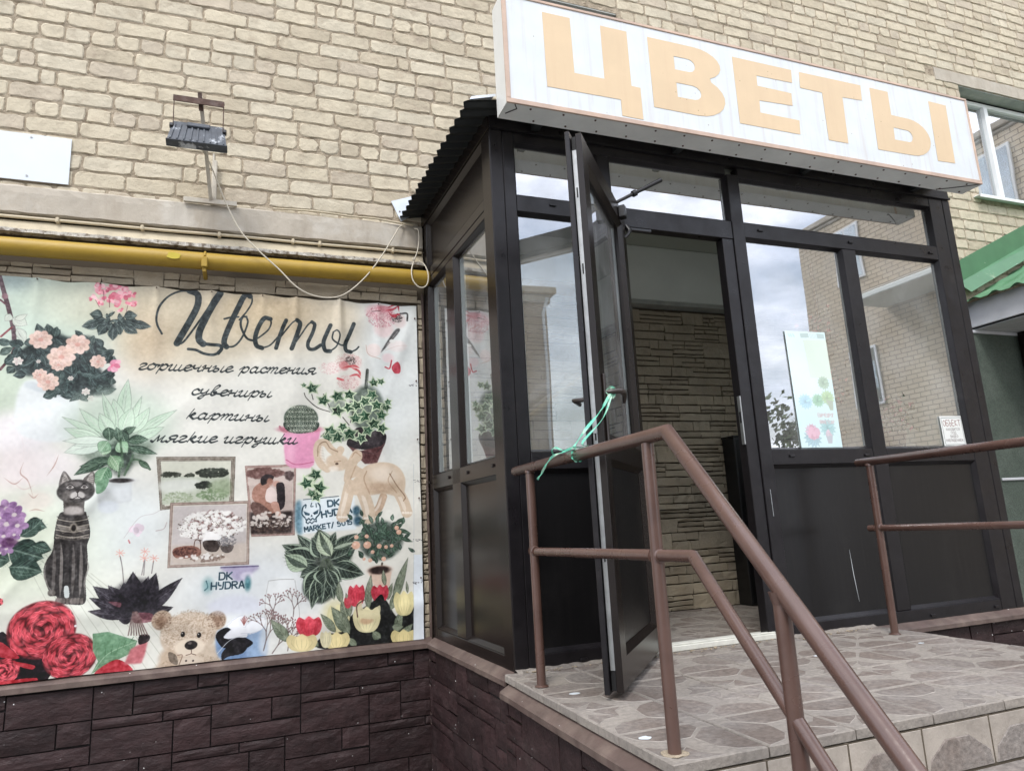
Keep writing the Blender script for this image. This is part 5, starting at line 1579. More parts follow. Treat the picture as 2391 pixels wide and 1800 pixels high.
["S",[1029,489,1023,482],1.5,206210190,0.75],
["S",[1029,489,1031,480],1.5,206210190,0.75],
["S",[1029,489,1037,485],1.5,206210190,0.75],
["S",[1029,489,1038,493],1.5,206210190,0.75],
["S",[1029,489,1032,498],1.5,206210190,0.75],
["S",[1029,489,1024,497],1.5,206210190,0.75],
["S",[1029,489,1020,489],1.5,206210190,0.75],
["S",[1030,506,1024,499],1.5,206210190,0.75],
["S",[1030,506,1031,497],1.5,206210190,0.75],
["S",[1030,506,1038,502],1.5,206210190,0.75],
["S",[1030,506,1038,510],1.5,206210190,0.75],
["S",[1030,506,1032,516],1.5,206210190,0.75],
["S",[1030,506,1024,514],1.5,206210190,0.75],
["S",[1030,506,1021,507],1.5,206210190,0.75],
["S",[1029,523,1023,516],1.5,206210190,0.75],
["S",[1029,523,1031,514],1.5,206210190,0.75],
["S",[1029,523,1037,519],1.5,206210190,0.75],
["S",[1029,523,1037,527],1.5,206210190,0.75],
["S",[1029,523,1031,533],1.5,206210190,0.75],
["S",[1029,523,1024,531],1.5,206210190,0.75],
["S",[1029,523,1020,524],1.5,206210190,0.75],
["S",[1028,540,1022,533],1.5,206210190,0.75],
["S",[1028,540,1029,531],1.5,206210190,0.75],
["S",[1028,540,1036,536],1.5,206210190,0.75],
["S",[1028,540,1036,544],1.5,206210190,0.75],
["S",[1028,540,1030,550],1.5,206210190,0.75],
["S",[1028,540,1023,548],1.5,206210190,0.75],
["S",[1028,540,1019,541],1.5,206210190,0.75],
["S",[1029,450,1044,493,1041,540],2.7,36050042,0.8],
["S",[1036,455,1038,445],1.5,206210190,0.75],
["S",[1036,455,1044,451],1.5,206210190,0.75],
["S",[1036,455,1044,459],1.5,206210190,0.75],
["S",[1036,455,1037,464],1.5,206210190,0.75],
["S",[1036,455,1030,462],1.5,206210190,0.75],
["S",[1036,455,1027,454],1.5,206210190,0.75],
["S",[1036,455,1031,447],1.5,206210190,0.75],
["S",[1040,472,1043,463],1.5,206210190,0.75],
["S",[1040,472,1049,468],1.5,206210190,0.75],
["S",[1040,472,1048,477],1.5,206210190,0.75],
["S",[1040,472,1042,481],1.5,206210190,0.75],
["S",[1040,472,1034,479],1.5,206210190,0.75],
["S",[1040,472,1031,471],1.5,206210190,0.75],
["S",[1040,472,1035,464],1.5,206210190,0.75],
["S",[1043,489,1046,480],1.5,206210190,0.75],
["S",[1043,489,1052,485],1.5,206210190,0.75],
["S",[1043,489,1051,494],1.5,206210190,0.75],
["S",[1043,489,1045,498],1.5,206210190,0.75],
["S",[1043,489,1037,496],1.5,206210190,0.75],
["S",[1043,489,1034,488],1.5,206210190,0.75],
["S",[1043,489,1038,481],1.5,206210190,0.75],
["S",[1044,506,1047,497],1.5,206210190,0.75],
["S",[1044,506,1053,503],1.5,206210190,0.75],
["S",[1044,506,1052,511],1.5,206210190,0.75],
["S",[1044,506,1046,516],1.5,206210190,0.75],
["S",[1044,506,1038,513],1.5,206210190,0.75],
["S",[1044,506,1035,506],1.5,206210190,0.75],
["S",[1044,506,1039,498],1.5,206210190,0.75],
["S",[1042,523,1045,514],1.5,206210190,0.75],
["S",[1042,523,1051,520],1.5,206210190,0.75],
["S",[1042,523,1050,528],1.5,206210190,0.75],
["S",[1042,523,1044,533],1.5,206210190,0.75],
["S",[1042,523,1036,530],1.5,206210190,0.75],
["S",[1042,523,1033,523],1.5,206210190,0.75],
["S",[1042,523,1037,516],1.5,206210190,0.75],
["S",[1038,540,1041,531],1.5,206210190,0.75],
["S",[1038,540,1047,537],1.5,206210190,0.75],
["S",[1038,540,1046,545],1.5,206210190,0.75],
["S",[1038,540,1040,550],1.5,206210190,0.75],
["S",[1038,540,1032,547],1.5,206210190,0.75],
["S",[1038,540,1029,540],1.5,206210190,0.75],
["S",[1038,540,1033,533],1.5,206210190,0.75],
["S",[1034,450,1059,493,1053,541],2.7,36050042,0.8],
["S",[1045,455,1054,452],1.5,206210190,0.75],
["S",[1045,455,1053,460],1.5,206210190,0.75],
["S",[1045,455,1046,464],1.5,206210190,0.75],
["S",[1045,455,1038,461],1.5,206210190,0.75],
["S",[1045,455,1036,453],1.5,206210190,0.75],
["S",[1045,455,1041,446],1.5,206210190,0.75],
["S",[1045,455,1049,446],1.5,206210190,0.75],
["S",[1053,472,1061,469],1.5,206210190,0.75],
["S",[1053,472,1060,477],1.5,206210190,0.75],
["S",[1053,472,1053,481],1.5,206210190,0.75],
["S",[1053,472,1046,478],1.5,206210190,0.75],
["S",[1053,472,1044,470],1.5,206210190,0.75],
["S",[1053,472,1048,463],1.5,206210190,0.75],
["S",[1053,472,1056,463],1.5,206210190,0.75],
["S",[1058,489,1066,486],1.5,206210190,0.75],
["S",[1058,489,1065,494],1.5,206210190,0.75],
["S",[1058,489,1058,499],1.5,206210190,0.75],
["S",[1058,489,1051,495],1.5,206210190,0.75],
["S",[1058,489,1049,487],1.5,206210190,0.75],
["S",[1058,489,1053,481],1.5,206210190,0.75],
["S",[1058,489,1061,480],1.5,206210190,0.75],
["S",[1059,506,1067,503],1.5,206210190,0.75],
["S",[1059,506,1066,512],1.5,206210190,0.75],
["S",[1059,506,1059,516],1.5,206210190,0.75],
["S",[1059,506,1052,513],1.5,206210190,0.75],
["S",[1059,506,1050,505],1.5,206210190,0.75],
["S",[1059,506,1054,498],1.5,206210190,0.75],
["S",[1059,506,1062,497],1.5,206210190,0.75],
["S",[1055,523,1064,521],1.5,206210190,0.75],
["S",[1055,523,1063,529],1.5,206210190,0.75],
["S",[1055,523,1056,533],1.5,206210190,0.75],
["S",[1055,523,1049,530],1.5,206210190,0.75],
["S",[1055,523,1047,522],1.5,206210190,0.75],
["S",[1055,523,1051,515],1.5,206210190,0.75],
["S",[1055,523,1059,515],1.5,206210190,0.75],
["S",[1049,540,1058,538],1.5,206210190,0.75],
["S",[1049,540,1057,546],1.5,206210190,0.75],
["S",[1049,540,1050,550],1.5,206210190,0.75],
["S",[1049,540,1042,547],1.5,206210190,0.75],
["S",[1049,540,1040,539],1.5,206210190,0.75],
["S",[1049,540,1045,532],1.5,206210190,0.75],
["S",[1049,540,1053,532],1.5,206210190,0.75],
["S",[1039,450,1073,493,1066,541],2.7,36050042,0.8],
["S",[1055,454,1061,461],1.5,206210190,0.75],
["S",[1055,454,1054,464],1.5,206210190,0.75],
["S",[1055,454,1047,460],1.5,206210190,0.75],
["S",[1055,454,1046,452],1.5,206210190,0.75],
["S",[1055,454,1051,446],1.5,206210190,0.75],
["S",[1055,454,1059,446],1.5,206210190,0.75],
["S",[1055,454,1064,453],1.5,206210190,0.75],
["S",[1065,472,1072,478],1.5,206210190,0.75],
["S",[1065,472,1065,481],1.5,206210190,0.75],
["S",[1065,472,1058,477],1.5,206210190,0.75],
["S",[1065,472,1056,469],1.5,206210190,0.75],
["S",[1065,472,1062,463],1.5,206210190,0.75],
["S",[1065,472,1069,463],1.5,206210190,0.75],
["S",[1065,472,1074,470],1.5,206210190,0.75],
["S",[1072,489,1079,495],1.5,206210190,0.75],
["S",[1072,489,1071,498],1.5,206210190,0.75],
["S",[1072,489,1064,495],1.5,206210190,0.75],
["S",[1072,489,1063,486],1.5,206210190,0.75],
["S",[1072,489,1068,480],1.5,206210190,0.75],
["S",[1072,489,1076,480],1.5,206210190,0.75],
["S",[1072,489,1081,487],1.5,206210190,0.75],
["S",[1073,506,1080,512],1.5,206210190,0.75],
["S",[1073,506,1073,516],1.5,206210190,0.75],
["S",[1073,506,1066,512],1.5,206210190,0.75],
["S",[1073,506,1064,504],1.5,206210190,0.75],
["S",[1073,506,1070,497],1.5,206210190,0.75],
["S",[1073,506,1078,498],1.5,206210190,0.75],
["S",[1073,506,1082,505],1.5,206210190,0.75],
["S",[1069,523,1076,530],1.5,206210190,0.75],
["S",[1069,523,1068,533],1.5,206210190,0.75],
["S",[1069,523,1061,529],1.5,206210190,0.75],
["S",[1069,523,1060,521],1.5,206210190,0.75],
["S",[1069,523,1065,515],1.5,206210190,0.75],
["S",[1069,523,1073,515],1.5,206210190,0.75],
["S",[1069,523,1078,522],1.5,206210190,0.75],
["S",[1060,541,1067,547],1.5,206210190,0.75],
["S",[1060,541,1059,550],1.5,206210190,0.75],
["S",[1060,541,1052,546],1.5,206210190,0.75],
["S",[1060,541,1051,538],1.5,206210190,0.75],
["S",[1060,541,1056,532],1.5,206210190,0.75],
["S",[1060,541,1064,532],1.5,206210190,0.75],
["S",[1060,541,1069,539],1.5,206210190,0.75],
["S",[1318,790,1304,826,1288,846],29,196168142],
["S",[1312,790,1299,825,1283,845],8.7,238228214,0.6,0.5],
["S",[1196,744,1181,806,1168,856],42,212190164],
["S",[1191,744,1176,805,1163,856],13,238228214,0.6,0.5],
["S",[1242,772,1260,824,1265,865],46,212190164],
["S",[1237,772,1255,824,1259,865],14,238228214,0.6,0.5],
["S",[1368,760,1394,813,1405,850],42,212190164],
["S",[1363,760,1389,813,1400,850],13,238228214,0.6,0.5],
["P",[1222,709,1259,673,1317,662,1370,675,1399,713,1402,756,1384,792,1320,779,1273,783,1216,781,1181,765],212190164,1,1,1],
["B",[1321,706],55,30,238228214,0.5,0.2,0.5],
["B",[1310,758],55,20,176144116,0.45,0,0.5],
["S",[1258,694,1248,725,1268,778],4.5,176144116,0.7],
["S",[1353,696,1337,733,1368,776],4,176144116,0.6],
["S",[1343,706,1369,749,1400,792,1394,808],4,140110084,0.8],
["B",[1156,858],5,4.5,238228214,0.9],
["B",[1165,858],5,4.5,238228214,0.9],
["B",[1174,859],5,4.5,238228214,0.9],
["B",[1183,859],5,4.5,238228214,0.9],
["B",[1250,866],5,4.5,238228214,0.9],
["B",[1259,866],5,4.5,238228214,0.9],
["B",[1268,866],5,4.5,238228214,0.9],
["B",[1277,867],5,4.5,238228214,0.9],
["B",[1391,852],5,4.5,238228214,0.9],
["B",[1401,853],5,4.5,238228214,0.9],
["B",[1410,853],5,4.5,238228214,0.9],
["B",[1420,854],5,4.5,238228214,0.9],
["S",[1163,613,1152,627,1129,612,1110,588,1085,590,1079,626,1092,664,1115,683],27,212190164],
["S",[1152,620,1126,607,1108,583,1084,598,1081,635],4.1,150122096,0.8],
["S",[1097,598,1092,635,1115,669],6.4,238228214,0.7],
["S",[1081,597,1098,596],1.4,160132108,0.6],
["S",[1082,603,1098,601],1.4,160132108,0.6],
["S",[1083,609,1099,607],1.4,160132108,0.6],
["S",[1084,615,1100,613],1.4,160132108,0.6],
["S",[1085,620,1101,618],1.4,160132108,0.6],
["S",[1086,626,1102,624],1.4,160132108,0.6],
["S",[1087,632,1103,630],1.4,160132108,0.6],
["S",[1088,637,1104,636],1.4,160132108,0.6],
["S",[1089,643,1105,641],1.4,160132108,0.6],
["S",[1089,648,1106,647],1.4,160132108,0.6],
["S",[1090,654,1107,652],1.4,160132108,0.6],
["S",[1091,660,1108,658],1.4,160132108,0.6],
["B",[1152,660],42,30,212190164,1,0.2,0.15],
["P",[1198,637,1217,613,1239,623,1241,647,1222,671,1250,695,1198,722,1175,731,1180,684],212190164,1,1],
["S",[1203,642,1217,623,1236,637],4.1,176144116,0.8],
["S",[1217,675,1198,722],4.6,176144116,0.6],
["B",[1149,665],5.9,4.1,90064052],
["S",[1140,657,1163,655],3.2,176144116,0.9],
["B",[1138,683],18,10.1,238228214,0.7],
["B",[1101,1002],96,55,52062054,0.8,0,0.15],
["B",[1092,1093],60,60,44054048,0.85,0,0.12],
["L",[1072,1000,962,945],55,50062056,176194170,1],
["L",[1084,994,1013,913],45,50062056,176194170,1],
["L",[1074,1006,971,969],75,50062056,176194170,1],
["L",[1129,995,1221,919],60,50062056,176194170,1],
["L",[1100,990,1086,897],85,50062056,176194170,1],
["L",[1113,993,1145,910],45,50062056,176194170,1],
["L",[1128,1006,1215,969],75,50062056,176194170,1],
["L",[1134,1027,1245,1065],75,50062056,176194170,1],
["L",[1117,1031,1165,1084],55,50062056,176194170,1],
["L",[1086,1026,1024,1059],75,50062056,176194170,1],
["L",[1089,1040,1039,1123],70,50062056,176194170,1],
["L",[1095,1051,1063,1170],45,50062056,176194170,1],
["L",[1102,1047,1097,1156],75,50062056,176194170,1],
["L",[1112,1045,1140,1145],55,50062056,176194170,1],
["L",[1104,1034,1106,1094],85,50062056,176194170,1],
["L",[1115,1039,1155,1117],45,50062056,176194170,1],
["L",[1094,996,1062,926],60,50062056,176194170,1],
["L",[1130,994,1088,902],60,196210180,70084072,2],
["L",[1048,1027,971,979],65,178196168,60074064,2],
["L",[1135,969,1215,949],35,70084072,186200176,2],
["S",[1101,1002,1087,1040],3,90104080,0.8],
["S",[1105,1002,1097,1040],3,90104080,0.8],
["S",[1109,1002,1108,1041],3,90104080,0.8],
["S",[1113,1002,1119,1042],3,90104080,0.8],
["S",[1117,1003,1129,1043],3,90104080,0.8],
["S",[1121,1003,1140,1043],3,90104080,0.8],
["B",[1308,949],80,70,48064056,0.75,0,0.12],
["L",[1292,1000,1279,978],13,34046044,104136112],
["L",[1314,985,1308,960],13,40058052,104136112],
["L",[1378,987,1372,962],13,34046044,104136112],
["L",[1343,951,1367,937],13,40058052,104136112],
["L",[1255,924,1274,905],13,34046044,104136112],
["L",[1304,940,1281,924],13,52074062,104136112],
["L",[1291,1030,1285,1006],13,40058052,104136112],
["L",[1284,983,1265,963],13,52074062,104136112],
["L",[1285,914,1262,897],13,34046044,104136112],
["L",[1292,944,1269,928],13,40058052,104136112],
["L",[1327,906,1314,883],13,34046044,104136112],
["L",[1363,958,1343,938],13,40058052,104136112],
["L",[1298,955,1305,930],13,40058052,104136112],
["L",[1299,928,1302,903],13,40058052,104136112],
["L",[1284,929,1300,908],13,52074062,104136112],
["L",[1309,927,1299,903],13,40058052,104136112],
["L",[1252,958,1249,932],13,34046044,104136112],
["L",[1359,930,1384,917],13,34046044,104136112],
["L",[1328,950,1348,933],13,34046044,104136112],
["L",[1432,997,1408,981],13,34046044,104136112],
["L",[1308,1020,1300,995],13,52074062,104136112],
["L",[1310,985,1294,963],13,34046044,104136112],
["L",[1220,936,1237,917],13,52074062,104136112],
["L",[1280,975,1305,963],13,40058052,104136112],
["L",[1266,915,1247,896],13,40058052,104136112],
["L",[1289,949,1271,928],13,40058052,104136112],
["L",[1304,911,1327,897],13,52074062,104136112],
["L",[1248,953,1251,928],13,40058052,104136112],
["L",[1318,907,1293,892],13,34046044,104136112],
["L",[1249,907,1267,888],13,40058052,104136112],
["L",[1297,958,1287,934],13,52074062,104136112],
["L",[1241,945,1253,922],13,52074062,104136112],
["L",[1393,944,1417,930],13,34046044,104136112],
["L",[1286,942,1267,922],13,52074062,104136112],
["L",[1259,992,1271,970],13,34046044,104136112],
["L",[1313,985,1289,970],13,52074062,104136112],
["L",[1228,886,1252,873],13,52074062,104136112],
["L",[1289,1019,1268,1002],13,40058052,104136112],
["L",[1363,909,1384,891],13,34046044,104136112],
["L",[1253,910,1253,884],13,40058052,104136112],
["L",[1332,930,1357,917],13,34046044,104136112],
["L",[1189,997,1199,975],13,52074062,104136112],
["L",[1333,1010,1355,995],13,34046044,104136112],
["L",[1266,917,1246,898],13,34046044,104136112],
["L",[1361,907,1387,895],13,40058052,104136112],
["L",[1328,929,1318,905],13,52074062,104136112],
["L",[1308,931,1333,918],13,40058052,104136112],
["L",[1247,888,1232,866],13,40058052,104136112],
["L",[1241,918,1250,894],13,34046044,104136112],
["L",[1296,901,1292,876],13,34046044,104136112],
["L",[1272,928,1268,902],13,40058052,104136112],
["L",[1203,870,1186,849],13,40058052,104136112],
["L",[1326,981,1331,956],13,34046044,104136112],
["L",[1315,976,1322,952],13,34046044,104136112],
["L",[1313,909,1291,892],13,52074062,104136112],
["L",[1340,993,1318,975],13,40058052,104136112],
["L",[1345,897,1369,883],13,40058052,104136112],
["L",[1357,912,1375,892],13,40058052,104136112],
["L",[1376,953,1356,934],13,52074062,104136112],
["L",[1341,1002,1320,984],13,52074062,104136112],
["L",[1296,864,1314,844],13,34046044,104136112],
["L",[1352,915,1358,890],13,40058052,104136112],
["L",[1242,1007,1226,986],13,52074062,104136112],
["L",[1264,982,1275,960],13,34046044,104136112],
["L",[1306,915,1330,901],13,52074062,104136112],
["L",[1285,964,1292,939],13,52074062,104136112],
["L",[1305,951,1299,926],13,52074062,104136112],
["L",[1320,944,1336,923],13,34046044,104136112],
["L",[1300,941,1319,922],13,52074062,104136112],
["L",[1303,918,1294,894],13,40058052,104136112],
["L",[1287,999,1300,977],13,40058052,104136112],
["L",[1266,929,1257,905],13,40058052,104136112],
["L",[1287,946,1283,921],13,40058052,104136112],
["L",[1291,1020,1272,1000],13,40058052,104136112],
["L",[1253,930,1236,909],13,52074062,104136112],
["L",[1325,923,1324,897],13,40058052,104136112],
["L",[1304,944,1320,924],13,52074062,104136112],
["L",[1306,940,1311,915],13,52074062,104136112],
["L",[1316,936,1341,923],13,40058052,104136112],
["L",[1355,943,1355,918],13,40058052,104136112],
["L",[1367,935,1387,917],13,52074062,104136112],
["L",[1286,947,1281,922],13,34046044,104136112],
["L",[1242,970,1264,954],13,34046044,104136112],
["L",[1255,905,1239,883],13,52074062,104136112],
["L",[1309,902,1331,885],13,52074062,104136112],
["L",[1344,928,1370,917],13,40058052,104136112],
["L",[1324,933,1341,913],13,52074062,104136112],
["L",[1312,933,1306,908],13,52074062,104136112],
["L",[1268,964,1267,939],13,52074062,104136112],
["L",[1373,953,1389,933],13,52074062,104136112],
["L",[1369,985,1345,969],13,52074062,104136112],
["L",[1327,930,1303,915],13,52074062,104136112],
["L",[1368,937,1348,917],13,40058052,104136112],
["L",[1344,971,1352,947],13,40058052,104136112],
["L",[1322,994,1310,971],13,34046044,104136112],
["L",[1243,1001,1225,981],13,34046044,104136112],
["L",[1387,894,1392,868],13,52074062,104136112],
["L",[1356,994,1350,969],13,52074062,104136112],
["L",[1355,919,1352,893],13,40058052,104136112],
["L",[1329,945,1305,929],13,40058052,104136112],
["L",[1300,924,1299,899],13,34046044,104136112],
["L",[1310,952,1295,930],13,40058052,104136112],
["L",[1235,943,1253,924],13,40058052,104136112],
["L",[1315,917,1327,895],13,52074062,104136112],
["L",[1314,891,1311,866],13,40058052,104136112],
["L",[1241,859,1234,834],13,34046044,104136112],
["L",[1291,1007,1298,983],13,52074062,104136112],
["L",[1344,948,1326,927],13,34046044,104136112],
["L",[1381,943,1423,960],14,60082068,120150126],
["L",[1371,911,1418,929],14,60082068,120150126],
["L",[1361,890,1393,871],14,60082068,120150126],
["L",[1277,886,1262,855],14,60082068,120150126],
["L",[1293,887,1298,854],14,60082068,120150126],
["L",[1246,935,1205,943],14,60082068,120150126],
["L",[1350,879,1353,856],14,60082068,120150126],
["B",[1216,961],15,14,226176150,1,0,0.1],
["B",[1212,957],5.3,4.5,240208188,0.8],
["B",[1257,962],14,13,226176150,1,0,0.1],
["B",[1253,957],4.8,4.1,240208188,0.8],
["B",[1300,969],9,8.6,226176150,1,0,0.1],
["B",[1297,966],3.2,2.7,240208188,0.8],
["B",[1255,931],7.5,7.2,226176150,1,0,0.1],
["B",[1252,929],2.6,2.3,240208188,0.8],
["B",[1365,906],8.5,8.1,226176150,1,0,0.1],
["B",[1363,903],3,2.6,240208188,0.8],
["B",[1373,922],9.6,9.1,226176150,1,0,0.1],
["B",[1370,919],3.3,2.9,240208188,0.8],
["B",[1316,1015],8.5,8.1,226176150,1,0,0.1],
["B",[1314,1012],3,2.6,240208188,0.8],
["B",[1267,1017],7.5,7.2,226176150,1,0,0.1],
["B",[1264,1015],2.6,2.3,240208188,0.8],
["B",[1325,973],7,6.7,226176150,1,0,0.1],
["B",[1323,970],2.5,2.1,240208188,0.8],
["B",[1346,970],6.5,6.2,226176150,1,0,0.1],
["B",[1344,968],2.3,2,240208188,0.8],
["B",[1218,932],8,7.6,226176150,1,0,0.1],
["B",[1216,929],2.8,2.4,240208188,0.8],
["B",[1245,1011],6,5.7,226176150,1,0,0.1],
["B",[1243,1009],2.1,1.8,240208188,0.8],
["B",[1276,988],7,6.7,226176150,1,0,0.1],
["B",[1274,985],2.5,2.1,240208188,0.8],
["S",[1306,1065,1310,1030],7,84070060],
["P",[1258,1056,1345,1062,1336,1112,1280,1108],220192172,1,0,1],
["B",[1301,1054],44,17,214186166],
["B",[1301,1054],38,14,56040038],
["P",[919,1064,1001,1063,1009,1073,1023,1192,1017,1298,898,1300,909,1163],226228226,0.6,1,5],
["S",[921,1064,963,1062,1003,1065],2,150146144,0.8],
["S",[919,1064,910,1126,910,1191],2,170168166,0.7],
["S",[1006,1068,1021,1164,1023,1197],2,160158156,0.7],
["S",[907,1291,915,1257],3.8,110092088,0.75],
["B",[915,1257],2.5,2.5,130090090,0.8],
["S",[915,1257,914,1228],3.4,110092088,0.75],
["B",[914,1228],2.5,2.5,130090090,0.8],
["S",[914,1228,900,1207],2.9,110092088,0.75],
["B",[900,1207],2.5,2.5,130090090,0.8],
["S",[900,1207,883,1194],2.5,110092088,0.75],
["B",[883,1194],2.5,2.5,130090090,0.8],
["S",[883,1194,867,1188],2,110092088,0.75],
["B",[867,1188],2.5,2.5,130090090,0.8],
["S",[867,1188,856,1192],1.6,110092088,0.75],
["B",[856,1192],2.5,2.5,130090090,0.8],
["S",[867,1188,858,1181],1.6,110092088,0.75],
["B",[858,1181],2.5,2.5,130090090,0.8],
["S",[883,1194,874,1181],2,110092088,0.75],
["B",[874,1181],2.5,2.5,130090090,0.8],
["S",[874,1181,863,1176],1.6,110092088,0.75],
["B",[863,1176],2.5,2.5,130090090,0.8],
["S",[874,1181,873,1171],1.6,110092088,0.75],
["B",[873,1171],2.5,2.5,130090090,0.8],
["S",[900,1207,896,1191],2.5,110092088,0.75],
["B",[896,1191],2.5,2.5,130090090,0.8],
["S",[896,1191,889,1179],2,110092088,0.75],
["B",[889,1179],2.5,2.5,130090090,0.8],
["S",[889,1179,881,1173],1.6,110092088,0.75],
["B",[881,1173],2.5,2.5,130090090,0.8],
["S",[889,1179,885,1169],1.6,110092088,0.75],
["B",[885,1169],2.5,2.5,130090090,0.8],
["S",[896,1191,895,1178],2,110092088,0.75],
["B",[895,1178],2.5,2.5,130090090,0.8],
["S",[895,1178,893,1169],1.6,110092088,0.75],
["B",[893,1169],2.5,2.5,130090090,0.8],
["S",[895,1178,901,1169],1.6,110092088,0.75],
["B",[901,1169],2.5,2.5,130090090,0.8],
["S",[914,1228,919,1206],2.9,110092088,0.75],
["B",[919,1206],2.5,2.5,130090090,0.8],
["S",[919,1206,917,1188],2.5,110092088,0.75],
["B",[917,1188],2.5,2.5,130090090,0.8],
["S",[917,1188,912,1173],2,110092088,0.75],
["B",[912,1173],2.5,2.5,130090090,0.8],
["S",[912,1173,903,1162],1.6,110092088,0.75],
["B",[903,1162],2.5,2.5,130090090,0.8],
["S",[912,1173,916,1163],1.6,110092088,0.75],
["B",[916,1163],2.5,2.5,130090090,0.8],
["S",[917,1188,922,1176],2,110092088,0.75],
["B",[922,1176],2.5,2.5,130090090,0.8],
["S",[922,1176,923,1166],1.6,110092088,0.75],
["B",[923,1166],2.5,2.5,130090090,0.8],
["S",[922,1176,930,1172],1.6,110092088,0.75],
["B",[930,1172],2.5,2.5,130090090,0.8],
["S",[919,1206,930,1193],2.5,110092088,0.75],
["B",[930,1193],2.5,2.5,130090090,0.8],
["S",[930,1193,935,1178],2,110092088,0.75],
["B",[935,1178],2.5,2.5,130090090,0.8],
["S",[935,1178,931,1167],1.6,110092088,0.75],
["B",[931,1167],2.5,2.5,130090090,0.8],
["S",[935,1178,942,1169],1.6,110092088,0.75],
["B",[942,1169],2.5,2.5,130090090,0.8],
["S",[930,1193,941,1188],2,110092088,0.75],
["B",[941,1188],2.5,2.5,130090090,0.8],
["S",[941,1188,947,1180],1.6,110092088,0.75],
["B",[947,1180],2.5,2.5,130090090,0.8],
["S",[941,1188,951,1189],1.6,110092088,0.75],
["B",[951,1189],2.5,2.5,130090090,0.8],
["S",[915,1257,927,1232],3.4,110092088,0.75],
["B",[927,1232],2.5,2.5,130090090,0.8],
["S",[927,1232,928,1206],2.9,110092088,0.75],
["B",[928,1206],2.5,2.5,130090090,0.8],
["S",[928,1206,924,1187],2.5,110092088,0.75],
["B",[924,1187],2.5,2.5,130090090,0.8],
["S",[924,1187,916,1171],2,110092088,0.75],
["B",[916,1171],2.5,2.5,130090090,0.8],
["S",[916,1171,902,1162],1.6,110092088,0.75],
["B",[902,1162],2.5,2.5,130090090,0.8],
["S",[916,1171,912,1158],1.6,110092088,0.75],
["B",[912,1158],2.5,2.5,130090090,0.8],
["S",[924,1187,930,1175],2,110092088,0.75],
["B",[930,1175],2.5,2.5,130090090,0.8],
["S",[930,1175,933,1163],1.6,110092088,0.75],
["B",[933,1163],2.5,2.5,130090090,0.8],
["S",[930,1175,939,1169],1.6,110092088,0.75],
["B",[939,1169],2.5,2.5,130090090,0.8],
["S",[928,1206,934,1189],2.5,110092088,0.75],
["B",[934,1189],2.5,2.5,130090090,0.8],
["S",[934,1189,929,1174],2,110092088,0.75],
["B",[929,1174],2.5,2.5,130090090,0.8],
["S",[929,1174,919,1164],1.6,110092088,0.75],
["B",[919,1164],2.5,2.5,130090090,0.8],
["S",[929,1174,928,1161],1.6,110092088,0.75],
["B",[928,1161],2.5,2.5,130090090,0.8],
["S",[934,1189,943,1180],2,110092088,0.75],
["B",[943,1180],2.5,2.5,130090090,0.8],
["S",[943,1180,946,1170],1.6,110092088,0.75],
["B",[946,1170],2.5,2.5,130090090,0.8],
["S",[943,1180,953,1176],1.6,110092088,0.75],
["B",[953,1176],2.5,2.5,130090090,0.8],
["S",[927,1232,940,1219],2.9,110092088,0.75],
["B",[940,1219],2.5,2.5,130090090,0.8],
["S",[940,1219,944,1204],2.5,110092088,0.75],
["B",[944,1204],2.5,2.5,130090090,0.8],
["S",[944,1204,940,1192],2,110092088,0.75],
["B",[940,1192],2.5,2.5,130090090,0.8],
["S",[940,1192,934,1186],1.6,110092088,0.75],
["B",[934,1186],2.5,2.5,130090090,0.8],
["S",[940,1192,942,1184],1.6,110092088,0.75],
["B",[942,1184],2.5,2.5,130090090,0.8],
["S",[944,1204,953,1195],2,110092088,0.75],
["B",[953,1195],2.5,2.5,130090090,0.8],
["S",[953,1195,954,1185],1.6,110092088,0.75],
["B",[954,1185],2.5,2.5,130090090,0.8],
["S",[953,1195,963,1191],1.6,110092088,0.75],
["B",[963,1191],2.5,2.5,130090090,0.8],
["S",[940,1219,953,1210],2.5,110092088,0.75],
["B",[953,1210],2.5,2.5,130090090,0.8],
["S",[953,1210,960,1199],2,110092088,0.75],
["B",[960,1199],2.5,2.5,130090090,0.8],
["S",[960,1199,961,1188],1.6,110092088,0.75],
["B",[961,1188],2.5,2.5,130090090,0.8],
["S",[960,1199,970,1194],1.6,110092088,0.75],
["B",[970,1194],2.5,2.5,130090090,0.8],
["S",[953,1210,964,1206],2,110092088,0.75],
["B",[964,1206],2.5,2.5,130090090,0.8],
["S",[964,1206,970,1196],1.6,110092088,0.75],
["B",[970,1196],2.5,2.5,130090090,0.8],
["S",[964,1206,976,1205],1.6,110092088,0.75],
["B",[976,1205],2.5,2.5,130090090,0.8],
["S",[935,1303,955,1276],3.8,110092088,0.75],
["B",[955,1276],2.5,2.5,130090090,0.8],
["S",[955,1276,962,1247],3.4,110092088,0.75],
["B",[962,1247],2.5,2.5,130090090,0.8],
["S",[962,1247,960,1224],2.9,110092088,0.75],
["B",[960,1224],2.5,2.5,130090090,0.8],
["S",[960,1224,954,1205],2.5,110092088,0.75],
["B",[954,1205],2.5,2.5,130090090,0.8],
["S",[954,1205,942,1192],2,110092088,0.75],
["B",[942,1192],2.5,2.5,130090090,0.8],
["S",[942,1192,930,1187],1.6,110092088,0.75],
["B",[930,1187],2.5,2.5,130090090,0.8],
["S",[942,1192,940,1180],1.6,110092088,0.75],
["B",[940,1180],2.5,2.5,130090090,0.8],
["S",[954,1205,953,1192],2,110092088,0.75],
["B",[953,1192],2.5,2.5,130090090,0.8],
["S",[953,1192,951,1181],1.6,110092088,0.75],
["B",[951,1181],2.5,2.5,130090090,0.8],
["S",[953,1192,957,1183],1.6,110092088,0.75],
["B",[957,1183],2.5,2.5,130090090,0.8],
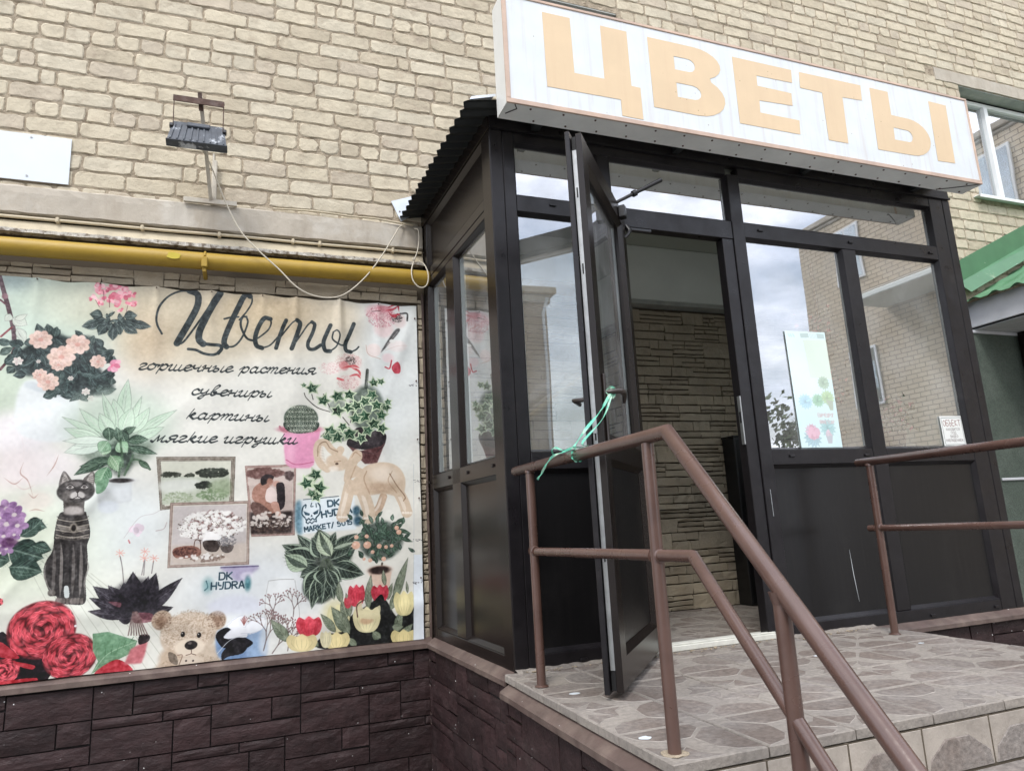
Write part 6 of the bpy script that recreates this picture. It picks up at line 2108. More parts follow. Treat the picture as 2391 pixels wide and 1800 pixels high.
["S",[960,1224,968,1209],2.5,110092088,0.75],
["B",[968,1209],2.5,2.5,130090090,0.8],
["S",[968,1209,968,1193],2,110092088,0.75],
["B",[968,1193],2.5,2.5,130090090,0.8],
["S",[968,1193,962,1183],1.6,110092088,0.75],
["B",[962,1183],2.5,2.5,130090090,0.8],
["S",[968,1193,971,1184],1.6,110092088,0.75],
["B",[971,1184],2.5,2.5,130090090,0.8],
["S",[968,1209,979,1203],2,110092088,0.75],
["B",[979,1203],2.5,2.5,130090090,0.8],
["S",[979,1203,982,1194],1.6,110092088,0.75],
["B",[982,1194],2.5,2.5,130090090,0.8],
["S",[979,1203,987,1200],1.6,110092088,0.75],
["B",[987,1200],2.5,2.5,130090090,0.8],
["S",[962,1247,979,1232],2.9,110092088,0.75],
["B",[979,1232],2.5,2.5,130090090,0.8],
["S",[979,1232,983,1212],2.5,110092088,0.75],
["B",[983,1212],2.5,2.5,130090090,0.8],
["S",[983,1212,975,1195],2,110092088,0.75],
["B",[975,1195],2.5,2.5,130090090,0.8],
["S",[975,1195,962,1187],1.6,110092088,0.75],
["B",[962,1187],2.5,2.5,130090090,0.8],
["S",[975,1195,977,1182],1.6,110092088,0.75],
["B",[977,1182],2.5,2.5,130090090,0.8],
["S",[983,1212,992,1203],2,110092088,0.75],
["B",[992,1203],2.5,2.5,130090090,0.8],
["S",[992,1203,996,1192],1.6,110092088,0.75],
["B",[996,1192],2.5,2.5,130090090,0.8],
["S",[992,1203,1001,1199],1.6,110092088,0.75],
["B",[1001,1199],2.5,2.5,130090090,0.8],
["S",[979,1232,995,1224],2.5,110092088,0.75],
["B",[995,1224],2.5,2.5,130090090,0.8],
["S",[995,1224,1000,1209],2,110092088,0.75],
["B",[1000,1209],2.5,2.5,130090090,0.8],
["S",[1000,1209,999,1195],1.6,110092088,0.75],
["B",[999,1195],2.5,2.5,130090090,0.8],
["S",[1000,1209,1009,1201],1.6,110092088,0.75],
["B",[1009,1201],2.5,2.5,130090090,0.8],
["S",[995,1224,1009,1224],2,110092088,0.75],
["B",[1009,1224],2.5,2.5,130090090,0.8],
["S",[1009,1224,1019,1222],1.6,110092088,0.75],
["B",[1019,1222],2.5,2.5,130090090,0.8],
["S",[1009,1224,1017,1230],1.6,110092088,0.75],
["B",[1017,1230],2.5,2.5,130090090,0.8],
["S",[955,1276,977,1259],3.4,110092088,0.75],
["B",[977,1259],2.5,2.5,130090090,0.8],
["S",[977,1259,987,1240],2.9,110092088,0.75],
["B",[987,1240],2.5,2.5,130090090,0.8],
["S",[987,1240,984,1221],2.5,110092088,0.75],
["B",[984,1221],2.5,2.5,130090090,0.8],
["S",[984,1221,976,1206],2,110092088,0.75],
["B",[976,1206],2.5,2.5,130090090,0.8],
["S",[976,1206,966,1196],1.6,110092088,0.75],
["B",[966,1196],2.5,2.5,130090090,0.8],
["S",[976,1206,972,1194],1.6,110092088,0.75],
["B",[972,1194],2.5,2.5,130090090,0.8],
["S",[984,1221,987,1209],2,110092088,0.75],
["B",[987,1209],2.5,2.5,130090090,0.8],
["S",[987,1209,984,1199],1.6,110092088,0.75],
["B",[984,1199],2.5,2.5,130090090,0.8],
["S",[987,1209,992,1202],1.6,110092088,0.75],
["B",[992,1202],2.5,2.5,130090090,0.8],
["S",[987,1240,999,1229],2.5,110092088,0.75],
["B",[999,1229],2.5,2.5,130090090,0.8],
["S",[999,1229,1004,1217],2,110092088,0.75],
["B",[1004,1217],2.5,2.5,130090090,0.8],
["S",[1004,1217,1001,1207],1.6,110092088,0.75],
["B",[1001,1207],2.5,2.5,130090090,0.8],
["S",[1004,1217,1009,1210],1.6,110092088,0.75],
["B",[1009,1210],2.5,2.5,130090090,0.8],
["S",[999,1229,1013,1225],2,110092088,0.75],
["B",[1013,1225],2.5,2.5,130090090,0.8],
["S",[1013,1225,1021,1217],1.6,110092088,0.75],
["B",[1021,1217],2.5,2.5,130090090,0.8],
["S",[1013,1225,1024,1225],1.6,110092088,0.75],
["B",[1024,1225],2.5,2.5,130090090,0.8],
["S",[977,1259,997,1257],2.9,110092088,0.75],
["B",[997,1257],2.5,2.5,130090090,0.8],
["S",[997,1257,1011,1248],2.5,110092088,0.75],
["B",[1011,1248],2.5,2.5,130090090,0.8],
["S",[1011,1248,1019,1240],2,110092088,0.75],
["B",[1019,1240],2.5,2.5,130090090,0.8],
["S",[1019,1240,1020,1229],1.6,110092088,0.75],
["B",[1020,1229],2.5,2.5,130090090,0.8],
["S",[1019,1240,1027,1238],1.6,110092088,0.75],
["B",[1027,1238],2.5,2.5,130090090,0.8],
["S",[1011,1248,1025,1247],2,110092088,0.75],
["B",[1025,1247],2.5,2.5,130090090,0.8],
["S",[1025,1247,1033,1240],1.6,110092088,0.75],
["B",[1033,1240],2.5,2.5,130090090,0.8],
["S",[1025,1247,1034,1251],1.6,110092088,0.75],
["B",[1034,1251],2.5,2.5,130090090,0.8],
["S",[997,1257,1010,1265],2.5,110092088,0.75],
["B",[1010,1265],2.5,2.5,130090090,0.8],
["S",[1010,1265,1024,1264],2,110092088,0.75],
["B",[1024,1264],2.5,2.5,130090090,0.8],
["S",[1024,1264,1034,1260],1.6,110092088,0.75],
["B",[1034,1260],2.5,2.5,130090090,0.8],
["S",[1024,1264,1034,1268],1.6,110092088,0.75],
["B",[1034,1268],2.5,2.5,130090090,0.8],
["S",[1010,1265,1017,1275],2,110092088,0.75],
["B",[1017,1275],2.5,2.5,130090090,0.8],
["S",[1017,1275,1023,1280],1.6,110092088,0.75],
["B",[1023,1280],2.5,2.5,130090090,0.8],
["S",[1017,1275,1018,1283],1.6,110092088,0.75],
["B",[1018,1283],2.5,2.5,130090090,0.8],
["S",[937,1194,936,1164],3.4,110092088,0.75],
["B",[936,1164],2.5,2.5,130090090,0.8],
["S",[936,1164,925,1144],2.9,110092088,0.75],
["B",[925,1144],2.5,2.5,130090090,0.8],
["S",[925,1144,910,1137],2.5,110092088,0.75],
["B",[910,1137],2.5,2.5,130090090,0.8],
["S",[910,1137,899,1137],2,110092088,0.75],
["B",[899,1137],2.5,2.5,130090090,0.8],
["S",[899,1137,892,1141],1.6,110092088,0.75],
["B",[892,1141],2.5,2.5,130090090,0.8],
["S",[899,1137,892,1134],1.6,110092088,0.75],
["B",[892,1134],2.5,2.5,130090090,0.8],
["S",[910,1137,903,1130],2,110092088,0.75],
["B",[903,1130],2.5,2.5,130090090,0.8],
["S",[903,1130,894,1125],1.6,110092088,0.75],
["B",[894,1125],2.5,2.5,130090090,0.8],
["S",[903,1130,899,1124],1.6,110092088,0.75],
["B",[899,1124],2.5,2.5,130090090,0.8],
["S",[925,1144,923,1130],2.5,110092088,0.75],
["B",[923,1130],2.5,2.5,130090090,0.8],
["S",[923,1130,918,1118],2,110092088,0.75],
["B",[918,1118],2.5,2.5,130090090,0.8],
["S",[918,1118,909,1112],1.6,110092088,0.75],
["B",[909,1112],2.5,2.5,130090090,0.8],
["S",[918,1118,918,1109],1.6,110092088,0.75],
["B",[918,1109],2.5,2.5,130090090,0.8],
["S",[923,1130,925,1120],2,110092088,0.75],
["B",[925,1120],2.5,2.5,130090090,0.8],
["S",[925,1120,922,1111],1.6,110092088,0.75],
["B",[922,1111],2.5,2.5,130090090,0.8],
["S",[925,1120,928,1114],1.6,110092088,0.75],
["B",[928,1114],2.5,2.5,130090090,0.8],
["S",[936,1164,942,1145],2.9,110092088,0.75],
["B",[942,1145],2.5,2.5,130090090,0.8],
["S",[942,1145,944,1129],2.5,110092088,0.75],
["B",[944,1129],2.5,2.5,130090090,0.8],
["S",[944,1129,941,1117],2,110092088,0.75],
["B",[941,1117],2.5,2.5,130090090,0.8],
["S",[941,1117,937,1109],1.6,110092088,0.75],
["B",[937,1109],2.5,2.5,130090090,0.8],
["S",[941,1117,944,1110],1.6,110092088,0.75],
["B",[944,1110],2.5,2.5,130090090,0.8],
["S",[944,1129,951,1120],2,110092088,0.75],
["B",[951,1120],2.5,2.5,130090090,0.8],
["S",[951,1120,952,1109],1.6,110092088,0.75],
["B",[952,1109],2.5,2.5,130090090,0.8],
["S",[951,1120,959,1117],1.6,110092088,0.75],
["B",[959,1117],2.5,2.5,130090090,0.8],
["S",[942,1145,953,1137],2.5,110092088,0.75],
["B",[953,1137],2.5,2.5,130090090,0.8],
["S",[953,1137,958,1127],2,110092088,0.75],
["B",[958,1127],2.5,2.5,130090090,0.8],
["S",[958,1127,958,1118],1.6,110092088,0.75],
["B",[958,1118],2.5,2.5,130090090,0.8],
["S",[958,1127,964,1121],1.6,110092088,0.75],
["B",[964,1121],2.5,2.5,130090090,0.8],
["S",[953,1137,963,1134],2,110092088,0.75],
["B",[963,1134],2.5,2.5,130090090,0.8],
["S",[963,1134,969,1129],1.6,110092088,0.75],
["B",[969,1129],2.5,2.5,130090090,0.8],
["S",[963,1134,971,1133],1.6,110092088,0.75],
["B",[971,1133],2.5,2.5,130090090,0.8],
["S",[1002,1190,1004,1163],3.4,110092088,0.75],
["B",[1004,1163],2.5,2.5,130090090,0.8],
["S",[1004,1163,997,1139],2.9,110092088,0.75],
["B",[997,1139],2.5,2.5,130090090,0.8],
["S",[997,1139,986,1125],2.5,110092088,0.75],
["B",[986,1125],2.5,2.5,130090090,0.8],
["S",[986,1125,973,1117],2,110092088,0.75],
["B",[973,1117],2.5,2.5,130090090,0.8],
["S",[973,1117,961,1115],1.6,110092088,0.75],
["B",[961,1115],2.5,2.5,130090090,0.8],
["S",[973,1117,968,1107],1.6,110092088,0.75],
["B",[968,1107],2.5,2.5,130090090,0.8],
["S",[986,1125,983,1112],2,110092088,0.75],
["B",[983,1112],2.5,2.5,130090090,0.8],
["S",[983,1112,977,1102],1.6,110092088,0.75],
["B",[977,1102],2.5,2.5,130090090,0.8],
["S",[983,1112,987,1103],1.6,110092088,0.75],
["B",[987,1103],2.5,2.5,130090090,0.8],
["S",[997,1139,998,1122],2.5,110092088,0.75],
["B",[998,1122],2.5,2.5,130090090,0.8],
["S",[998,1122,991,1107],2,110092088,0.75],
["B",[991,1107],2.5,2.5,130090090,0.8],
["S",[991,1107,981,1100],1.6,110092088,0.75],
["B",[981,1100],2.5,2.5,130090090,0.8],
["S",[991,1107,991,1095],1.6,110092088,0.75],
["B",[991,1095],2.5,2.5,130090090,0.8],
["S",[998,1122,1005,1109],2,110092088,0.75],
["B",[1005,1109],2.5,2.5,130090090,0.8],
["S",[1005,1109,1003,1099],1.6,110092088,0.75],
["B",[1003,1099],2.5,2.5,130090090,0.8],
["S",[1005,1109,1015,1105],1.6,110092088,0.75],
["B",[1015,1105],2.5,2.5,130090090,0.8],
["S",[1004,1163,1015,1149],2.9,110092088,0.75],
["B",[1015,1149],2.5,2.5,130090090,0.8],
["S",[1015,1149,1016,1133],2.5,110092088,0.75],
["B",[1016,1133],2.5,2.5,130090090,0.8],
["S",[1016,1133,1010,1121],2,110092088,0.75],
["B",[1010,1121],2.5,2.5,130090090,0.8],
["S",[1010,1121,1000,1115],1.6,110092088,0.75],
["B",[1000,1115],2.5,2.5,130090090,0.8],
["S",[1010,1121,1010,1112],1.6,110092088,0.75],
["B",[1010,1112],2.5,2.5,130090090,0.8],
["S",[1016,1133,1021,1121],2,110092088,0.75],
["B",[1021,1121],2.5,2.5,130090090,0.8],
["S",[1021,1121,1021,1111],1.6,110092088,0.75],
["B",[1021,1111],2.5,2.5,130090090,0.8],
["S",[1021,1121,1029,1116],1.6,110092088,0.75],
["B",[1029,1116],2.5,2.5,130090090,0.8],
["S",[1015,1149,1026,1141],2.5,110092088,0.75],
["B",[1026,1141],2.5,2.5,130090090,0.8],
["S",[1026,1141,1032,1132],2,110092088,0.75],
["B",[1032,1132],2.5,2.5,130090090,0.8],
["S",[1032,1132,1031,1123],1.6,110092088,0.75],
["B",[1031,1123],2.5,2.5,130090090,0.8],
["S",[1032,1132,1038,1127],1.6,110092088,0.75],
["B",[1038,1127],2.5,2.5,130090090,0.8],
["S",[1026,1141,1036,1140],2,110092088,0.75],
["B",[1036,1140],2.5,2.5,130090090,0.8],
["S",[1036,1140,1043,1134],1.6,110092088,0.75],
["B",[1043,1134],2.5,2.5,130090090,0.8],
["S",[1036,1140,1043,1141],1.6,110092088,0.75],
["B",[1043,1141],2.5,2.5,130090090,0.8],
["S",[985,1300,988,1277],3.4,110092088,0.75],
["B",[988,1277],2.5,2.5,130090090,0.8],
["S",[988,1277,981,1262],2.9,110092088,0.75],
["B",[981,1262],2.5,2.5,130090090,0.8],
["S",[981,1262,972,1252],2.5,110092088,0.75],
["B",[972,1252],2.5,2.5,130090090,0.8],
["S",[972,1252,961,1250],2,110092088,0.75],
["B",[961,1250],2.5,2.5,130090090,0.8],
["S",[961,1250,951,1250],1.6,110092088,0.75],
["B",[951,1250],2.5,2.5,130090090,0.8],
["S",[961,1250,954,1244],1.6,110092088,0.75],
["B",[954,1244],2.5,2.5,130090090,0.8],
["S",[972,1252,970,1243],2,110092088,0.75],
["B",[970,1243],2.5,2.5,130090090,0.8],
["S",[970,1243,967,1237],1.6,110092088,0.75],
["B",[967,1237],2.5,2.5,130090090,0.8],
["S",[970,1243,973,1237],1.6,110092088,0.75],
["B",[973,1237],2.5,2.5,130090090,0.8],
["S",[981,1262,979,1250],2.5,110092088,0.75],
["B",[979,1250],2.5,2.5,130090090,0.8],
["S",[979,1250,975,1241],2,110092088,0.75],
["B",[975,1241],2.5,2.5,130090090,0.8],
["S",[975,1241,970,1235],1.6,110092088,0.75],
["B",[970,1235],2.5,2.5,130090090,0.8],
["S",[975,1241,976,1234],1.6,110092088,0.75],
["B",[976,1234],2.5,2.5,130090090,0.8],
["S",[979,1250,982,1243],2,110092088,0.75],
["B",[982,1243],2.5,2.5,130090090,0.8],
["S",[982,1243,980,1236],1.6,110092088,0.75],
["B",[980,1236],2.5,2.5,130090090,0.8],
["S",[982,1243,986,1240],1.6,110092088,0.75],
["B",[986,1240],2.5,2.5,130090090,0.8],
["S",[988,1277,999,1263],2.9,110092088,0.75],
["B",[999,1263],2.5,2.5,130090090,0.8],
["S",[999,1263,998,1247],2.5,110092088,0.75],
["B",[998,1247],2.5,2.5,130090090,0.8],
["S",[998,1247,991,1238],2,110092088,0.75],
["B",[991,1238],2.5,2.5,130090090,0.8],
["S",[991,1238,982,1234],1.6,110092088,0.75],
["B",[982,1234],2.5,2.5,130090090,0.8],
["S",[991,1238,988,1228],1.6,110092088,0.75],
["B",[988,1228],2.5,2.5,130090090,0.8],
["S",[998,1247,1001,1236],2,110092088,0.75],
["B",[1001,1236],2.5,2.5,130090090,0.8],
["S",[1001,1236,997,1226],1.6,110092088,0.75],
["B",[997,1226],2.5,2.5,130090090,0.8],
["S",[1001,1236,1006,1229],1.6,110092088,0.75],
["B",[1006,1229],2.5,2.5,130090090,0.8],
["S",[999,1263,1013,1257],2.5,110092088,0.75],
["B",[1013,1257],2.5,2.5,130090090,0.8],
["S",[1013,1257,1017,1247],2,110092088,0.75],
["B",[1017,1247],2.5,2.5,130090090,0.8],
["S",[1017,1247,1015,1240],1.6,110092088,0.75],
["B",[1015,1240],2.5,2.5,130090090,0.8],
["S",[1017,1247,1024,1242],1.6,110092088,0.75],
["B",[1024,1242],2.5,2.5,130090090,0.8],
["S",[1013,1257,1025,1255],2,110092088,0.75],
["B",[1025,1255],2.5,2.5,130090090,0.8],
["S",[1025,1255,1031,1247],1.6,110092088,0.75],
["B",[1031,1247],2.5,2.5,130090090,0.8],
["S",[1025,1255,1036,1256],1.6,110092088,0.75],
["B",[1036,1256],2.5,2.5,130090090,0.8],
["P",[1155,1256,1194,1207,1269,1166,1305,1139,1330,1171,1365,1223,1424,1188,1421,1313,1313,1308,1116,1308,1078,1287,1116,1257],30032032,1,1,1],
["B",[1145,1189],45,45,222214168,0.8,0,0.4],
["P",[1116,1196,1126,1163,1143,1174,1155,1160,1169,1174,1186,1166,1194,1207,1182,1247,1155,1256,1128,1242],216208158,1,1],
["P",[1141,1179,1155,1161,1170,1181,1171,1234,1155,1254,1137,1231],249240185,0.6,1,2],
["S",[1131,1183,1129,1211,1143,1246],1.5,168162123,0.5,0.5],
["S",[1143,1184,1142,1212,1149,1246],1.5,168162123,0.5,0.5],
["S",[1155,1185,1155,1213,1155,1247],1.5,168162123,0.5,0.5],
["S",[1167,1186,1168,1215,1161,1247],1.5,168162123,0.5,0.5],
["S",[1178,1187,1181,1216,1166,1248],1.5,168162123,0.5,0.5],
["L",[1165,1157,1155,1083],23,112124104,170178150],
["L",[1184,1211,1165,1147],30,112124104,170178150],
["L",[1194,1207,1180,1124],25,112124104,170178150],
["L",[1259,1189,1270,1067],30,112124104,170178150],
["L",[1321,1111,1314,1053],17,112124104,170178150],
["L",[1340,1196,1367,1124],27,112124104,170178150],
["L",[1350,1182,1406,1016],35,112124104,170178150],
["L",[1330,1161,1347,1103],22,112124104,170178150],
["L",[1359,1281,1381,1195],30,112124104,170178150],
["L",[1369,1301,1419,1252],30,112124104,170178150],
["L",[1194,1265,1130,1168],45,112124104,170178150],
["L",[1145,1255,1094,1189],30,112124104,170178150],
["L",[989,1272,928,1193],35,112124104,170178150],
["L",[1088,1296,1050,1269],22,112124104,170178150],
["L",[1218,1310,1179,1278],22,112124104,170178150],
["L",[1303,1290,1273,1263],30,112124104,170178150],
["L",[1344,1255,1385,1259],30,112124104,170178150],
["L",[1403,1142,1399,1101],10.1,112124104,170178150],
["P",[1011,1217,1021,1194,1041,1203,1054,1193,1069,1204,1089,1199,1098,1228,1085,1256,1054,1261,1024,1250],206060076,1,1],
["P",[1039,1206,1054,1194,1071,1209,1072,1246,1054,1260,1035,1243],238078095,0.6,1,2],
["S",[1028,1208,1026,1228,1041,1253],1.5,160046059,0.5,0.5],
["S",[1041,1210,1040,1230,1048,1254],1.5,160046059,0.5,0.5],
["S",[1054,1211,1054,1231,1054,1255],1.5,160046059,0.5,0.5],
["S",[1067,1212,1068,1232,1061,1255],1.5,160046059,0.5,0.5],
["S",[1080,1213,1083,1234,1067,1256],1.5,160046059,0.5,0.5],
["P",[1187,1127,1194,1101,1208,1110,1217,1098,1227,1109,1241,1102,1247,1135,1237,1167,1216,1175,1196,1164],206058076,1,1],
["P",[1206,1113,1217,1099,1228,1115,1229,1157,1216,1173,1203,1155],238075095,0.6,1,2],
["S",[1199,1116,1197,1139,1208,1166],1.5,160045059,0.5,0.5],
["S",[1208,1117,1207,1140,1212,1167],1.5,160045059,0.5,0.5],
["S",[1217,1118,1217,1141,1216,1167],1.5,160045059,0.5,0.5],
["S",[1226,1119,1227,1141,1221,1168],1.5,160045059,0.5,0.5],
["S",[1235,1119,1236,1142,1225,1168],1.5,160045059,0.5,0.5],
["P",[1269,1128,1278,1107,1292,1114,1301,1105,1312,1114,1327,1109,1333,1136,1323,1161,1300,1167,1279,1157],204060078,1,1],
["P",[1290,1117,1301,1106,1313,1119,1314,1153,1301,1165,1287,1150],236078097,0.6,1,2],
["S",[1282,1119,1280,1138,1291,1160],1.5,159046060,0.5,0.5],
["S",[1292,1120,1290,1138,1296,1160],1.5,159046060,0.5,0.5],
["S",[1301,1121,1301,1139,1301,1161],1.5,159046060,0.5,0.5],
["S",[1311,1122,1311,1140,1305,1161],1.5,159046060,0.5,0.5],
["S",[1320,1122,1322,1141,1310,1161],1.5,159046060,0.5,0.5],
["P",[1174,1154,1177,1140,1183,1145,1187,1139,1191,1145,1197,1141,1200,1158,1196,1174,1187,1178,1178,1172],206070084,1,1],
["P",[1182,1147,1187,1139,1192,1147,1192,1169,1187,1177,1181,1168],238089104,0.6,1,2],
["S",[1179,1148,1178,1160,1183,1174],1.5,160054065,0.5,0.5],
["S",[1183,1149,1183,1160,1185,1174],1.5,160054065,0.5,0.5],
["S",[1187,1149,1187,1161,1187,1174],1.5,160054065,0.5,0.5],
["S",[1191,1149,1191,1161,1189,1174],1.5,160054065,0.5,0.5],
["S",[1195,1150,1195,1161,1191,1174],1.5,160054065,0.5,0.5],
["P",[1269,1180,1305,1139,1322,1175,1327,1229,1289,1201],32034034,1,1],
["P",[1204,1209,1216,1179,1238,1190,1253,1177,1270,1191,1292,1183,1302,1222,1286,1259,1252,1267,1218,1252],222212164,1,1],
["P",[1236,1194,1253,1178,1271,1197,1273,1247,1252,1264,1230,1243],255245192,0.6,1,2],
["S",[1223,1198,1220,1224,1237,1256],1.5,173165127,0.5,0.5],
["S",[1238,1199,1236,1225,1245,1257],1.5,173165127,0.5,0.5],
["S",[1253,1200,1252,1227,1252,1258],1.5,173165127,0.5,0.5],
["S",[1267,1201,1269,1228,1259,1259],1.5,173165127,0.5,0.5],
["S",[1282,1203,1285,1230,1267,1259],1.5,173165127,0.5,0.5],
["B",[1253,1225],23,13,206160126,0.7],
["P",[1214,1175,1234,1153,1239,1182,1274,1190,1302,1178,1289,1221,1219,1210],224214170,0.9,1],
["P",[1351,1166,1361,1136,1377,1146,1389,1133,1402,1146,1419,1139,1426,1177,1413,1213,1387,1221,1361,1208],220208150,1,1],
["P",[1375,1151,1389,1134,1403,1153,1403,1201,1387,1219,1371,1198],254240177,0.6,1,2],
["S",[1366,1154,1363,1180,1376,1212],1.5,171162117,0.5,0.5],
["S",[1377,1155,1375,1181,1382,1212],1.5,171162117,0.5,0.5],
["S",[1388,1156,1388,1182,1387,1213],1.5,171162117,0.5,0.5],
["S",[1400,1157,1400,1183,1393,1213],1.5,171162117,0.5,0.5],
["S",[1411,1158,1413,1184,1398,1214],1.5,171162117,0.5,0.5],
["P",[1338,1288,1350,1268,1371,1276,1385,1268,1401,1278,1422,1274,1431,1300,1416,1323,1384,1327,1352,1317],216200140,1,1],
["P",[1369,1279,1385,1269,1402,1282,1404,1315,1384,1326,1363,1311],249232166,0.6,1,2],
["S",[1357,1281,1354,1298,1370,1320],1.5,168156109,0.5,0.5],
["S",[1371,1282,1369,1299,1377,1321],1.5,168156109,0.5,0.5],
["S",[1385,1283,1384,1301,1384,1321],1.5,168156109,0.5,0.5],
["S",[1399,1285,1400,1303,1391,1322],1.5,168156109,0.5,0.5],
["S",[1413,1286,1415,1304,1398,1323],1.5,168156109,0.5,0.5],
["P",[1101,1273,1113,1254,1134,1262,1147,1254,1164,1264,1185,1260,1194,1286,1180,1309,1147,1313,1115,1302],220204146,1,1],
["P",[1131,1265,1147,1255,1165,1268,1167,1300,1147,1312,1127,1296],254236172,0.6,1,2],
["S",[1120,1267,1117,1284,1134,1306],1.5,171159113,0.5,0.5],
["S",[1134,1268,1132,1285,1140,1306],1.5,171159113,0.5,0.5],
["S",[1147,1269,1147,1287,1147,1307],1.5,171159113,0.5,0.5],
["S",[1161,1271,1163,1288,1154,1308],1.5,171159113,0.5,0.5],
["S",[1175,1272,1178,1290,1161,1309],1.5,171159113,0.5,0.5],
["P",[980,1268,992,1249,1015,1257,1031,1250,1049,1259,1072,1256,1083,1281,1067,1304,1031,1308,995,1297],220204150,1,1],
["P",[1013,1260,1031,1250,1050,1264,1053,1296,1031,1306,1008,1291],254236177,0.6,1,2],
["S",[1000,1262,997,1278,1016,1300],1.5,171159117,0.5,0.5],
["S",[1015,1263,1014,1280,1023,1301],1.5,171159117,0.5,0.5],
["S",[1031,1265,1031,1282,1031,1302],1.5,171159117,0.5,0.5],
["S",[1046,1266,1048,1284,1039,1303],1.5,171159117,0.5,0.5],
["S",[1062,1268,1065,1285,1047,1304],1.5,171159117,0.5,0.5],
["P",[1092,1268,1097,1249,1106,1255,1111,1247,1118,1255,1127,1250,1131,1275,1125,1298,1111,1304,1098,1295],214206166,1,1],
["P",[1105,1258,1111,1247,1119,1259,1119,1290,1111,1302,1103,1289],247238194,0.6,1,2],
["S",[1100,1260,1099,1277,1106,1297],1.5,166160129,0.5,0.5],
["S",[1106,1261,1105,1278,1109,1298],1.5,166160129,0.5,0.5],
["S",[1111,1261,1111,1278,1111,1298],1.5,166160129,0.5,0.5],
["S",[1117,1262,1118,1279,1114,1298],1.5,166160129,0.5,0.5],
["S",[1123,1263,1124,1280,1117,1299],1.5,166160129,0.5,0.5],
["S",[1244,1154,1219,1171,1221,1210],4.5,90060056,0.9],
["P",[1428,1007,1476,1010,1467,1321,1421,1316],222230236],
["S",[1436,671,1421,1312],1.5,176184190,0.7],
["K",[1445,735],20,5,12,80080084,2],
["K",[1439,956],20,5,12,80080084,2],
["K",[1436,1109],20,5,12,80080084,2],
["K",[1439,364],18,3.7,14,80080084,2],
["S",[550,198,535,168,531,137,540,95,565,59,601,38,638,34],6.6,50060062],
["S",[633,34,658,45,663,71,656,104,633,157,610,205,599,230],22,50060062],
["S",[599,231,617,226,643,188,678,128,709,73,733,37],6.6,50060062],
["S",[735,37,714,78,690,133,671,181,670,213,684,229],23,50060062],
["S",[682,228,710,231,738,232,745,244,734,261],12,50060062],
["S",[736,260,715,268,687,264,662,252,636,249],9.5,50060062],
["S",[751,132,773,125,799,122],6.4,50060062],
["S",[837,42,829,36,816,43,798,84,774,144,756,198,753,223,761,236],19,50060062],
["S",[829,36,842,41,843,66,825,102,802,133],5.5,50060062],
["S",[761,236,785,233,806,211,822,176,831,141,826,120],6.4,50060062],
["S",[826,120,812,123,807,152,819,186,833,204,852,209],7.8,50060062],
["S",[852,209,876,193,902,167,912,142,909,125],5.5,50060062],
["S",[909,125,888,124,868,159,858,198,863,227,882,236],16,50060062],
["S",[882,236,908,225,930,200,947,174,965,134],5.5,50060062],
["S",[965,127,954,154,941,195,931,234],14,50060062],
["S",[941,199,965,164,988,135,1006,126],5.5,50060062],
["S",[1004,126,1015,137,1007,171,997,202,986,235],16,50060062],
["S",[990,227,1021,176,1044,139,1060,127],5.5,50060062],
["S",[1058,128,1068,139,1059,174,1044,210,1047,232,1065,235,1090,218],13,50060062],
["S",[1126,138,1112,171,1100,207,1106,237,1124,240],15,50060062],
["S",[1124,240,1148,220,1160,179,1150,159,1136,165],5.5,50060062],
["S",[1136,165,1133,191,1152,210,1174,215,1196,177,1214,130],5.9,50060062],
["S",[1213,129,1196,172,1181,209,1183,234,1201,240],15,50060062],
["S",[1201,240,1220,231,1231,219],5.9,50060062],
["W","горшечные растения",[482,328],[1073,330],21.1,40048050,7.9,0,0.34],
["W","сувениры",[650,414],[918,419],21.1,40048050,7.9,0,0.34],
["W","картины",[638,499],[910,508],21.1,40048050,7.9,0,0.34],
["W","мягкие игрушки",[538,579],[1009,590],21.1,40048050,7.9,0,0.34]]
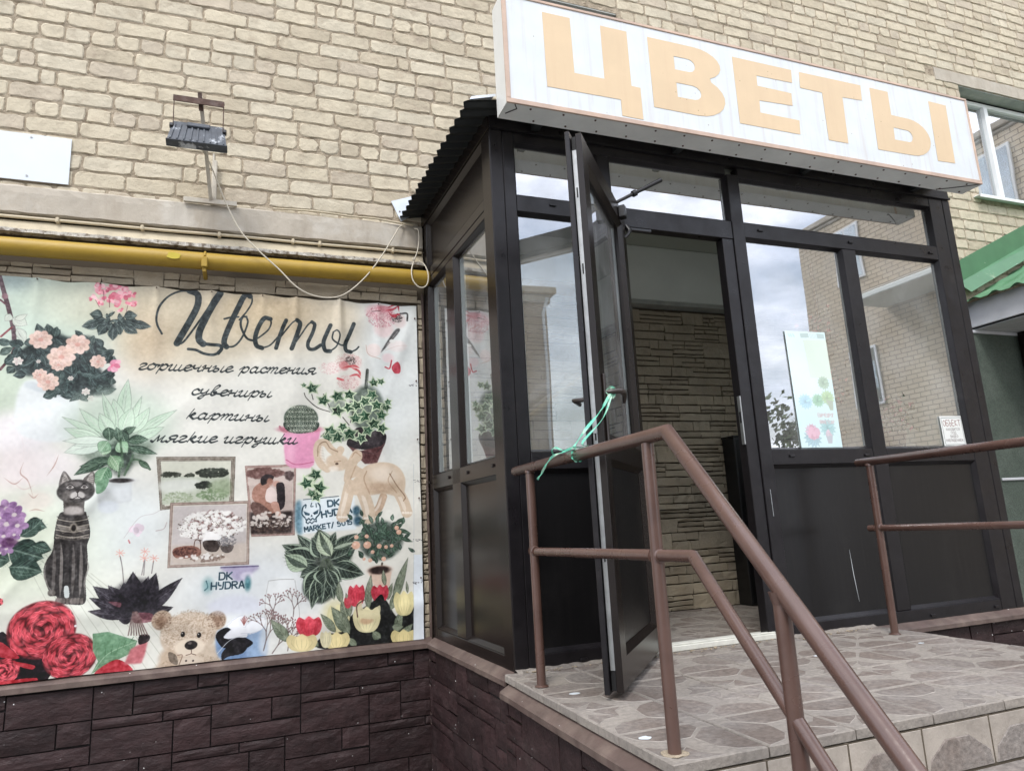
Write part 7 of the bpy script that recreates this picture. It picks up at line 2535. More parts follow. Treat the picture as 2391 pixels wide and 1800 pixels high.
# ================================================================ banner
bn = empty('banner', (-1.29, -.035, 1.05), label='large printed flower shop banner with black script heading, hung left of the porch', cat='banner')
cv = Canvas(1464, 1314, (.878, .872, .830)); play(cv, ART); cv.photo(); image_mat('banner_print', cv, .42)
X0B, Z0B, KB = -2.47, 2.11, 620.0
nx, nz = 190, 150; m = MB(); r = random.Random(3); pleats = [(-2.2, .5), (-1.62, .8), (-1.33, .7), (-1.05, .5), (-.86, .8), (-.60, 1.3), (-.36, .5), (-1.9, .5)]
def bshape(u, v):                                    # u 0..1 along, v 0..1 from the bottom
    x = -3.0+u*(-.1155+3.0); zt = 2.076+(x+2.372)*(-.0128); zb = .001+.002*math.sin(x*9)
    z = zb+(zt-zb)*v; y = -.030
    for px, a in pleats:                             # pleats pulled from the fixing points along the top edge
        d = (x-px)/(.022+.26*(1-v)); y -= .022*a*math.exp(-d*d)*math.exp(-(1-v)*5.0)*(.6+.5*math.cos((x-px)*38/(.35+2.6*(1-v)))); z -= .010*math.exp(-((x-px-.13)/.07)**2)*(v > .985)
    y -= .009*math.sin(x*2.3+z*3.1)*math.sin(z*2.4+.7)+.0035*math.sin(x*7.1-z*4.3+1.2)*math.sin(z*5.3+x)+.003*math.sin(x*13-z*17)*math.sin(z*6)
    y -= .012*math.exp(-((x+.32+(z-1.0)*.22)/.04)**2)*math.exp(-((z-1.35)/.5)**2)+.007*math.exp(-((x+.22-(z-1.75)*.3)/.03)**2)*math.exp(-((z-1.8)/.3)**2)
    y -= .009*math.exp(-((x+2.0-(z-.7)*.8)/.035)**2)*math.exp(-((z-.75)/.5)**2)+.010*math.exp(-((x+.9+(z-.7)*.9)/.04)**2)*math.exp(-((z-.5)/.3)**2)+.006*math.exp(-((z-.23-.10*math.sin(x*2))/.04)**2)+.005*math.exp(-((x+1.7+(z-.8)*.6)/.05)**2)*math.exp(-((z-.8)/.4)**2)
    return (x, min(y, -.021), z)
vs = [bshape(i/nx, j/nz) for j in range(nz+1) for i in range(nx+1)]; n0 = len(vs)
m.add(vs, [(j*(nx+1)+i, j*(nx+1)+i+1, (j+1)*(nx+1)+i+1, (j+1)*(nx+1)+i) for j in range(nz) for i in range(nx)], sm=True)
me = m.mesh('canvas', 'banner_print'); sheet_uv(me, lambda c: ((c.x-X0B)*KB/1464, 1-(Z0B-c.z)*KB/1314))
o = bpy.data.objects.new('canvas', me); COL.objects.link(o); o.parent = bn; o.location = (1.29, .035, -1.05)
m = MB()
for z in (.35, .82, 1.18, 1.55, 1.96): m = MB(); m.prism([(-.128+.005*math.cos(t*.785), z+.005*math.sin(t*.785)) for t in range(8)], -.046, -.038); o = m.obj('fixing_screw', 'rust', bn); o.location = (1.29, .035, -1.05)
for x, _a in pleats: m = MB(); m.prism([(x+.004*math.cos(t*.785), 2.066+.004*math.sin(t*.785)-(x+2.37)*.0128) for t in range(8)], -.050, -.040); o = m.obj('fixing_screw', 'rust', bn); o.location = (1.29, .035, -1.05)

# blank white plate on the wall
wp = empty('wall_plate', (-2.27, -.012, 2.785), label='blank white rectangular plate fixed to the brick wall at the far left', cat='plate')
m = MB(); m.box(-2.80, -2.098, -.018, -.013, 2.643, 2.926, bev=.001); o = m.obj('plate', 'white_plate', wp); o.location = (2.27, .012, -2.785)
for x, z in ((-2.295, 2.908), (-2.300, 2.672)): m = MB(); m.prism([(x+.006*math.cos(t*1.05), z+.006*math.sin(t*1.05)) for t in range(6)], -.0215, -.0185); o = m.obj('screw', 'steel', wp); o.location = (2.27, .012, -2.785)

# floodlight on its arm
fl = empty('floodlight', (-1.354, 0, 2.61), label='small grey finned floodlight with bird droppings on a slanting arm above the pipe', cat='floodlight')
def fobj(mb, name, mt, parent=None):
    o = mb.obj(name, mt, parent or fl); 
    if parent is None: o.location = (1.354, 0, -2.61)
    return o
m = MB(); m.box(-1.502, -1.208, -.058, -.036, 2.600, 2.630, bev=.002); fobj(m, 'base_plate', 'arm_paint')
m = MB(); a, b = Vector((-1.352, -.045, 2.615)), Vector((-1.408, -.35, 3.105)); d = (b-a).normalized()
m.tube([a, b], .0145, 4, sm=False); fobj(m, 'arm', 'arm_paint')
m = MB(); m.tube([Vector((-1.404, -.33, 3.035)), Vector((-1.412, -.365, 3.125))], .016, 4, sm=False); fobj(m, 'arm_end', 'rust')
m = MB(); m.tube([(-1.348, -.01, 2.95), (-1.350, -.03, 2.60)], .007, 6); m.box(-1.349, -1.325, -.05, -.01, 2.62, 2.89, bev=.004); fobj(m, 'support_strip', 'arm_paint')
m = MB(); m.box(-1.546, -1.281, -.372, -.366, 3.050, 3.085, bev=.001); m.box(-1.546, -1.281, -.372, -.335, 3.082, 3.087, bev=.001); fobj(m, 'crossbar', 'rust')
for x in (-1.541, -1.284): m = MB(); m.tube([(x, -.365, 3.06), (x, -.360, 2.90)], .0028, 6); fobj(m, 'bracket_wire', 'rust')
bd = empty('body', (1.354-1.412, -.375, 2.862-2.61)); bd.parent = fl; bd.rotation_euler = (math.radians(-24), 0, 0)
m = MB(); m.add([(-.132, 0, .088), (.132, 0, .088), (.152, 0, -.082), (-.152, 0, -.082), (-.120, .045, .080), (.120, .045, .080), (.140, .05, -.070), (-.140, .05, -.070)], [(0, 3, 2, 1), (4, 5, 6, 7), (0, 1, 5, 4), (1, 2, 6, 5), (2, 3, 7, 6), (3, 0, 4, 7)]); m.obj('housing', 'lamp_body', bd)
m = MB()
for i in range(9):
    t = (i/8-.5); xt, xb = t*.236, t*.272; w = .0038
    m.add([(xt-w, -.006, .062), (xt+w, -.006, .062), (xb+w, -.006, -.070), (xb-w, -.006, -.070), (xt-w, .001, .066), (xt+w, .001, .066), (xb+w, .001, -.074), (xb-w, .001, -.074)], [(0, 3, 2, 1), (0, 1, 5, 4), (1, 2, 6, 5), (2, 3, 7, 6), (3, 0, 4, 7)])
m.obj('cooling_fins', 'lamp_body', bd)
m = MB(); m.box(-.156, .156, -.010, .040, -.0895, -.083, bev=.002); m.obj('front_rim', 'lamp_body', bd)
m = MB(); m.box(-.060, .060, -.015, .001, .045, .078, bev=.004); m.obj('driver_box', 'lamp_body', bd)
m = MB(); m.box(-.138, .138, .052, .056, -.068, .078); m.obj('lens', 'spacer', bd)
for x in (-.137, .137): m = MB(); m.box(x-.010, x+.010, -.012, .014, .030, .058, bev=.003); m.obj('hinge_bolt', 'black_plastic', bd)
# supply cable
cb = empty('lamp_cable', (-.7, -.1, 2.3), label='slack pale cable drooping from the floodlight to the corner of the porch roof', cat='cable')
pts = [(-1.398, -.36, 2.80), (-1.352, -.30, 2.735), (-1.315, -.24, 2.665), (-1.262, -.20, 2.545), (-1.182, -.2, 2.385), (-1.085, -.2, 2.275), (-.965, -.2, 2.165), (-.867, -.2, 2.065), (-.768, -.19, 2.020), (-.656, -.18, 2.018), (-.565, -.17, 2.062), (-.448, -.15, 2.184), (-.345, -.12, 2.34), (-.262, -.09, 2.49), (-.224, -.07, 2.560), (-.190, -.045, 2.592)]
cr3 = lambda P, n=6: [tuple(np.array(v)) for v in catmull(P, n)]
def catmull(P, n):
    P = [np.array(p, float) for p in P]; Q = [2*P[0]-P[1]]+P+[2*P[-1]-P[-2]]; o = []
    for i in range(1, len(Q)-2):
        for t in np.linspace(0, 1, n, endpoint=False): a, b, c, d = Q[i-1:i+3]; o.append(.5*((2*b)+(c-a)*t+(2*a-5*b+4*c-d)*t*t+(3*b-a-3*c+d)*t**3))
    return o+[Q[-2]]
m = MB(); m.tube(cr3(pts), .0042, 7); o = m.obj('drooping_run', 'cable', cb); o.location = (.7, .1, -2.3)
pts = [(-.118, -.05, 2.575), (-.098, -.07, 2.56), (-.094, -.08, 2.50), (-.112, -.10, 2.40), (-.145, -.12, 2.31), (-.168, -.16, 2.235), (-.160, -.17, 2.165), (-.118, -.17, 2.125), (-.075, -.17, 2.145), (-.060, -.16, 2.215), (-.072, -.13, 2.29), (-.100, -.09, 2.335)]
m = MB(); m.tube(cr3(pts), .0042, 7); m.box(-.150, -.132, -.125, -.112, 2.322, 2.342, bev=.003); o = m.obj('corner_loop', 'cable', cb); o.location = (.7, .1, -2.3)
m = MB(); m.tube(cr3([(-1.0, -.03, 2.622), (-.75, -.034, 2.630), (-.52, -.034, 2.622), (-.38, -.034, 2.624), (-.26, -.04, 2.612), (-.17, -.05, 2.600), (-.13, -.05, 2.598)]), .006, 6); o = m.obj('wall_run', 'cream_paint', cb); o.location = (.7, .1, -2.3)
fb = MB(); fb.add([(-.262, -.016, 2.768), (-.118, -.016, 2.822), (-.10, -.016, 2.70), (-.198, -.016, 2.630), (-.262, -.013, 2.768), (-.118, -.013, 2.822), (-.10, -.013, 2.70), (-.198, -.013, 2.630)], [(0, 3, 2, 1), (4, 5, 6, 7), (0, 1, 5, 4), (2, 3, 7, 6), (3, 0, 4, 7)])
o = fb.obj('flashing_plate', 'zinc', label='bent zinc flashing plate screwed to the brick wall at the roof corner', cat='flashing')
fb = MB(); fb.prism([(-.206+.006*math.cos(t), 2.700+.006*math.sin(t)) for t in range(6)], -.019, -.0165); fb.obj('screw', 'rust', o)

# ================================================================ glazed porch
PR = empty('shop_porch', (0, F, 0), label='dark brown glazed entrance porch with panelled base beside the flower banner', cat='porch'); PL = (0, -F, 0)
def pob(mb, name, mt, parent=None, **k): o = mb.obj(name, mt, parent or PR, **k); o.location = PL if parent is None else (0, 0, 0); return o
def pbox(name, x0, x1, z0, z1, y0=0., y1=.066, mt='dark_frame', bev=.003, parent=None): m = MB(); m.box(x0, x1, F+y0, F+y1, z0, z1, bev=bev); return pob(m, name, mt, parent)
def bead(x0, x1, z0, z1, w=.020, y0=.003, y1=.022, mt='dark_frame', name='glazing_bead'):
    """sloping bead framing an opening"""
    m = MB(); A = [(x0, F+y0, z0), (x1, F+y0, z0), (x1, F+y0, z1), (x0, F+y0, z1)]; Bq = [(x0+w, F+y1, z0+w), (x1-w, F+y1, z0+w), (x1-w, F+y1, z1-w), (x0+w, F+y1, z1-w)]; C_ = [(a, F+y1+.012, c) for a, b, c in Bq]
    m.add(A+Bq+C_, [(i, (i+1) % 4, 4+(i+1) % 4, 4+i) for i in range(4)]+[(4+i, 4+(i+1) % 4, 8+(i+1) % 4, 8+i) for i in range(4)]); return pob(m, name, mt)
def pane(x0, x1, z0, z1, y=.034, name='glass_pane', mt='glass', bw=.012):
    m = MB(); m.add([(x0, F+y, z0), (x1, F+y, z0), (x1, F+y, z1), (x0, F+y, z1)], [(0, 1, 2, 3)]); o = pob(m, name, mt)
    bead(x0, x1, z0, z1, bw, .004, .030)
    m = MB()
    for q in ((x0+.004, x0+.014, z0, z1), (x1-.014, x1-.004, z0, z1)): m.box(q[0]+.012*(q[0] < x0+.01), q[1]+.0, F+y+.004, F+y+.016, q[2]+.02, q[3]-.02)
    pob(m, 'spacer_bar', 'spacer', o); return o
def panel(x0, x1, z0, z1, mt='dark_panel'):
    m = MB(); m.box(x0, x1, F+.024, F+.05, z0, z1); o = pob(m, 'panel', mt); bead(x0, x1, z0, z1, .018, .003, .023); return o
pbox('corner_post', .0, .066, .0, 2.600, 0, .066); pbox('stile', .0675, .130, .003, 2.600, .002, .060)
pbox('mullion', .600, .676, .003, 2.546, .002, .060); pbox('mullion', 1.4365, 1.517, .0, 2.546, -.006, .070); pbox('door_jamb', 1.363, 1.435, .012, 2.147, .004, .066)
pbox('mullion', 2.236, 2.338, .062, 2.165, .0, .060)
pbox('stile', 3.047, 3.168, .0, 2.600, .001, .060); pbox('corner_post', 3.1705, 3.236, .0, 2.600, 0, .066)
pbox('top_rail', .1315, 1.4355, 2.547, 2.600, .001, .060); pbox('top_rail', 1.5185, 3.0455, 2.537, 2.600, .001, .060)
pbox('middle_rail', .1315, .5985, 2.166, 2.255, .001, .060); pbox('door_head', .6775, 1.4355, 2.148, 2.256, .001, .064); pbox('middle_rail', 1.5185, 3.0455, 2.166, 2.258, .001, .060)
pbox('sill_rail', .1315, .5985, .876, .958, .001, .060)
for a, b in ((1.5185, 2.2345), (2.3395, 3.0455)): pbox('sill_rail', a, b, .872, .954, .001, .060)
pbox('bottom_rail', .1315, .5985, .004, .064, .001, .060); pbox('bottom_rail', 1.5185, 3.0455, -.004, .060, .001, .060)
for q in ((.1315, .5985, 2.2565, 2.5455), (.6775, 1.4350, 2.2575, 2.5455), (1.5185, 3.0455, 2.2595, 2.5355), (.1315, .5985, .9595, 2.1645), (1.5185, 2.2345, .9555, 2.1645), (2.3395, 3.0455, .9555, 2.1645)): pane(*q)
for q in ((.1315, .5985, .0655, .8745), (1.5185, 2.2345, .0615, .8705), (2.3395, 3.0455, .0615, .8705)): panel(*q)
for x, z in ((1.632, 2.219), (2.308, 2.213), (2.98, 2.208), (1.649, .918), (2.182, .916), (2.466, .916), (3.0, .022), (2.489, .018), (.327, 2.220), (.33, .022)): m = MB(); m.box(x-.017, x+.017, F-.008, F+.002, z-.007, z+.007, bev=.002); pob(m, 'drain_cap', 'dark_frame')
pbox('header_board', .0, 3.236, 2.602, 2.688, -.004, .04); m = MB(); m.box(.0, 3.236, F-.014, F-.005, 2.602, 2.612); pob(m, 'drip_strip', 'dark_frame')
# inside of the porch
m = MB(); m.box(.03, 3.17, F+.07, -.006, 2.601, 2.63); pob(m, 'ceiling', 'ceiling_paint')
m = MB(); m.box(3.172, 3.236, F+.067, .0, -.004, 2.60); pob(m, 'right_wall', 'dark_panel')
m = MB(); m.box(3.160, 3.171, F+.07, -.10, .0, 2.60); pob(m, 'right_lining', 'plaster')
# left side wall, slightly out of square: local a = y, b = outwards
def SX(v): return Vector((-.055*(v.x-F)/(-F)-v.y, v.x, v.z))
def sbox(name, a0, a1, z0, z1, b0=-.06, b1=0., mt='brown_frame', bev=.003): m = MB(); m.box(a0, a1, b0, b1, z0, z1, bev=bev); m.xf(SX); m.f = [f[::-1] for f in m.f]; return pob(m, name, mt)
def sbead(a0, a1, z0, z1, w=.02, d=.022, mt='brown_frame'):
    m = MB(); A = [(a0, -.003, z0), (a1, -.003, z0), (a1, -.003, z1), (a0, -.003, z1)]; Q = [(a0+w, -d, z0+w), (a1-w, -d, z0+w), (a1-w, -d, z1-w), (a0+w, -d, z1-w)]
    m.add(A+Q+[(a, b-.012, c) for a, b, c in Q], [(i, 4+i, 4+(i+1) % 4, (i+1) % 4) for i in range(4)]+[(4+i, 8+i, 8+(i+1) % 4, 4+(i+1) % 4) for i in range(4)]); m.xf(SX); return pob(m, 'glazing_bead', mt)
sbox('corner_trim', F+.001, -1.148, .0, 2.596, -.055, .003); sbox('back_post', -.098, -.004, .0, 2.600); sbox('mullion', -.618, -.475, .060, 2.163)
sbox('sill_rail', -1.1465, -.0995, .866, .950); sbox('middle_rail', -1.1465, -.0995, 2.165, 2.205); sbox('middle_rail', -1.1465, -.0995, 2.208, 2.268, -.06, .001); sbox('bottom_rail', -1.1465, -.0995, .0, .058)
for a, b in ((-.4735, -.0995), (-1.1465, -.6195)):
    m = MB(); m.add([(a, -.034, .952), (b, -.034, .952), (b, -.034, 2.163), (a, -.034, 2.163)], [(0, 3, 2, 1)]); m.xf(SX); gl = pob(m, 'glass_pane', 'glass_side'); sbead(a, b, .952, 2.163, .013, .030)
    for q0, q1 in ((b-.030, b-.014), (b-.050, b-.042), (a+.014, a+.028)): m = MB(); m.box(q0, q1, -.056, -.038, .97, 2.14); m.xf(SX); o = pob(m, 'spacer_bar', 'spacer', gl)
    m = MB(); m.box(a, b, -.05, -.024, .060, .864); m.xf(SX); pob(m, 'panel', 'brown_frame'); sbead(a, b, .0605, .8645, .02, .023)
m = MB(); m.box(-1.1465, -.0995, -.05, -.024, 2.270, 2.596); m.xf(SX); pob(m, 'panel', 'brown_frame'); sbead(-1.1465, -.0995, 2.270, 2.596, .03, .023)
m = MB(); m.box(F+.001, -.004, -.05, .006, 2.6015, 2.688, bev=.002); m.xf(SX); pob(m, 'verge_board', 'brown_frame')
for y in (-.028, -.30, -.39, -.416, -.736, -1.107): 
    if y in (-.30, -.39): continue
    m = MB(); m.box(y-.015, y+.015, -.002, .010, .904, .920, bev=.003); m.xf(SX); pob(m, 'drain_cap', 'brown_frame')
# roof of corrugated sheet, ridges running across, seen from below along its left edge
m = MB(); NY, NXX = 200, 8; vs = []; r = random.Random(8)
for j in range(NY+1):
    y = -1.394*j/NY; q = j/NY; ph = (y*2*math.pi/.079); tt = (ph/6.2832) % 1; wv = .019*(tt/.7 if tt < .7 else (1-tt)/.3)-.009; e0 = -.204+.052*q; edge = e0+.004*math.sin(ph*.37+1)+.006*math.sin(ph+.6)
    for i in range(NXX+1):
        x = edge+(3.16-edge)*i/NXX if i > 2 else edge+(.26-edge)*i/3
        z = 2.655-.012*q+.20*min(x-e0, .30)+wv; vs.append((x, y, z))
k = NXX+1; n = len(vs); m.add(vs+[(a, b, c+.002) for a, b, c in vs], [(j*k+i, j*k+i+1, (j+1)*k+i+1, (j+1)*k+i) for j in range(NY) for i in range(NXX)]+[(n+j*k+i, n+(j+1)*k+i, n+(j+1)*k+i+1, n+j*k+i+1) for j in range(NY) for i in range(NXX)]+[(j*k, (j+1)*k, n+(j+1)*k, n+j*k) for j in range(NY)])
pob(m, 'roof_sheet', 'black_sheet')
m = MB(); m.add([(-.142, -1.399, 2.650), (-.006, -1.399, 2.690), (-.006, -1.399, 2.704), (-.130, -1.399, 2.668), (-.130, -1.33, 2.676), (-.006, -1.33, 2.712)], [(0, 1, 2, 3), (3, 2, 5, 4)]); pob(m, 'roof_flashing', 'zinc')
# plinth under the porch
def cap_strip(name, pts, ang, L, parent, z):
    m = MB(); prof = [(.0, .0), (-.044, -.024), (-.050, -.030), (-.050, -.052), (-.044, -.052), (-.034, -.036), (.0, -.03)]; k = len(prof); n = 24; rr = random.Random(3)
    vs = [(L*i/n, y+rr.uniform(-.0005, .0005), zz+rr.uniform(-.0006, .0006)) for i in range(n+1) for y, zz in prof]
    m.add(vs, [(i*k+j, i*k+(j+1) % k, (i+1)*k+(j+1) % k, (i+1)*k+j) for i in range(n) for j in range(k)]+[tuple(range(k-1, -1, -1)), tuple(range(n*k, n*k+k))])
    o = m.obj(name, 'cap_brown', parent, loc=(pts[0], pts[1]-(F if parent is PR else 0), z)); o.rotation_euler = (0, 0, ang); return o
ha = math.atan2(F-.0, .055)                              # heading from the wall corner to the front corner
cap_strip('drip_cap', (-.056, -.045), ha, 1.215, PR, .004)
m = MB(); m.box(-.036, 3.20, F+.012, -.02, -.95, -.012); pob(m, 'plinth_core', 'plinth_joint')
def plinthP(parent, origin, ang, L, H, seed, off=0): plinth(parent, (origin[0], origin[1]-F, origin[2]), ang, L, H, seed, off)
plinthP(PR, (-.086, -.03, -.05), ha, 1.232, .72, 31, .13)
m = MB(); m.box(-.088, -.076, -.040, -.028, -.95, -.02, bev=.002); pob(m, 'corner_strip', 'cap_brown')
cap_strip('drip_cap', (2.085, F+.004), 0, 1.17, PR, .0); plinthP(PR, (2.085, F-.004, -.056), 0, 1.165, .72, 33, .29)

# ---------------------------------------------------------------- door leaf, opened outwards and tied back
TH = math.radians(229); LL, TK = .88, .070
dr = empty('door', (.680, -1.232-F, .0), rz=TH); dr.parent = PR
def dbox(name, u0, u1, z0, z1, y0, y1, mt='dark_frame', bev=.002, parent=None): m = MB(); m.box(u0, u1, y0, y1, z0, z1, bev=bev); o = m.obj(name, mt, parent or dr); return o
ZB, ZT_ = .020, 2.222; SW = .095
dbox('stile', .0, SW, ZB, ZT_, .0, .020); dbox('stile', LL-SW, LL, ZB, ZT_, .0, .020); dbox('top_rail', SW+.001, LL-SW-.001, ZT_-.09, ZT_, .0, .019); dbox('bottom_rail', SW+.001, LL-SW-.001, ZB, ZB+.12, .0, .019); dbox('middle_rail', SW+.001, LL-SW-.001, .86, .945, .0, .019)
dbox('inner_stile', .012, SW, ZB+.01, ZT_-.018, .024, TK, mt='brown_frame'); dbox('inner_stile', LL-SW, LL-.004, ZB+.01, ZT_-.018, .044, TK, mt='brown_frame'); dbox('inner_stile', LL-SW, LL-.024, ZB+.01, ZT_-.018, .022, .043, mt='rubber')
dbox('inner_rail', SW+.001, LL-SW-.001, ZT_-.108, ZT_-.018, .022, TK-.001, mt='brown_frame'); dbox('inner_rail', SW+.001, LL-SW-.001, ZB+.01, ZB+.12, .022, TK-.001, mt='brown_frame'); dbox('inner_rail', SW+.001, LL-SW-.001, .86, .945, .022, TK-.001, mt='brown_frame')
def dpane(z0, z1, mt, name):
    a, b = SW+.001, LL-SW-.001
    if mt == 'glass': m = MB(); m.add([(a, .03, z0), (b, .03, z0), (b, .03, z1), (a, .03, z1)], [(0, 3, 2, 1)]); g_ = m.obj(name, 'glass_side', dr); [dbox('spacer_bar', q, q+.010, z0+.02, z1-.02, .014, .026, 'spacer', parent=g_) for q in (a+.012, b-.022)]
    else: dbox(name, a, b, z0, z1, .022, .046, mt)
    m = MB(); A = [(a, TK-.003, z0), (b, TK-.003, z0), (b, TK-.003, z1), (a, TK-.003, z1)]; w = .024; Q = [(a+w, .048, z0+w), (b-w, .048, z0+w), (b-w, .048, z1-w), (a+w, .048, z1-w)]
    m.add(A+Q+[(x, .034, z) for x, y, z in Q], [(i, 4+i, 4+(i+1) % 4, (i+1) % 4) for i in range(4)]+[(4+i, 8+i, 8+(i+1) % 4, 4+(i+1) % 4) for i in range(4)]); m.obj('glazing_bead', 'brown_frame', dr)
dpane(.946, ZT_-.109, 'glass', 'glass_pane'); dpane(ZB+.121, .859, 'dark_panel', 'panel')
ls = dbox('lock_strip', LL-.0235, LL-.0195, .10, 2.14, .0235, .0425, 'steel', bev=0)
for z in (.50, .95, 1.10, 1.62, 1.95): dbox('lock_slot', LL-.0196, LL-.0186, z-.022, z+.022, .030, .036, 'rubber', bev=0, parent=ls)
dbox('lock_case', LL-.0192, LL-.0170, .955, 1.22, .0232, .0430, 'steel', bev=0)
hd = empty('handle', (LL-.052, 0, 1.115)); hd.parent = dr
m = MB(); m.box(-.013, .013, TK, TK+.010, -.20, .075, bev=.004); m.obj('backplate', 'handle_brown', hd)
m = MB(); m.tube([(0, TK+.008, 0), (0, TK+.058, 0), (-.012, TK+.066, 0), (-.055, TK+.068, .002), (-.10, TK+.060, -.008), (-.125, TK+.052, -.026)], [.011, .011, .012, .012, .010, .008], 10); m.obj('lever', 'handle_brown', hd)
m = MB(); m.tube([(0, -.004, -.02), (0, -.05, -.02), (-.10, -.055, -.02)], .009, 8); m.obj('lever', 'handle_brown', hd)
ca = empty('closer', (.155, TK, 2.150)); ca.parent = dr
m = MB(); m.box(-.024, .022, .0, .035, -.030, .034, bev=.004); m.obj('bracket', 'black_plastic', ca)
arm = MB(); p0 = Vector((.600, -1.400, 2.195)); p1 = Vector((.862, -1.452, 2.335)); arm.tube([p0, p0.lerp(p1, .45), p1], [.008, .0095, .0125], 8); arm.tube([p0.lerp(p1, .40), p0.lerp(p1, .47)], .017, 8); ao = arm.obj('arm', 'black_plastic', None); ao.parent = dr
ao.matrix_parent_inverse = (Matrix.Translation((.680, -1.232, 0)) @ Matrix.Rotation(TH, 4, 'Z')).inverted()
m = MB(); m.tube([(.742, F-.004, 2.150), (.755, F-.018, 2.118), (.735, F-.028, 2.09), (.705, F-.030, 2.062)], [.014, .012, .010, .009], 8); m.box(.73, .90, F-.004, F+.02, 2.128, 2.147, bev=.004); pob(m, 'closer_track', 'black_plastic')
m = MB(); m.box(1.3545, 1.3625, F+.006, F+.030, .985, 1.245, bev=.001); sp_ = pob(m, 'strike_plate', 'steel'); m = MB(); m.box(1.3535, 1.3546, F+.010, F+.024, 1.10, 1.16); m.obj('latch_hole', 'rubber', sp_)
m = MB(); m.box(.677, 1.40, F-.010, F+.09, .004, .030, bev=.003); m.box(.677, 1.40, F-.004, F+.02, .030, .038, bev=.002); pob(m, 'threshold', 'threshold')
m = MB(); m.box(.60, 2.06, F-.003, F+.03, -.030, -.0045); pob(m, 'packing_strip', 'rust_strip')

# ribbon tying the handle to the railing
rb = empty('ribbon', (.02, -2.02, .88), label='green and white ribbon tying the open door handle to the brown handrail', cat='ribbon')
hp = Vector((.680, -1.232, 0))+Matrix.Rotation(TH, 3, 'Z') @ Vector((LL-.052, TK+.03, 1.115))
def strip(pts, w, name, mt='ribbon'):
    P = [Vector(p) for p in cr3(pts, 6)]; m = MB(); vs = []
    for i, p in enumerate(P):
        t = (P[min(i+1, len(P)-1)]-P[max(i-1, 0)]).normalized(); s_ = t.cross((p-CAM).normalized()).normalized(); tw = .55+.35*math.sin(i*.7); n_ = t.cross(s_); d = (s_*tw+n_*(1-tw)).normalized()*w/2; vs += [p-d+n_*.0006, p+d+n_*.0006, p+d-n_*.0006, p-d-n_*.0006]
    m.add(vs, [(i*4+j, i*4+(j+1) % 4, i*4+4+(j+1) % 4, i*4+4+j) for i in range(len(P)-1) for j in range(4)]); o = m.obj(name, mt, rb); o.location = (-.02, 2.02, -.88); return o
kn = Vector((.004, -1.985, .893))
strip([hp, hp.lerp(kn, .3)+Vector((0, 0, -.012)), hp.lerp(kn, .65)+Vector((-.004, 0, -.006)), kn], .011, 'strand')
strip([hp+Vector((.004, 0, -.004)), hp.lerp(kn, .35)+Vector((.012, -.01, -.03)), Vector((.010, -2.055, .905)), Vector((.016, -2.075, .884))], .008, 'strand')
strip([hp+Vector((-.01, .0, .016)), hp+Vector((.012, -.01, .006)), hp+Vector((.002, 0, -.02)), hp+Vector((-.014, .004, -.004)), hp+Vector((-.004, 0, .017))], .016, 'handle_knot')
R0 = .0225
strip([(R0*math.sin(a), -2.03+.008*math.sin(a*.5), .861+R0*math.cos(a)) for a in np.linspace(.2, 6.0, 12)], .009, 'rail_loop')
strip([kn, (-.012, -1.94, .886), (-.02, -1.88, .905), (-.012, -1.83, .900), (.0, -1.81, .885)], .007, 'tail')
strip([kn, (-.020, -1.93, .880), (-.028, -1.86, .872), (-.030, -1.80, .845), (-.028, -1.74, .815), (-.030, -1.71, .80)], .009, 'tail')
strip([kn, (.004, -2.03, .888), (.01, -2.07, .880), (.0, -2.11, .886)], .007, 'tail')

# prints in the window
pc = Canvas(200, 460, (.80, .90, .90), 5)
pc.blob(60, 120, 120, 160, (.90, .95, .96), .9); pc.poly([80, 34, 196, 30, 196, 190, 90, 186], (.84, .87, .76)); pc.poly([70, 8, 110, 6, 112, 24, 72, 26], (.62, .68, .66)); pc.poly([150, 6, 186, 6, 186, 26, 152, 26], (.58, .64, .62)); 
for x in range(116, 148, 7): pc.stroke([(x, 8), (x+3, 26)], 3, (.68, .74, .74))
for x in (14, 24, 36): pc.stroke([(x, 12), (x+6, 22)], 4, (.6, .78, .84))
for cx, cy, r_, d_ in ((150, 205, 30, (.50, .58, .42)), (110, 275, 30, (.42, .62, .42)), (160, 262, 34, (.55, .66, .36)), (50, 280, 34, (.56, .74, .84)), (140, 380, 40, (.45, .64, .64)), (60, 420, 44, (.42, .56, .62)), (60, 395, 34, (.80, .52, .62))):
    for k in range(14): t = k*.45; pc.leaf(cx, cy, cx+r_*math.cos(t), cy+r_*math.sin(t)*.9, 15, d_, [min(1, v+.2) for v in d_])
pc.petals(66, 398, 34, 30, [(.86, .50, .60), (.80, .40, .5)]); pc.poly([150, 270, 186, 275, 180, 312, 164, 312], (.56, .56, .44)); pc.poly([124, 405, 160, 405, 152, 440, 132, 440], (.62, .56, .60)); pc.petals(140, 400, 18, 12, [(.8, .6, .66)])
write(pc, 'ГОРШЕЧНЫЕ'[::-1], (100, 338), (182, 338), 13, (.72, .52, .52), 2.6, LAT, None, 0, None); write(pc, 'РАСТЕНИЯ'[::-1], (104, 364), (180, 364), 12, (.72, .52, .52), 2.6, LAT, None, 0, None)
pc.a = pc.a*.48+np.array((.46, .50, .50), np.float32); image_mat('poster_print', pc, .5)  # whole print washed out: glare of the window put into its colours
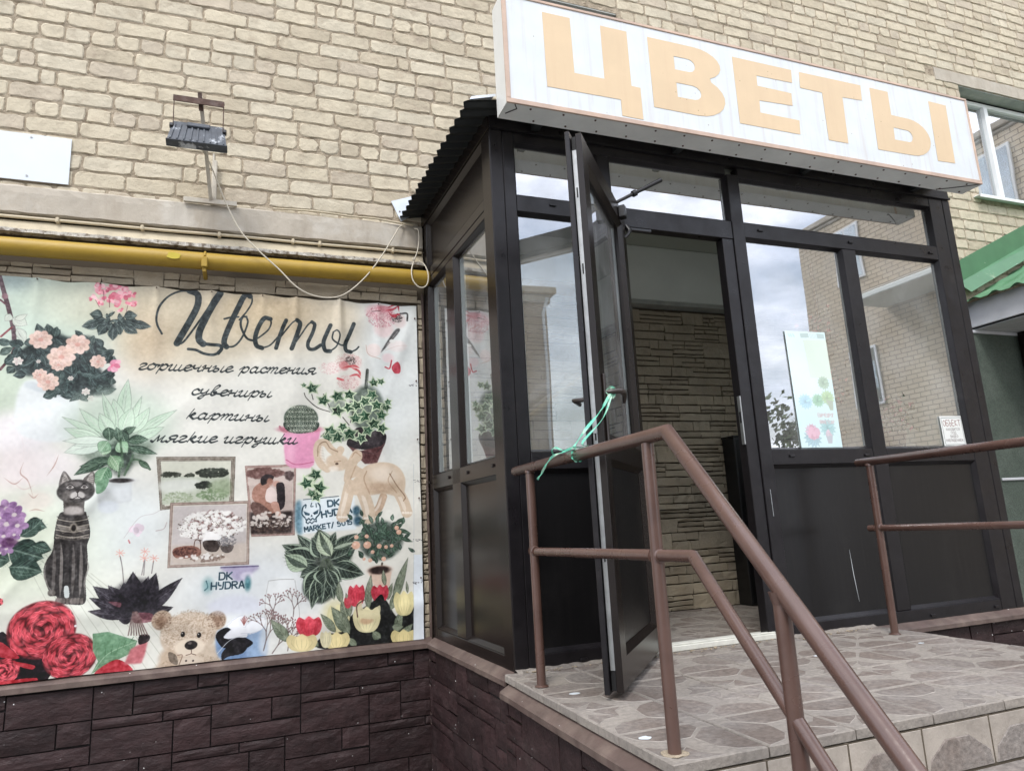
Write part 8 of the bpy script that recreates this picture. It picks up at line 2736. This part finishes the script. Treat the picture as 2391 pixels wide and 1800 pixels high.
def print_sheet(name, mt, c4, y, **k):
    m = MB(); m.add([(x, y+.0, z) for x, z in c4]+[(x, y+.0012, z) for x, z in c4], [(0, 1, 2, 3), (7, 6, 5, 4), (0, 4, 5, 1), (1, 5, 6, 2), (2, 6, 7, 3), (3, 7, 4, 0)]); me = m.mesh(name, mt)
    (ax, az), (bx, bz), (cx, cz), (dx, dz) = c4; sheet_uv(me, lambda c: (min(1, max(0, (c.x-ax)/(bx-ax))), min(1, max(0, (c.z-az)/(dz-az)))))
    o = bpy.data.objects.new(name, me); COL.objects.link(o); return tag(o, **k)
print_sheet('poster', 'poster_print', [(1.748, .960), (2.040, .957), (2.028, 1.636), (1.736, 1.633)], F+.026, label='tall pale poster with potted plants stuck inside the porch window right of the doorway', cat='poster')
sc_ = Canvas(200, 190, (.90, .91, .89), 6); sc_.stroke([(10, 12), (188, 10), (190, 176), (12, 178), (10, 12)], 3, (.45, .47, .48), sm=0)
write(sc_, 'ОБЪЕКТ', (22, 62), (182, 60), 34, (.62, .50, .48), 4.5, LAT, None, 0, None)
for t_, a, b, y in (('НАХОДИТСЯ', 40, 165, 90), ('ПОД', 78, 128, 112), ('ВИДЕО', 68, 140, 134), ('НАБЛЮДЕНИЕМ', 24, 180, 158)): write(sc_, t_, (a, y), (b, y-1), 14, (.58, .55, .54), 2.6, LAT, None, 0, None)
image_mat('notice_print', sc_, .5)
print_sheet('notice', 'notice_print', [(2.842, .960), (3.028, .962), (3.020, 1.150), (2.838, 1.148)], F+.026, label='small white printed notice in the lower right corner of the porch window', cat='notice')

m = MB()
for pts in ([(1.980, .405), (1.986, .27), (1.999, .132)], [(1.472, .745), (1.474, .605)]):
    m.tube([(x, F+.0235 if x > 1.6 else F-.0062, z) for x, z in pts], [.0004, .0017, .0004] if len(pts) > 2 else .0008, 5)
o = pob(m, 'paint_drip', 'white_plate'); o['kind'] = 'stuff'
# ================================================================ sign
SG = empty('shop_sign', (1.6, -1.47, 2.87), label='long white lightbox sign with large orange Cyrillic letters over the porch', cat='sign'); SO = (-1.6, 1.47, -2.87)
SX0, SX1, SZ0, SZ1, SY = -.004, 3.172, 2.5714, 3.1667, -1.541
def sob(m, name, mt): o = m.obj(name, mt, SG); o.location = SO; return o
m = MB(); m.add([(SX0+.003, SY+.004, SZ0+.004), (SX1-.003, SY+.004, SZ0+.004), (SX1-.003, SY+.004, SZ1-.004), (SX0+.003, SY+.004, SZ1-.004)], [(0, 1, 2, 3)]); sob(m, 'face', 'sign_white')
bw = .021
for a in ((SX0, SX1, SZ0, SZ0+bw*1.15), (SX0, SX1, SZ1-bw*.7, SZ1)): m = MB(); m.box(a[0], a[1], SY-.001, SY+.010, a[2], a[3], bev=.0015); sob(m, 'edge_trim', 'sign_trim')
for a in ((SX0, SX0+bw, SZ0+bw*1.17, SZ1-bw*.72), (SX1-bw*.7, SX1, SZ0+bw*1.17, SZ1-bw*.72)): m = MB(); m.box(a[0], a[1], SY-.001, SY+.010, a[2], a[3], bev=.0015); sob(m, 'edge_trim', 'sign_trim')
m = MB(); m.box(SX0, SX0+.003, SY+.011, -1.402, SZ0, SZ1); m.box(SX1-.003, SX1, SY+.011, -1.402, SZ0, SZ1); m.box(SX0+.0031, SX1-.0031, SY+.011, -1.402, SZ1-.003, SZ1); sob(m, 'casing', 'sign_side')
m = MB(); nxs = 60; r = random.Random(9); vs = [(SX0+.0031+(SX1-SX0-.0062)*i/nxs, y, SZ0+.0015+(r.uniform(-.0012, .0012) if 0 < j < 3 else 0)) for i in range(nxs+1) for j, y in enumerate((SY+.011, SY+.05, -1.44, -1.400))]
m.add(vs, [(i*4+j, i*4+j+1, i*4+5+j, i*4+4+j) for i in range(nxs) for j in range(3)], sm=True); sob(m, 'underside', 'sign_under')
for i in range(18):
    for y, dx in ((SY+.028, .0), (-1.424, .05)):
        x = SX0+.13+i*.173+dx
        if x < SX1-.05: m = MB(); m.prism([(x+.0055*math.cos(t*1.05), y+.0055*math.sin(t*1.05)) for t in range(6)], SZ0-.0025, SZ0+.002, axis='z'); sob(m, 'screw', 'rust')
m = MB(); m.tube([(.04, -1.53, SZ0-.0005), (.06, -1.50, SZ0-.001), (.02, -1.45, SZ0-.001)], .0025, 5); sob(m, 'sealant_crack', 'black_plastic')
m = MB(); m.tube([(2.93, -1.41, SZ0-.001), (2.99, -1.44, SZ0-.001), (3.08, -1.49, SZ0-.001), (3.15, -1.535, SZ0)], .003, 5); sob(m, 'sealant_crack', 'black_plastic')
for x in (.25, 1.1, 2.0, 2.9): m = MB(); m.box(x-.02, x+.02, -1.401, F-.005, 2.62, 2.66); sob(m, 'bracket', 'black_sheet')
def arc(cx, cz, rx, rz, a0, a1, n=10): return [(cx+rx*math.cos(a), cz+rz*math.sin(a)) for a in np.linspace(math.radians(a0), math.radians(a1), n)]
zt, zb = 3.1001, 2.6865
LET = {
 'Ц': ([(0.2080, zt+0.0048), (0.3592, zt+0.0048), (0.3630, 2.7968), (0.5294, 2.7968), (0.5294, zt+0.0010), (0.6825, zt), (0.6825, 2.7863), (0.7348, 2.7844), (0.7348, 2.6047), (0.6131, 2.6066), (0.6131, 2.6960), (0.2109, 2.6931)], []),
 'В': ([(0.8051, zt-0.0029), (1.0685, zt-0.0029)]+arc(1.0875, 3.0031, 0.1664, 0.0941, 90, -58)+arc(1.0780, 2.8053, 0.1826, 0.1179, 55, -90)+[(0.8061, zb+0.0029)],
       [[(0.9582, 3.0155), (1.0400, 3.0155)]+arc(1.0448, 2.9765, 0.0428, 0.0390, 85, -85, 7)+[(0.9582, 2.9366)], [(0.9582, 2.8586), (1.0543, 2.8586)]+arc(1.0609, 2.8167, 0.0475, 0.0409, 85, -85, 7)+[(0.9582, 2.7749)]]),
 'Е': ([(1.3424, zt-0.0076), (1.7512, zt-0.0086), (1.7455, 3.0088), (1.4955, 3.0060), (1.4936, 2.9423), (1.7284, 2.9394), (1.7246, 2.8605), (1.4936, 2.8519), (1.4888, 2.7768), (1.7588, 2.7749), (1.7512, zb), (1.3405, zb+0.0010)], []),
 'Т': ([(1.8064, zt-0.0095), (2.2704, zt-0.0067), (2.2628, 2.9917), (2.1116, 2.9850), (2.1011, zb), (1.9557, zb-0.0010), (1.9585, 2.9869), (1.7988, 2.9879)], []),
 'Ы': ([(2.3407, zt-0.0086), (2.4862, zt-0.0095), (2.4843, 2.9347), (2.6089, 2.9327)]+arc(2.6136, 2.8101, 0.1673, 0.1227, 85, -88, 14)+[(2.3284, zb-0.0029)],
       [[(2.4843, 2.8519), (2.5851, 2.8500)]+arc(2.5927, 2.8110, 0.0399, 0.0390, 85, -85, 7)+[(2.4796, 2.7711)]]),
 'stroke': ([(2.8257, zt-0.0105), (2.9759, zt-0.0143), (2.9626, zb-0.0010), (2.8133, zb-0.0057)], [])}
for ch, (outl, holes) in LET.items():
    cu = bpy.data.curves.new('letter', 'CURVE'); cu.dimensions = '2D'; cu.fill_mode = 'BOTH'; cu.extrude = .0006
    for ring in [outl]+holes:
        s_ = cu.splines.new('POLY'); s_.points.add(len(ring)-1); s_.use_cyclic_u = True
        for i, (x, z) in enumerate(ring): s_.points[i].co = (x, z, 0, 1)
    tmp = bpy.data.objects.new('tmp', cu); COL.objects.link(tmp); bpy.context.view_layer.update(); me = bpy.data.meshes.new_from_object(tmp); bpy.data.objects.remove(tmp)
    me.materials.clear(); me.materials.append(MATS['sign_letter']); me.name = 'letter'; me.transform(Matrix.Rotation(math.pi/2, 4, 'X'))
    o = bpy.data.objects.new('letter', me); COL.objects.link(o); o.parent = SG; o.location = (SO[0], SO[1]+SY+.0029, SO[2])

# ================================================================ entrance platform and steps
PT = empty('entrance_platform', (1.0, -1.9, 0), label='tiled entrance platform and steps in front of the porch door', cat='steps', kind='structure'); PO = (-1.0, 1.9, 0)
def tob(m, name, mt, loc=(0, 0, 0)): o = m.obj(name, mt, PT); o.location = (PO[0]+loc[0], PO[1]+loc[1], PO[2]+loc[2]); return o
m = MB(); m.box(-.030, 2.045, -2.575, F+.0, -.95, -.030); 
ST = [(-.17, -2.86), (-.34, -3.14), (-.51, -3.42), (-.68, -3.70), (-.85, -3.98)]
py = -2.575
for z, y in ST: m.box(-.030, 2.045, y, py-.001, -.95, z-.030); py = y
tob(m, 'core', 'facing_joint')
def tile_mesh(seed, s=.3):
    """patterned concrete tile, star centre at local (0,0), cross corner at (1,1)"""
    r = random.Random(seed); m = MB(); g_ = .0026; e = .005
    m.add([(g_, g_, -.028), (s-g_, g_, -.028), (s-g_, s-g_, -.028), (g_, s-g_, -.028), (g_, g_, -.003), (s-g_, g_, -.003), (s-g_, s-g_, -.003), (g_, s-g_, -.003), (g_+.003, g_+.003, 0), (s-g_-.003, g_+.003, 0), (s-g_-.003, s-g_-.003, 0), (g_+.003, s-g_-.003, 0)],
          [(0, 3, 2, 1), (8, 9, 10, 11)]+[(i, (i+1) % 4, 4+(i+1) % 4, 4+i) for i in range(4)]+[(4+i, 4+(i+1) % 4, 8+(i+1) % 4, 8+i) for i in range(4)], 0)
    def raised(poly, mi=1, h=.0016):
        P = [(min(max(a, .02), .98)*s, min(max(b, .02), .98)*s) for a, b in poly]; cx = sum(p[0] for p in P)/len(P); cy = sum(p[1] for p in P)/len(P); n = len(P)
        I = []
        for a, b in P:
            d = math.hypot(a-cx, b-cy)+1e-6; I.append((a+(cx-a)/d*.0018, b+(cy-b)/d*.0018))
        m.add([(a, b, .0002) for a, b in P]+[(a, b, h) for a, b in I], [(i, (i+1) % n, n+(i+1) % n, n+i) for i in range(n)], 2); m.add([(a, b, h) for a, b in I], [tuple(range(n))], mi)
    raised([(.25, .02), (.54, .02), (.41, .15), (.36, .355), (.30, .30), (.155, .075)]); raised([(.02, .25), (.075, .155), (.30, .30), (.355, .36), (.15, .41), (.02, .54)]); 
    raised([(.02, .97), (.09, .75), (.24, .62), (.44, .585), (.565, .585), (.80, .83), (.79, .97)]); raised([(.97, .02), (.97, .79), (.83, .80), (.585, .565), (.585, .44), (.62, .24), (.75, .09)])
    me = m.mesh('paving_tile', ['tile_pale', 'tile_brown', 'tile_joint']); return me
TM = [tile_mesh(i) for i in range(3)]
xs = [-.052, .255, .565, .872, 1.185, 1.490, 1.790, 2.072]; ys = [-1.40, -1.69, -1.98, -2.27, -2.568]
def cell(xi, yi): return xs[xi], xs[xi+1], ys[yi+1], ys[yi]
def place(parent, x0, x1, y0, y1, sx_left, sy_low, z, seed):
    """sx_left / sy_low: which corner of the cell holds the star centre"""
    r = random.Random(seed); o = bpy.data.objects.new('paving_tile', TM[seed % 3]); COL.objects.link(o); o.parent = parent
    w, d = x1-x0, y1-y0
    if sx_left and sy_low: rot, ox, oy, sx, sy = 0, x0, y0, w, d
    elif not sx_left and sy_low: rot, ox, oy, sx, sy = math.pi/2, x1, y0, d, w
    elif not sx_left and not sy_low: rot, ox, oy, sx, sy = math.pi, x1, y1, w, d
    else: rot, ox, oy, sx, sy = -math.pi/2, x0, y1, d, w
    o.scale = (sx/.3, sy/.3, 1); o.rotation_euler = (r.uniform(-.0022, .0022), r.uniform(-.0022, .0022), rot); o.location = (ox+PO[0], oy+PO[1], z+r.uniform(-.0008, .0006)); return o
for i in range(7):
    for j in range(4):
        x0, x1, y0, y1 = cell(i, j); place(PT, x0, x1, y0, y1, i % 2 == 0, j % 2 == 1, 0, i*7+j)

def cut_tile(me0, axis, lim):
    bm = bmesh.new(); bm.from_mesh(me0); no = Vector((1, 0, 0)) if axis == 0 else Vector((0, 1, 0)); co = no*lim
    bmesh.ops.bisect_plane(bm, geom=list(bm.verts)+list(bm.edges)+list(bm.faces), plane_co=co, plane_no=no, clear_outer=True)
    me = bpy.data.meshes.new('paving_tile'); bm.to_mesh(me); bm.free()
    for m_ in me0.materials:
        if len(me.materials) < 3: me.materials.append(m_)
    return me
CT = [cut_tile(TM[0], 1, .142), cut_tile(TM[1], 0, .142)]
for i in range(7):
    x0, x1 = xs[i], xs[i+1]; left = i % 2 == 0
    o = bpy.data.objects.new('paving_tile', CT[0 if left else 1]); COL.objects.link(o); o.parent = PT
    w = x1-x0
    if left: o.location = (x0+PO[0], -1.40+PO[1], 0); o.scale = (w/.3, .29/.3, 1)
    else: o.location = (x1+PO[0], -1.40+PO[1], 0); o.rotation_euler = (0, 0, math.pi/2); o.scale = (.29/.3, w/.3, 1)
# treads and risers of the steps
py = -2.575
def wall_tile(w, h, seed):
    r = random.Random(seed); m = MB(); m.box(0, w, 0, .028, -h, 0, bev=.003)
    P = [(w*.02, -h*.99), (w*.06, -h*.66), (w*.30, -h*.30), (w*.66, -h*.30), (w*.95, -h*.68), (w*.98, -h*.99)]; n = 6; cx, cz = w*.5, -h*.8
    I = [(x+(cx-x)*.03, z+(cz-z)*.04) for x, z in P]
    m.add([(x, -.0002, z) for x, z in P]+[(x, -.0022, z) for x, z in I], [(i, (i+1) % n, n+(i+1) % n, n+i) for i in range(n)]+[tuple(range(n, 2*n))], 1)
    return m.mesh('riser_tile', ['tile_wall', 'tile_brown'])
WT = [wall_tile(.283, .138, k) for k in range(3)]
prev_z, prev_y = 0, -2.568
for k, (z, y) in enumerate(ST):
    for i in range(8):
        x = -.050+.2855*i-.0; wx = min(.283, 2.07-x)
        if wx < .05: continue
        o = bpy.data.objects.new('riser_tile', WT[(i+k) % 3]); COL.objects.link(o); o.parent = PT; o.location = (x+PO[0], prev_y-.018+.010+PO[1], prev_z-.030); o.scale = (wx/.283, 1, 1)
    for i in range(7):
        place(PT, xs[i], xs[i+1], y-.004, prev_y-.012, i % 2 == 0, k % 2 == 0, z, k*9+i)
    prev_z, prev_y = z, y-.004
# left side of the platform: cap strip and dark stones
def cap_abs(pts, ang, L, z):
    o = cap_strip('drip_cap', pts, ang, L, PT, 0); o.location = (pts[0]+PO[0], pts[1]+PO[1], z); return o
cap_abs((-.036, -1.290), -math.pi/2, 1.285, -.032)
plinth(PT, (-.058+PO[0], -1.272+PO[1], -.082), -math.pi/2, 1.30, .72, 41, .2)
cap_abs((2.05, -2.56), math.pi/2, 1.29, -.032); plinth(PT, (2.062+PO[0], -2.57+PO[1], -.082), math.pi/2, 1.29, .72, 43, .5)
py_ = -2.575
for k, (z, y) in enumerate(ST[:4]):
    plinth(PT, (-.052+PO[0], py_+PO[1], z-.03), -math.pi/2, py_-y, -.03-(-.95)+z-.02, 50+k, .2*k); py_ = y
# bird droppings and crumbs on the tiles
m = MB()
for x, y, a, b in ((.059, -1.737, .022, .013), (.003, -2.337, .019, .016), (1.25, -1.70, .02, .012), (1.82, -1.74, .015, .01)):
    rr = random.Random(x); m.prism([(x+a*math.cos(t*.524)*rr.uniform(.8, 1.2), y+b*math.sin(t*.524)*rr.uniform(.8, 1.2)) for t in range(12)], .0018, .0026, axis='z')
tob(m, 'dropping', 'white_plate')
m = MB(); rr = random.Random(77)
for _ in range(130):
    x = rr.uniform(.03, 2.0); y = -1.27-abs(rr.gauss(0, .035)); s_ = rr.uniform(.002, .006); m.box(x-s_, x+s_, y-s_, y+s_, .0015, .0015+s_, bev=s_*.3)
o = tob(m, 'crumbs', 'mortar'); o['kind'] = 'stuff'
m = MB(); vs = []; rr = random.Random(5); n = 90
for i in range(n+1):
    x = .0+2.05*i/n; w = .030+rr.uniform(-.012, .014); vs += [(x, -1.262, .012+rr.uniform(-.003, .003)), (x, -1.262-w*.6, .008+rr.uniform(-.002, .002)), (x, -1.262-w, .0014)]
m.add(vs, [(i*3+j, i*3+j+1, i*3+4+j, i*3+3+j) for i in range(n) for j in range(2)]); m.v = [(x, y, z if not (.66 < x < 1.41) else min(z, .0024)) for x, y, z in m.v]; tob(m, 'cement_smear', 'tile_pale')
# floor inside the porch
for i in range(11):
    for j in range(4):
        x0 = .035+.3*i-.0+.0; x1 = min(x0+.3, 3.155); y1 = -.002-.3*j; y0 = max(y1-.3, -1.19)
        if x1-x0 < .1 or y1-y0 < .1: continue
        o = place(PR, x0, x1, y0, y1, i % 2 == 0, j % 2 == 0, -.001, i+j*5); o.location = (o.location[0]-PO[0], o.location[1]-PO[1]-F, o.location[2]); o.name = 'floor_tile'
m = MB(); m.box(2.150, 2.60, -.16, -.022, .004, 1.168, bev=.004); m.box(2.144, 2.606, -.165, -.020, 1.1685, 1.180, bev=.003)
cbn = m.obj('cabinet', 'black_plastic', label='waist high black cabinet standing against the stone wall just inside the doorway', cat='cabinet')
m = MB(); m.box(2.165, 2.58, -.164, -.1605, .02, 1.15, bev=.001); m.obj('cabinet_door', 'dark_panel', cbn); m = MB(); m.box(2.56, 2.57, -.178, -.164, .60, .72, bev=.002); m.obj('handle', 'steel', cbn)
# two potted plants kept behind the right-hand glazing
def potted(x, y, z, cols, label, hgt, seed):
    r = random.Random(seed); e = empty('potted_plant', (x, y, z), label=label, cat='plant')
    m = MB(); pr = [(.055, 0), (.075, .12), (.082, .125), (.082, .14), (.070, .14), (.066, .12)]; n = 16
    vs = [(a*math.cos(2*math.pi*j/n), a*math.sin(2*math.pi*j/n), b) for a, b in pr for j in range(n)]
    m.add(vs, [(i*n+j, i*n+(j+1) % n, (i+1)*n+(j+1) % n, (i+1)*n+j) for i in range(len(pr)-1) for j in range(n)]+[tuple(range(n-1, -1, -1))], sm=True); m.obj('pot', 'cap_brown', e)
    for nm, mt, cnt in (('leaves', 'foliage', 150), ('blossoms', cols, 90)):
        m = MB()
        for _ in range(cnt):
            t = r.uniform(0, 6.28); q = r.uniform(.02, .15); h = .14+hgt*r.random()**.8; c = Vector((q*math.cos(t), q*math.sin(t), h)); s_ = r.uniform(.018, .040) if nm == 'leaves' else r.uniform(.016, .03)
            d = Vector((r.uniform(-1, 1), r.uniform(-1, 1), r.uniform(-.4, 1))).normalized(); a = d.orthogonal().normalized(); b = d.cross(a); m.add([c-a*s_*.5, c+b*s_*.45+d*.004, c+a*s_, c-b*s_*.45+d*.004], [(0, 1, 2, 3)])
        m.obj(nm, mt, e, kind='stuff')
    m = MB()
    for k in range(5): m.tube([(0, 0, .12), (r.uniform(-.03, .03), r.uniform(-.03, .03), .14+hgt*.5), (r.uniform(-.09, .09), r.uniform(-.09, .09), .14+hgt*.85)], .004, 5)
    m.obj('stem', 'foliage', e)
mat('blossom_red', (.45, .045, .05), .6, var=.2); mat('blossom_pink', (.50, .16, .22), .6, var=.2)
m = MB(); m.box(1.56, 3.12, F+.075, F+.29, .90, .925, bev=.003); pob(m, 'inner_shelf', 'white_vinyl')
potted(2.13, F+.19, .926, 'blossom_red', 'potted plant with tall red blossoms behind the window pane beside the poster', .75, 3)
potted(2.62, F+.19, .926, 'blossom_pink', 'low potted plant with pink blossoms behind the right window pane', .22, 5)

# ================================================================ railings
def rail_thing(label, x, ytop0, ybend, post1, mid0, ybend_m, loc):
    e = empty('handrail', loc, label=label, cat='railing', group='brown pipe handrails on the entrance platform'); L0 = Vector((-loc[0], -loc[1], -loc[2]))
    def ob(m, name): o = m.obj(name, 'rail_paint', e); o.location = L0; return o
    rr = random.Random(int(abs(x)*100)+3)
    def weld(m, c, r_): m.tube([(c[0]-.0001, c[1], c[2]-.006), (c[0], c[1], c[2]), (c[0], c[1], c[2]+.006)], [r_*.9, r_*1.12, r_*.9], 12)
    yend, zend = ybend-.92, .861-.92*1.04
    m = MB(); m.tube([(x, ytop0, .8585), (x, ytop0-.004, .8585), (x, ybend, .8615), (x, yend, zend)], [.0165, .0208, .0208, .0208], 20); ob(m, 'top_rail')
    m = MB(); m.tube([(x, ytop0+.001, .8585), (x, ytop0+.009, .8585)], [.0165, .008], 14); ob(m, 'end_cap')
    m = MB(); m.tube([(x, mid0, .5185), (x, ybend_m, .5235), (x, yend+.12, .5235-(ybend_m-yend-.12)*1.04)], .0165, 16); ob(m, 'middle_rail')
    m = MB(); m.tube([(x, post1, .0), (x, post1, .842)], .0185, 18); m.tube([(x, post1, .838), (x, post1, .850)], [.0225, .020], 14); ob(m, 'post')
    m = MB(); m.tube([(x, post1, .002), (x, post1, .008)], [.029, .0195], 12); ob(m, 'weld'); m = MB(); m.prism([(x+(.030+.012*rr.random())*math.cos(t*.4), -2.496+(.030+.012*rr.random())*math.sin(t*.4)) for t in range(16)], .0014, .0034, axis='z'); o = m.obj('base_grout', 'mortar', e); o.location = L0
    m = MB(); m.tube([(x, -2.496, .0), (x, -2.496, .843)], .0185, 18); ob(m, 'post')
    y3 = -2.985; zt3 = .8615-(abs(y3-ybend))*1.04-.02
    m = MB(); m.tube([(x, y3, -.34), (x, y3, zt3)], .0185, 18); m.tube([(x, y3, zt3-.02), (x, y3, zt3+.008)], [.0185, .026], 14); ob(m, 'post')
    m = MB(); m.tube([(x, -3.44, -.68), (x, -3.44, .8615-(3.44+ybend)*1.04-.015)], .0185, 16); ob(m, 'post')
    for y in (post1, -2.496): [(lambda q: (q.tube([(x, y+.021*s2, .521), (x, y+.017*s2, .521)], [.018, .0205], 12), ob(q, 'weld')))(MB()) for s2 in (1, -1)]
    return e
rail_thing('brown pipe handrail on the left platform edge, tied to the open door by ribbon', .0, -1.385, -2.606, -1.559, -1.595, -2.672, (.0, -1.559, 0))
rail_thing('brown painted pipe handrail along the right edge of the platform below the window notice', 1.932, -1.420, -2.606, -1.500, -1.440, -2.672, (1.932, -1.5, 0))

# ================================================================ neighbouring green-roofed porch
NP = empty('neighbour_porch', (5.0, 0, 0), label='neighbouring entrance canopy with green metal tile roof and white soffit at the right edge', cat='canopy'); NO = (-5.0, 0, 0)
def nob(m, name, mt): o = m.obj(name, mt, NP); o.location = NO; return o
EX = 4.93                                              # eave line
sl = .455                                              # roof pitch
m = MB(); m.box(EX+.15, 8.4, -.03, -.004, 0, .01)
m = MB(); m.add([(EX+.05, -.014, 2.600), (8.3, -.014, 2.600+(8.3-EX-.05)*sl), (8.3, -.014, 2.80+(8.3-EX-.05)*sl), (EX+.05, -.014, 2.805)], [(0, 1, 2, 3)]); m.v += [(a, -.008, c) for a, _b, c in m.v]; m.f += [[7, 6, 5, 4], [3, 2, 6, 7], [0, 3, 7, 4], [0, 4, 5, 1]]; m.mi = [0]*5; m.sm = [False]*5; nob(m, 'wall_flashing', 'green_metal')
m = MB(); vs = []; NYR, RUN = 90, 24
for j in range(NYR+1):
    y = -.004-3.2*j/NYR*.62
    for i in range(RUN+1):
        d = i*.035*3.3/1.155; wave = .022*max(-.25, math.sin(y*2*math.pi/.19)); step = .026*(1-((i % 4)/4)); vs.append((EX+d, y, 2.372+d*sl*1.04+wave+step))
k = RUN+1; m.add(vs, [(j*k+i, j*k+i+1, (j+1)*k+i+1, (j+1)*k+i) for j in range(NYR) for i in range(RUN)]); n = len(vs); m.add([(a, b, c-.004) for a, b, c in vs], [(j*k+i, (j+1)*k+i, (j+1)*k+i+1, j*k+i+1) for j in range(NYR) for i in range(RUN)]); nob(m, 'tile_roof', 'green_metal')
m = MB(); m.add([(EX+.03, -.010, 2.60), (EX+.10, -.07, 2.50), (8.2, -.16, 2.55+(8.2-EX-.12)*sl), (8.2, -.010, 2.66+(8.2-EX-.12)*sl)], [(0, 1, 2, 3)]); nob(m, 'flashing_apron', 'green_metal')
m = MB(); m.box(EX+.085, EX+.11, -2.0, -.004, 2.172, 2.40, bev=.002); nob(m, 'fascia', 'fascia')
for i in range(26): m = MB(); m.box(EX+.112+i*.10, EX+.112+i*.10+.094, -2.0, -.004, 2.150, 2.160, bev=.002); nob(m, 'soffit_board', 'soffit')
m = MB(); m.box(EX+.11, 7.8, -2.0, -.004, 2.1605, 2.168); nob(m, 'soffit_backing', 'rubber')
m = MB(); m.box(4.2, 5.60, -.026, -.002, -.95, 2.149); nob(m, 'plaster_wall', 'green_plaster')
m = MB(); m.box(4.2, 5.60, -.040, -.027, 2.120, 2.148, bev=.003); m.box(5.02, 5.60, -.040, -.027, .792, .815, bev=.004); nob(m, 'ledge_trim', 'fascia')
m = MB(); m.box(5.575, 5.70, -.13, -.041, -.4, 2.147, bev=.004); nob(m, 'door_post', 'brown_frame'); m = MB(); m.box(5.705, 6.60, -.10, -.05, -.4, 2.147, bev=.004); nob(m, 'door_leaf', 'dark_panel')
m = MB(); m.tube([(5.585, -.140, 1.16), (5.585, -.160, 1.16)], [.012, .016], 10); nob(m, 'knob', 'steel')
m = MB(); m.box(4.6, 8.3, -2.1, -.03, -.95, -.40); nob(m, 'landing', 'tile_joint')

# ================================================================ surroundings seen only as reflections in the glass
def far_building(label, corner, L, H, ang, mt, wins, depth=8, ov=.35):
    e = empty('apartment_building', (corner[0], corner[1], -.95), label=label, cat='building', rz=ang)
    m = MB(); m.box(0, L, 0, depth, 0, H); me = m.mesh('wall', mt); sheet_uv(me, lambda c: (c.x+c.y, c.z)); o = bpy.data.objects.new('wall', me); COL.objects.link(o); o.parent = e
    m = MB(); m.box(-ov, L+ov, -ov, depth+ov, H+.002, H+.5*ov+.1, bev=.02); m.box(-ov*.4, L+ov*.4, -ov*.4, depth+ov*.4, H-ov, H-.001, bev=.02); m.obj('cornice', 'band_concrete', e)
    for x, z, w, h in wins:
        m = MB(); m.box(x, x+w, -.05, -.004, z, z+h, bev=.01); f_ = m.obj('window', 'white_vinyl', e)
        for a in (x+.06, x+w/2+.03): m = MB(); m.box(a, a+w/2-.09, -.058, -.051, z+.06, z+h-.06); m.obj('pane', 'window_glass', f_)
    return e
wins = [(.6+2.6*i, 6.7-2.9*j, 1.3, 1.4) for i in range(2) for j in range(2)]+[(9.45, 6.75, .85, 1.35), (9.45, 3.8, .85, 1.35)]
far_building('brick wing of the apartment house at right, mirrored in the porch windows', (12.0, 0.0), 11.4, 8.45, -math.pi/2, 'brick_far', wins, 8, .08)
wins = [(2.0+3.3*i, 1.6+3.0*j, 1.5, 1.5) for i in range(11) for j in range(3)]
fb_ = far_building('older brick apartment house across the yard, mirrored in the left porch window', (10.9, -25.0), 40.0, 11.4, math.pi, 'brick_far_dark', wins, 10)
m = MB(); m.tube([(.22, -.12, 0), (.22, -.12, 10.6), (.10, -.36, 11.2)], .07, 10); m.obj('downpipe', 'zinc', fb_)
e = empty('entrance_canopy', (12.0, -7.6, -.95), label='flat white entrance canopy on the brick wing, seen mirrored in the right window', cat='canopy')
m = MB(); m.box(-1.1, -.02, -1.5, 1.5, 5.85, 5.97, bev=.02); m.obj('slab', 'plaster', e); m = MB(); m.box(-1.05, -.03, -1.45, 1.45, 5.972, 6.03, bev=.02); m.obj('roof_edge', 'band_concrete', e)
for y in (-1.3, 1.3): m = MB(); m.tube([(-.95, y, 0), (-.95, y, 5.848)], .05, 10); m.obj('column', 'fascia', e)
def tree(x, y, h, cr, label, seed):
    r = random.Random(seed); e = empty('tree', (x, y, -.95), label=label, cat='tree', group='trees in the yard')
    m = MB(); m.tube([(0, 0, 0), (.1, .05, h*.35), (.0, .1, h*.6), (.1, 0, h*.9)], [.22, .17, .12, .04], 10)
    cl = []
    for k in range(9):
        t = r.uniform(0, 6.28); z0 = h*r.uniform(.35, .7); q = cr*r.uniform(.4, .9); tip = Vector((q*math.cos(t), q*math.sin(t), z0+h*r.uniform(.08, .28))); m.tube([(0, 0, z0), tuple(tip*.55+Vector((0, 0, z0*.45))), tuple(tip)], [.08, .05, .02], 6); cl.append(tip)
    m.obj('trunk', 'bark', e); m = MB()
    for k in range(42): cl.append(Vector((r.gauss(0, cr*.42), r.gauss(0, cr*.42), h*r.uniform(.45, 1.0))))
    for c in cl:
        rad = cr*r.uniform(.18, .34)
        for _ in range(90):
            p = c+Vector((r.gauss(0, rad*.5), r.gauss(0, rad*.5), r.gauss(0, rad*.4))); d = Vector((r.uniform(-1, 1), r.uniform(-1, 1), r.uniform(-1, 1))).normalized(); a = d.orthogonal()*r.uniform(.07, .14); b = d.cross(a); m.add([p-a, p+b*.6, p+a, p-b*.6], [(0, 1, 2, 3)])
    m.obj('crown', 'foliage', e, kind='stuff')
tree(19.0, -17.5, 5.2, 2.4, 'low leafy tree at the far end of the yard beyond the brick wing', 2)
tree(-9.0, -17.0, 9.0, 3.2, 'tall leafy tree across the yard behind the photographer', 4)
SC.frame_set(1)
